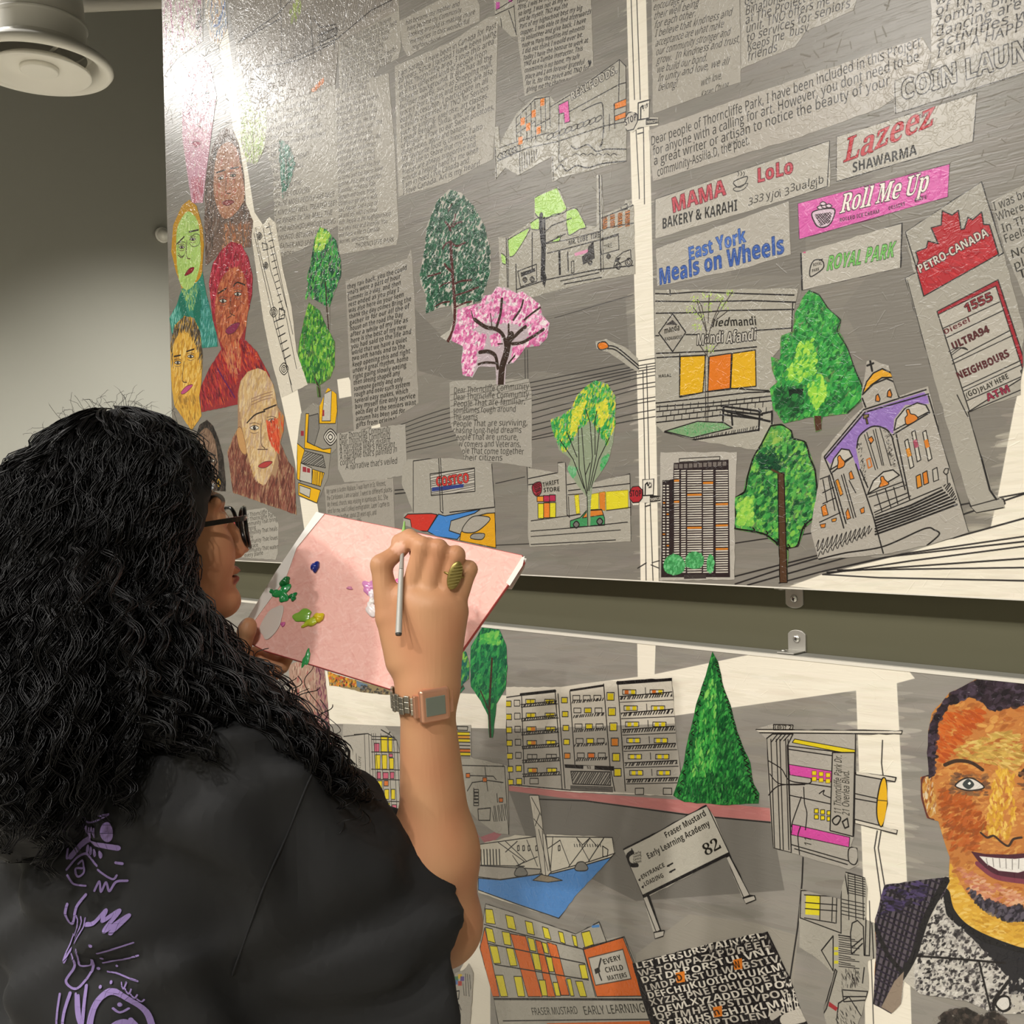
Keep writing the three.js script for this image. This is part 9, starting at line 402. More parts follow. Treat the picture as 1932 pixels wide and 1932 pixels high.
// T-shirt with loose folds, trousers, shoes
const armDir = J.eR.clone().sub(J.sR).normalize(), armDirL = J.eL.clone().sub(J.sL).normalize();
const fold = (p) => 0.0055 * Math.sin(p.y * 46 + p.x * 38 + 3 * Math.sin(p.z * 21 + p.y * 9)) + 0.004 * Math.sin(p.x * 61 - p.y * 27 + 2.2 * Math.sin(p.y * 33)) + 0.0025 * Math.sin(p.z * 90 + p.x * 70 - p.y * 45);
const hemAt = V(-0.8187,1.033,0.3833), hemN = V(0.71, -0.1, -0.704).multiplyScalar(0.93).add(V(-0.704, 0, -0.71).multiplyScalar(0.3)).normalize();
function sleeve(p, s, e, dir, right) {
  const hang = V(-0.005, -0.034, 0.012), a = s.clone(), b = s.clone().lerp(e, 0.95).add(hang);
  let d = smin(cap(p, a, b, 0.072, 0.095), cap(p, a.clone().add(V(-0.04, -0.08, 0)), b.clone().add(V(-0.03, -0.07, 0.02)), 0.07, 0.085), 0.05); const inner = cap(p, s.clone().lerp(e, 0.5), s.clone().lerp(e, 1.35).add(hang), 0.048, 0.085);
  d = smax(d, -inner, 0.006); return smax(d, right ? p.clone().sub(hemAt).dot(hemN) : p.clone().sub(s).dot(dir) - 0.2, 0.006);
}
function shirtSDF(p) {
  let d = ell(p, J.chest.clone().add(V(0, -0.01, 0.004)), 0.215, 0.30, 0.145); d = smin(d, ell(p, J.hip.clone().add(V(0, 0.02, 0)), 0.225, 0.26, 0.155), 0.1);
  d = smin(d, cap(p, J.sL, J.neck.clone().add(V(0, -0.045, 0.01)), 0.064, 0.07), 0.06); d = smin(d, cap(p, J.sR, J.neck.clone().add(V(0, -0.045, 0.01)), 0.066, 0.07), 0.06);
  d = smin(d, sleeve(p, J.sR, J.eR, armDir, 1), 0.045); d = smin(d, sleeve(p, J.sL, J.eL, armDirL, 0), 0.045);
  d = smax(d, -(Math.hypot(p.x - J.neck.x, p.z - J.neck.z) - 0.066 + (p.y < 1.25 ? 0.2 : 0)), 0.01);
  d = smax(d, 0.66 - p.y, 0.01);
  return d + fold(p) * 1.1 - 0.002;
}
const cloth = noiseTexture(256, 1, (x, n) => { x.fillStyle = '#808080'; x.fillRect(0, 0, n, n); for (let i = 0; i < 5000; i++) { const v = rr(70, 180) | 0; x.fillStyle = `rgba(${v},${v},${v},.4)`; x.fillRect(rnd() * n, rnd() * n, 1 + rnd() * 2, 1 + rnd() * 2); } });
const black = new THREE.MeshPhysicalMaterial({ color: '#0c0c0d', roughness: 0.82, sheen: 0.12, sheenColor: new THREE.Color('#6b6b70'), sheenRoughness: 0.6 });
const shirt = add('t_shirt', meshSDF(shirtSDF, V(-1.08, 0.97, 0.52), 0.44, 118, 120000), black, person); shirt.userData.label = 'black T-shirt with a lilac line print on the back';
{ // shoulder seam of the right sleeve
  const o = J.sR.clone().addScaledVector(armDir, 0.075).add(V(0, -0.02, 0)), sn = armDir.clone().add(V(0.45, 0.25, 0)).normalize(), e1 = sn.clone().cross(V(0, 0, 1)).normalize(), e2 = sn.clone().cross(e1), pts = [];
  for (let i = 0; i < 36; i++) { const a = i / 36 * 6.2832, d = e1.clone().multiplyScalar(Math.cos(a)).addScaledVector(e2, Math.sin(a)), q = o.clone(); for (let k = 0; k < 60; k++) { if (shirtSDF(q) > -0.0004 || q.distanceTo(o) > 0.15) break; q.addScaledVector(d, 0.0024); } pts.push(q); }
  add('sleeve_seam', new THREE.TubeGeometry(new THREE.CatmullRomCurve3(pts, true), 120, 0.0011, 6, true), std('#101012', 0.9), shirt);
}
add('trousers', meshSDF((p) => smax(Math.min(legs(p), ell(p, J.hip, 0.17, 0.2, 0.12)) - 0.012, p.y - 0.86, 0.01) + fold(p) * 0.4, V(-1.12, 0.46, 0.58), 0.46, 84, 60000), std('#22242b', 0.9), person);
for (const s of [-1, 1]) add('shoe', meshSDF((p) => { const x = J.hip.x + 0.1 * s; let d = ell(p, V(x, 0.042, 0.52), 0.044, 0.05, 0.13); d = smin(d, cap(p, V(x, 0.06, 0.6), V(x, 0.11, 0.6), 0.045, 0.042), 0.03); return smax(d, -p.y, 0.004); }, V(J.hip.x + 0.1 * s, 0.07, 0.55), 0.17, 48, 20000), std('#c9c6bd', 0.6), person);
{ // lilac print on the back
  const c = document.createElement('canvas'); c.width = 512; c.height = 1024; const x = c.getContext('2d'); x.strokeStyle = x.fillStyle = '#7d6a9c'; x.lineCap = x.lineJoin = 'round';
  const k = 0.95, L = (w, pts, close) => { x.lineWidth = w; x.beginPath(); pts.forEach(([a, b], i) => (i ? x.lineTo(a, b) : x.moveTo(a, b))); if (close) x.closePath(); x.stroke(); };
  const Q = (w, pts) => { x.lineWidth = w; trace(x, pts, 1, 0); x.stroke(); };
  const o = (a) => a.map(([u, v]) => [(u - 380) * 0.6, (v - 370) * 0.64]);
  Q(9, o([[470, 400], [530, 395], [590, 430], [665, 420]])); Q(7, o([[470, 470], [520, 440], [600, 480], [710, 505], [780, 485], [840, 450]])); Q(6, o([[770, 465], [840, 445]]));
  for (let i = 0; i < 5; i++) L(6, o([[540 + i * 45, 600], [560 + i * 45, 530], [580 + i * 45, 590], [600 + i * 40, 535]]));
  x.beginPath(); x.ellipse(...o([[840, 555]])[0], 24, 40, 0, 0, 7); x.fill();
  Q(26, o([[505, 775], [560, 700], [640, 650], [720, 640], [800, 645], [890, 660]])); Q(9, o([[460, 740], [480, 790], [520, 760]]));
  for (const u of [630, 670, 715, 770]) { x.beginPath(); x.ellipse(...o([[u, 715]])[0], 10, 18, 0, 0, 7); x.fill(); }
  Q(10, o([[505, 850], [560, 775], [640, 745], [740, 795]])); Q(8, o([[520, 880], [580, 925], [670, 928]])); Q(9, o([[580, 810], [610, 790], [640, 850], [600, 880], [570, 840], [620, 830]]));
  Q(9, o([[750, 820], [860, 865], [890, 840]])); Q(10, o([[740, 950], [770, 890], [790, 950], [820, 890], [850, 940], [890, 880], [960, 870]])); Q(12, o([[880, 760], [920, 765]]));
  Q(12, o([[680, 980], [620, 1060], [590, 1160], [550, 1180], [530, 1120], [550, 1050]])); Q(16, o([[730, 1150], [790, 1130], [850, 1055], [850, 1110], [940, 1050], [880, 1160], [1000, 1075], [920, 1170]]));
  for (const u of [620, 660, 700]) Q(8, o([[u - 30, 1260], [u + 10, 1170], [u, 1120]]));
  for (const [a, b] of [[[820, 1305], [1035, 1235]], [[805, 1398], [1055, 1330]], [[825, 1465], [1075, 1475]]]) L(7, o([a, b]));
  for (const q of [[800, 1250], [818, 1355], [890, 1420], [765, 1447], [870, 1522], [800, 1556]]) { x.beginPath(); x.arc(...o([q])[0], 7, 0, 7); x.fill(); }
  Q(10, o([[570, 1260], [540, 1420], [600, 1330], [620, 1430], [560, 1540], [640, 1580], [720, 1470], [750, 1370]])); Q(8, o([[690, 1290], [650, 1420], [720, 1420], [750, 1370]]));
  Q(24, o([[820, 1932], [780, 1760], [800, 1640], [880, 1570], [980, 1590], [1080, 1680], [1110, 1810]])); Q(14, o([[600, 1610], [580, 1760], [600, 1932]])); Q(10, o([[640, 1610], [690, 1740], [800, 1860], [820, 1932]])); Q(14, o([[700, 1560], [730, 1780], [660, 1620]])); L(10, o([[530, 1620], [530, 1800]])); L(10, o([[620, 1820], [650, 1932]]));
  x.beginPath(); x.ellipse(...o([[930, 1830]])[0], 42, 66, 0.5, 0, 7); x.fill(); x.fillStyle = '#161618'; x.beginPath(); x.ellipse(...o([[975, 1820]])[0], 16, 30, 0.6, 0, 7); x.fill(); x.fillStyle = '#7d6a9c'; Q(16, o([[1000, 1740], [1040, 1820], [1000, 1890]])); Q(16, o([[860, 1932], [900, 1880], [1000, 1900], [1120, 1890], [1150, 1932]])); x.beginPath(); x.arc(...o([[945, 1640]])[0], 9, 0, 7); x.fill(); Q(9, o([[905, 1665], [945, 1690], [995, 1665]]));
  for (let i = 0; i < 4; i++) Q(7, o([[950 + i * 34, 1510 + i * 30], [970 + i * 34, 1540 + i * 26], [990 + i * 34, 1500 + i * 34]]));
  const t = new THREE.CanvasTexture(c); t.colorSpace = THREE.SRGBColorSpace; t.magFilter = THREE.LinearFilter;
  shirt.updateMatrixWorld(); const ni = new THREE.Mesh(shirt.geometry.toNonIndexed(), black); ni.geometry.computeVertexNormals();
  const dg = new DecalGeometry(ni, V(-0.9746,1.0818,0.6779), new THREE.Euler(0, 0.45, 0), V(0.135, 0.235, 0.3)); const nn = dg.attributes.normal, pp = dg.attributes.position; for (let i = 0; i < pp.count; i++) pp.setXYZ(i, pp.getX(i) + nn.getX(i) * 0.0006, pp.getY(i) + nn.getY(i) * 0.0006, pp.getZ(i) + nn.getZ(i) * 0.0006);
  const pm = new THREE.MeshPhysicalMaterial({ map: t, transparent: true, roughness: 0.8, polygonOffset: true, polygonOffsetFactor: -2 }); add('back_print', dg, pm, shirt).userData.label = 'lilac line-art print of eyes and rays';
}
// hair: a soft mass and thousands of curled strands over it
const HV = [
  [hl(-0.03, 0.042, 0), hl(-0.055, 0.015, 0), 0.106, 0.116], [hl(-0.08, -0.03, 0), V(-1.138,1.3544,0.6529), 0.113, 0.113], [V(-1.138,1.3544,0.6529), V(-1.0807,1.2294,0.7105), 0.113, 0.10],
  [hl(-0.008, 0.02, 0.055), hl(-0.03, -0.07, 0.08), 0.045, 0.038], [hl(-0.03, -0.07, 0.08), V(-1.0126,1.3356,0.5992), 0.038, 0.05], [V(-1.0126,1.3356,0.5992), V(-0.9323,1.2821,0.5485), 0.05, 0.032], [V(-0.9323,1.2821,0.5485), V(-0.8854,1.2398,0.5168), 0.03, 0.02],
  [V(-1.0441,1.3366,0.6304), V(-0.962,1.2789,0.6203), 0.08, 0.045], [hl(-0.01, 0.02, -0.055), hl(-0.01, -0.2, -0.1), 0.05, 0.05]];
function hairSDF(p) { let d = 9; for (const [a, b, ra, rb] of HV) d = smin(d, cap(p, a, b, ra, rb), 0.03); return d; }
const hairLump = (p) => 0.004 * Math.sin(p.x * 120 + 2 * Math.sin(p.y * 60)) * Math.sin(p.z * 110 + p.y * 40) + 0.004 * Math.sin(p.y * 75 + p.x * 90 + p.z * 60);
const hairMat = new THREE.MeshPhysicalMaterial({ color: '#0b0909', roughness: 0.4, specularIntensity: 0.6 }), massMat = std('#0a0809', 0.7);
const hair = add('hair', meshSDF((p) => { const q = qf(p); let d = hairSDF(p) + 0.0055 + hairLump(p); d = smax(d, -(ell(q, V(0.105, -0.045, 0), 0.088, 0.11, 0.12) * HS), 0.012); return d; }, V(-1.07, 1.33, 0.66), 0.42, 110, 120000), massMat, person);
hair.userData.label = 'long curly black hair';
{
  seed = 4242; const P = [], I = []; const e = 0.002, n = V(0, 0, 0), w = V(0, 0, 0);
  const grad = (p) => { n.set(hairSDF(w.set(p.x + e, p.y, p.z)) - hairSDF(w.set(p.x - e, p.y, p.z)), hairSDF(w.set(p.x, p.y + e, p.z)) - hairSDF(w.set(p.x, p.y - e, p.z)), hairSDF(w.set(p.x, p.y, p.z + e)) - hairSDF(w.set(p.x, p.y, p.z - e))).normalize(); return n; };
  function strandTube(path, r) {
    const o = P.length / 3; const m = path.length; let up = V(0.3, 0.2, 0.9);
    for (let i = 0; i < m; i++) { const t = path[Math.min(m - 1, i + 1)].clone().sub(path[Math.max(0, i - 1)]).normalize(), a = t.clone().cross(up).normalize(), b = t.clone().cross(a), q = r * (i > m - 4 ? (m - 1 - i) / 3 + 0.1 : 1); for (let k = 0; k < 3; k++) { const c = Math.cos(k * 2.0944), s = Math.sin(k * 2.0944); P.push(path[i].x + (a.x * c + b.x * s) * q, path[i].y + (a.y * c + b.y * s) * q, path[i].z + (a.z * c + b.z * s) * q); } }
    for (let i = 0; i + 1 < m; i++) for (let k = 0; k < 3; k++) { const a = o + i * 3 + k, b = o + i * 3 + (k + 1) % 3; I.push(a, b, a + 3, b, b + 3, a + 3); }
  }
  const top = hl(-0.02, 0.05, 0);
  for (let gi = 0; gi < 530; gi++) {
    const th = rr(0, 6.2832), ph = gi < 430 ? Math.acos(rr(-0.15, 1)) : rr(0.02, 0.55), dir = V(0, 0, 0).addScaledVector(hf, Math.sin(ph) * Math.cos(th)).addScaledVector(hs, Math.sin(ph) * Math.sin(th)).addScaledVector(hu, Math.cos(ph));
    const fq = dir.dot(hf); if (fq > 0.62 || (fq > 0.3 && dir.dot(hu) < 0.5)) continue;
    const off = rr(-0.007, 0.003), p = top.clone(); for (let k = 0; k < 40; k++) { const d = hairSDF(p) - off; if (Math.abs(d) < 0.0006) break; p.addScaledVector(dir, -d * 0.8); }
    let v = dir.clone().sub(hu.clone().multiplyScalar(dir.dot(hu))).normalize(); const guide = [], len = 34 + Math.floor(rnd() * 26), nx = rnd() * 9, st = 0.0085;
    for (let i = 0; i < len; i++) {
      guide.push(p.clone()); const g = grad(p).clone(), down = V(0, -1, 0); down.addScaledVector(g, -down.dot(g));
      v.multiplyScalar(0.75).addScaledVector(down, 0.32).add(V(Math.sin(p.y * 50 + nx), 0, Math.cos(p.y * 43 + nx * 2)).multiplyScalar(0.16)); v.addScaledVector(g, -v.dot(g) * 0.8).normalize();
      p.addScaledVector(v, st); const d = hairSDF(p) - off; p.addScaledVector(grad(p), -d * 0.6); const q = qf(p); if (q.x > 0.028 + (q.y + 0.12) * 0.02 && q.y < 0.035 && q.y > -0.14 && Math.abs(q.z) < 0.11) break;
    }
    if (guide.length < 8) continue;
    const amp = rr(0.003, 0.0075), wl = rr(0.03, 0.055), ph0 = rr(0, 6.28);
    for (let s = 0; s < 6; s++) {
      const ox = rr(-1, 1) * 0.0045, oz = rr(-1, 1) * 0.0045, dp = rr(-0.7, 0.7), am = amp * rr(0.6, 1.3);
      const path = guide.slice(0, guide.length - Math.floor(rnd() * 8)).map((g, i) => { const q = Math.min(1, i / 10), a = ph0 + dp + i * st / wl * 6.2832; return V(g.x + (Math.cos(a) * am * q + ox * (0.3 + q)), g.y + Math.sin(a * 0.5) * am * 0.4 * q, g.z + (Math.sin(a) * am * q + oz * (0.3 + q))); });
      strandTube(path, rr(0.00045, 0.0009));
    }
  }
  for (let i = 0; i < 130; i++) { // loose fly-away hairs
    const th = rr(0, 6.28), ph = rr(0.1, 1.5), dir = V(0, 0, 0).addScaledVector(hf, Math.sin(ph) * Math.cos(th)).addScaledVector(hs, Math.sin(ph) * Math.sin(th)).addScaledVector(hu, Math.cos(ph)); const p = top.clone(); for (let k = 0; k < 30; k++) p.addScaledVector(dir, -hairSDF(p) * 0.8);
    const side = V(rr(-1, 1), rr(-0.4, 0.8), rr(-1, 1)).normalize(), path = []; for (let k = 0; k < 11; k++) path.push(p.clone().addScaledVector(dir, 0.012 * Math.sin(k / 12 * 2.6) * rr(0.95, 1.05)).addScaledVector(side, k * 0.0022 + 0.002 * Math.sin(k * 1.3 + i)));
    strandTube(path, 0.00022);
  }
  const locks = [[hl(-0.02, 0.03, 0.095), hl(-0.03, -0.05, 0.11), V(-0.9837,1.3761,0.5981), V(-0.9491,1.3234,0.5857), V(-0.9026,1.2813,0.5543), V(-0.867,1.2404,0.5197), V(-0.8507,1.2013,0.497), V(-0.8428,1.1808,0.4824)], [hl(-0.05, 0.03, 0.1), hl(-0.06, -0.06, 0.11), V(-0.9742,1.3652,0.6452), V(-0.9397,1.3065,0.6471), V(-0.911,1.2699,0.6191), V(-0.8957,1.2296,0.5834)], [hl(-0.09, 0.02, 0.08), V(-1.0048,1.3986,0.6891), V(-0.9754,1.3106,0.7035), V(-0.9588,1.2376,0.7022), V(-0.9671,1.173,0.6902)], [hl(-0.12, 0.02, 0.04), V(-1.0454,1.3843,0.7296), V(-0.9904,1.2905,0.7468), V(-0.9823,1.218,0.7469), V(-0.9845,1.1476,0.7431)]];
  for (const [li, K] of locks.entries()) { const cv = new THREE.CatmullRomCurve3(K), len0 = cv.getLength(), n1 = li === 0 ? 70 : 60; for (let gi = 0; gi < n1; gi++) {
    const wd = li === 0 ? 0.03 : 0.042, o1 = V(rr(-1, 1), rr(-0.6, 0.6), rr(-1, 1)).multiplyScalar(wd), amp = rr(0.004, 0.009), wl = rr(0.035, 0.06), ph0 = rr(0, 6.28), t0 = rr(0, 0.35), t1 = rr(0.7, 1), m = 44;
    for (let s = 0; s < 5; s++) { const dp = rr(-0.5, 0.5), jx = rr(-0.004, 0.004), jz = rr(-0.004, 0.004), path = []; for (let i = 0; i < m; i++) { const t = t0 + (t1 - t0) * i / (m - 1), g = cv.getPoint(t), q = (0.35 + 0.65 * Math.sin(Math.min(1, t * 1.2) * 2.6)) , a = ph0 + dp + t * len0 / wl * 6.2832; path.push(g.addScaledVector(o1, q).add(V(Math.cos(a) * amp + jx, Math.sin(a * 0.7) * amp * 0.4, Math.sin(a) * amp + jz))); } strandTube(path, rr(0.00045, 0.00085)); }
  } }
  for (let i = 0; i < 26; i++) { // curls hanging over the right shoulder
    const a = V(-0.9126,1.3305,0.5283).lerp(V(-0.8588,1.2121,0.4909), rnd()).add(V(rr(-0.02, 0.03), rr(-0.02, 0.02), rr(-0.02, 0.02))), path = [], r0 = rr(0.006, 0.016), t0 = rr(0, 6), n1 = 18 + Math.floor(rnd() * 16); for (let k = 0; k < n1; k++) path.push(a.clone().add(V(Math.cos(t0 + k * 0.36) * r0 + k * 0.0008, -k * 0.0026 + Math.sin(t0 + k * 0.36) * r0 * 0.5, Math.sin(t0 + k * 0.36) * r0))); strandTube(path, rr(0.0004, 0.0007));
  }
  const g = new THREE.BufferGeometry(); g.setAttribute('position', new THREE.Float32BufferAttribute(P, 3)); g.setIndex(I); g.computeVertexNormals();
  const m = add('hair_strands', g, hairMat, hair); m.userData.kind = 'stuff';
}
// ---------------------------------------------------------------- things worn and held
{
  const g = group('eyeglasses', 'black framed eyeglasses worn by the person', 'glasses'), fr = std('#0e0d0d', 0.22), lensM = new THREE.MeshPhysicalMaterial({ color: '#f2ece8', transmission: 1, thickness: 0, roughness: 0.05, ior: 1.5 });
  for (const s of [-1, 1]) {
    const pts = [], rim = (k) => { for (let i = 0; i < 40; i++) { const a = i / 40 * 6.2832, x = Math.cos(a), y = Math.sin(a); k.push(hl(0.112 - 0.010 * Math.max(0, (0.033 + x * 0.027 - 0.03) / 0.03), -0.010 + y * 0.0255, s * (0.034 + 0.027 * Math.sign(x) * Math.pow(Math.abs(x), 0.85)))); } }; rim(pts);
    add('rim', new THREE.TubeGeometry(new THREE.CatmullRomCurve3(pts, true), 80, 0.0024, 10, true), fr, g);
    const c = pts.reduce((a, b) => a.add(b), V(0, 0, 0)).divideScalar(40), lp = [...c.toArray()], li = []; pts.forEach((q) => lp.push(...q.toArray())); for (let i = 0; i < 40; i++) li.push(0, 1 + i, 1 + (i + 1) % 40); const lg = new THREE.BufferGeometry(); lg.setAttribute('position', new THREE.Float32BufferAttribute(lp, 3)); lg.setIndex(li); lg.computeVertexNormals(); add('lens', lg, lensM, g);
    const t = new THREE.CatmullRomCurve3([hl(0.102, 0.004, s * 0.063), hl(0.098, 0.004, s * 0.0705), hl(0.05, 0.004, s * 0.078), hl(-0.015, 0.002, s * 0.084), hl(-0.045, -0.012, s * 0.082)]);
    add('temple_arm', new THREE.ExtrudeGeometry(new THREE.Shape([[-0.0028, -0.0012], [0.0028, -0.0012], [0.0028, 0.0012], [-0.0028, 0.0012]].map(([a, b]) => new THREE.Vector2(a, b))), { steps: 30, extrudePath: t, bevelEnabled: false }), fr, g);
    add('hinge', new THREE.SphereGeometry(0.0024, 12, 8).translate(...hl(0.1005, 0.005, s * 0.067).toArray()), std('#c9c5be', 0.25, { metalness: 0.8 }), g);
  }
  add('bridge', tube([hl(0.112, -0.004, -0.008), hl(0.116, 0.0, 0), hl(0.112, -0.004, 0.008)], 0.0022, 10, 8), fr, g);
}
{
  const wr = V(-0.8312,1.2762,0.3998), ax = J.wR.clone().sub(J.eR).normalize(), out = V(-0.7871,1.2843,0.4187).sub(V(-0.8308,1.2763,0.4001)); out.addScaledVector(ax, -out.dot(ax)).normalize(); const side = ax.clone().cross(out).normalize();
  const g = group('wristwatch', 'rose gold square wristwatch with a silver link bracelet', 'watch'); g.position.copy(wr); g.quaternion.setFromRotationMatrix(new THREE.Matrix4().makeBasis(side, ax, out));
  const silver = std('#a39c8c', 0.3, { metalness: 0.75 }), rose = std('#d09a7c', 0.28, { metalness: 0.6 }), a = 0.0345, b = 0.0315;
  const link = new RoundedBoxGeometry(0.0062, 0.0062, 0.0028, 2, 0.0009);
  for (let i = 0; i < 30; i++) { const t = (i + 0.5) / 30 * 6.2832, x = Math.cos(t) * a, z = Math.sin(t) * b; if (z > b * 0.86) continue; for (let r = 0; r < 3; r++) { const l = add('bracelet_link', link, silver, g); l.position.set(x, (r - 1) * 0.0063 + (i % 2 ? 0.001 : -0.001), z); l.rotation.y = -t + Math.PI / 2; } }
  add('case', new RoundedBoxGeometry(0.033, 0.036, 0.009, 4, 0.004).translate(0, 0, b + 0.0015), rose, g); add('dial', new RoundedBoxGeometry(0.021, 0.02, 0.001, 2, 0.0004).translate(0, 0, b + 0.0062), std('#6d7468', 0.2), g);
  for (const s of [-1, 1]) add('lug', new RoundedBoxGeometry(0.006, 0.024, 0.006, 2, 0.001).translate(s * 0.0185, 0, b - 0.0025), rose, g);
}
{
  const c = V(-0.7937,1.4038,0.3861), ax = V(-0.8017,1.4242,0.3775).sub(V(-0.8111,1.3841,0.386)).normalize(), out = V(0.8815,0.0052,0.5342); const side = ax.clone().cross(out).normalize(); const o2 = side.clone().cross(ax).normalize();
  const g = group('finger_ring', 'large leaf shaped brass ring on the painting hand', 'ring'); g.position.copy(c); g.quaternion.setFromRotationMatrix(new THREE.Matrix4().makeBasis(side, ax, o2));
  const brass = std('#8f8046', 0.35, { metalness: 0.7 }); add('leaf', new THREE.SphereGeometry(1, 28, 18).scale(0.0075, 0.0155, 0.003), brass, g);
  for (let i = -3; i <= 3; i++) { const w = 0.0068 * Math.sqrt(1 - (i / 4.2) ** 2); add('vein', new THREE.BoxGeometry(w * 2, 0.0008, 0.001).rotateZ(0.45).translate(0, i * 0.0034, 0.0028), std('#b3a466', 0.3, { metalness: 0.7 }), g); }
  add('band', new THREE.TorusGeometry(0.0112, 0.0012, 10, 40).rotateX(Math.PI / 2).translate(0, 0, -0.0105), brass, g);
}
{
  const A = V(-0.8181,1.3477,0.4428), Bq = V(-0.8395,1.4105,0.4202), D = V(-0.8607,1.4446,0.3991), E2 = V(-0.8683,1.4604,0.3909), g = group('paintbrush', 'slim grey paintbrush with a green and yellow tip held in the right hand', 'paintbrush');
  const rod = (a, b, ra, rb, n) => { const d = b.clone().sub(a), m = new THREE.CylinderGeometry(rb, ra, d.length(), 20).translate(0, d.length() / 2, 0); m.applyQuaternion(new THREE.Quaternion().setFromUnitVectors(V(0, 1, 0), d.normalize())).translate(a.x, a.y, a.z); return m; };
  add('handle', rod(A, Bq, 0.0034, 0.0028), std('#aaa79f', 0.4), g); add('handle_neck', rod(Bq, Bq.clone().lerp(D, 0.9), 0.0026, 0.0016), std('#9a978f', 0.4), g); add('end_cap', rod(A.clone().lerp(Bq, -0.03), A, 0.0030, 0.0034), std('#3a3936', 0.5), g);
  add('ferrule', rod(Bq.clone().lerp(D, 0.9), D.clone().lerp(E2, 0.25), 0.0019, 0.0022), std('#d0a544', 0.3, { metalness: 0.6 }), g); add('bristle_tip', rod(D.clone().lerp(E2, 0.25), E2, 0.0024, 0.0008), std('#86b25c', 0.6), g);
}
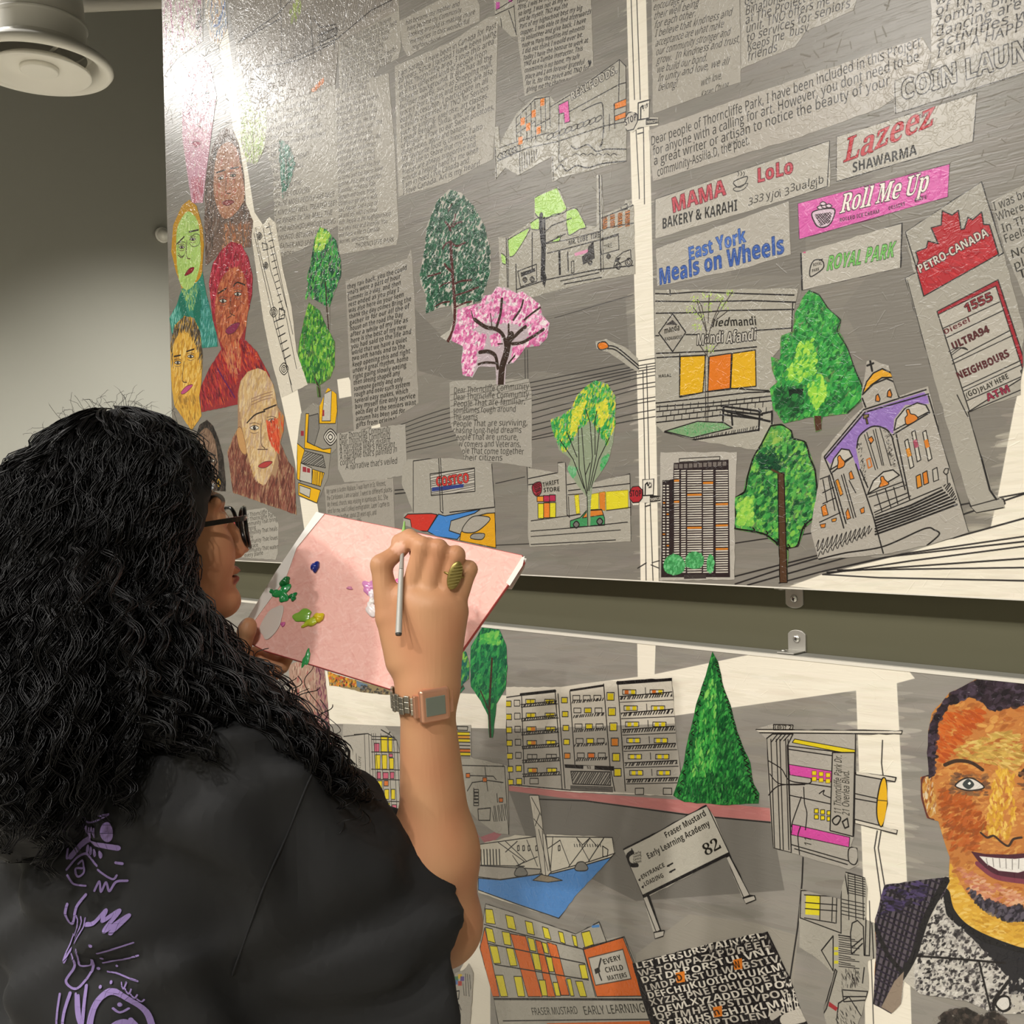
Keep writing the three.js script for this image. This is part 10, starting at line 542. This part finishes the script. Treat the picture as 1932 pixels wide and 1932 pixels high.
{ // the board wrapped in pink paper that serves as palette
  const g = group('paint_palette', 'pink paper wrapped board used as a palette with dabs of paint', 'palette');
  g.matrixAutoUpdate = true; g.position.copy(V(-1.0917,1.4709,0.3517)); g.quaternion.setFromRotationMatrix(new THREE.Matrix4().makeBasis(V(0.8689,-0.2011,-0.4522), V(-0.0356,0.8859,-0.4624), V(0.4936,0.4179,0.7627)));
  const pts = [[-0,-0], [0.1349,0.0008], [0.2767,-0.0001], [0.2815,-0.0074], [0.261,-0.0678], [0.2193,-0.1937], [0.1775,-0.1925], [0.0759,-0.1879], [0.0025,-0.1853], [-0.0183,-0.1813], [-0.0348,-0.1533], [-0.0224,-0.0895]].map(([a, b]) => new THREE.Vector2(a, b));
  const paper = noiseTexture(512, 1, (x, n) => { x.fillStyle = '#f2b6a8'; x.fillRect(0, 0, n, n); for (let i = 0; i < 2600; i++) { const px = rnd() * n, py = rnd() * n; x.strokeStyle = rnd() < 0.5 ? 'rgba(255,214,204,.22)' : 'rgba(226,140,130,.16)'; x.lineWidth = rr(1, 6); x.beginPath(); x.moveTo(px, py); x.lineTo(px + rr(-26, 26), py + rr(-20, 20)); x.stroke(); } }, THREE.SRGBColorSpace); paper.repeat.set(4, 4);
  const wr = noiseTexture(512, 1, (x, n) => { x.fillStyle = '#707070'; x.fillRect(0, 0, n, n); for (let i = 0; i < 500; i++) { const px = rnd() * n, py = rnd() * n, a = rnd() * 6.28, l = rr(20, 140); x.strokeStyle = rnd() < 0.5 ? 'rgba(220,220,220,.3)' : 'rgba(40,40,40,.25)'; x.lineWidth = rr(1, 5); x.beginPath(); x.moveTo(px, py); x.lineTo(px + Math.cos(a) * l, py + Math.sin(a) * l); x.stroke(); } }); wr.repeat.set(4, 4);
  const mat = new THREE.MeshPhysicalMaterial({ map: paper, roughness: 0.55, bumpMap: wr, bumpScale: 0.0006 }), red = std('#c4504c', 0.6), white = std('#e9e5dd', 0.6);
  add('wrapped_board', new THREE.ExtrudeGeometry(new THREE.Shape(pts), { depth: 0.004, bevelEnabled: true, bevelSize: 0.001, bevelThickness: 0.001, bevelSegments: 3 }).translate(0, 0, -0.0052), [mat, red], g);
  const flat = (p2, z, h, m, n) => add(n, new THREE.ExtrudeGeometry(new THREE.Shape(p2.map(([a, b]) => new THREE.Vector2(a, b))), { depth: h, bevelEnabled: false }).translate(0, 0, z), m, g);
  flat([[-0.0003,0.0007], [0.0114,0.0001], [-0.0077,-0.0514], [-0.0064,-0.0917], [-0.0255,-0.154], [-0.0353,-0.1521], [-0.023,-0.0881]], 0.0001, 0.0007, white, 'paper_liner');
  { const a = [[0.24,0.0003], [0.2805,0.0007], [0.2814,-0.0116], [0.274,-0.0406], [0.2624,-0.0418]]; const curl = new THREE.ExtrudeGeometry(new THREE.Shape(a.map(([u, v]) => new THREE.Vector2(u, v))), { depth: 0.0006, bevelEnabled: false }); curl.translate(0, 0, -0.011); add('folded_corner', curl, white, g); flat([[0.2685,-0.0377], [0.2781,-0.0026], [0.2809,-0.0006], [0.2818,-0.0129], [0.274,-0.0406]], 0.0004, 0.0008, white, 'folded_flap'); }
  const blob = (n, u, v, rx, ry, h, c, wob = 0.25, ang = 0) => { const ge = new THREE.SphereGeometry(1, 22, 14), q = ge.attributes.position; for (let i = 0; i < q.count; i++) { const a = Math.atan2(q.getY(i), q.getX(i)), k = 1 + wob * (Math.sin(a * 3 + u * 900) * 0.6 + Math.sin(a * 5 + v * 700) * 0.4); q.setXYZ(i, q.getX(i) * rx * k, q.getY(i) * ry * k, Math.max(-0.1, q.getZ(i)) * h * (1 + wob * Math.sin(a * 4 + 1))); } ge.rotateZ(ang); ge.computeVertexNormals(); ge.translate(u, v, 0.0008); add(n, ge, std(c, 0.22, { clearcoat: 0.4 }), g); };
  const B = (n, [u, v], rx, ry, h, c, wob, ang) => blob(n, u, v, rx, ry, h, c, wob, ang);
  B('paint_dab', [0.0261,-0.0702], 0.0055, 0.007, 0.005, '#1c2f86', 0.2); B('paint_dab', [-0.0056,-0.0972], 0.005, 0.008, 0.005, '#1c7a3a', 0.2, -0.5); B('paint_dab', [-0.0025,-0.1122], 0.009, 0.011, 0.003, '#2aa055', 0.5); B('paint_dab', [-0.0147,-0.1135], 0.006, 0.004, 0.002, '#22904c', 0.4); B('paint_dab', [0.012,-0.1132], 0.005, 0.005, 0.003, '#1f8a48', 0.4);
  B('paint_smear', [-0.0025,-0.1501], 0.012, 0.022, 0.0006, '#ded5cb', 0.12, -0.1); B('paint_dab', [0.0335,-0.1334], 0.012, 0.008, 0.002, '#8cc24a', 0.2, 0.5); B('paint_dab', [0.0549,-0.1306], 0.007, 0.006, 0.004, '#dcc62a', 0.2); B('paint_dab', [0.0472,-0.1386], 0.011, 0.005, 0.003, '#cbdc3c', 0.3, 0.7); B('paint_smear', [0.0582,-0.1828], 0.004, 0.011, 0.0012, '#3ea85c', 0.3);
  B('paint_dab', [0.1042,-0.0799], 0.009, 0.009, 0.003, '#d58cc0', 0.35); B('paint_dab', [0.1109,-0.0867], 0.006, 0.007, 0.003, '#f0e4ea', 0.3); B('paint_dab', [0.1134,-0.0972], 0.004, 0.006, 0.003, '#f2eee8', 0.2); B('paint_dab', [0.119,-0.1069], 0.012, 0.007, 0.003, '#f4e9e6', 0.2, -0.5); B('paint_dab', [0.1378,-0.0668], 0.006, 0.006, 0.002, '#d65c98', 0.2); B('paint_spot', [0.0801,-0.0866], 0.004, 0.002, 0.001, '#d98cae', 0.2); B('paint_spot', [0.0127,-0.1493], 0.003, 0.003, 0.001, '#d96aa6', 0.2);
}

scene.traverse((o) => { if (o.isMesh) o.castShadow = o.receiveShadow = true; });
renderer.render(scene, camera);
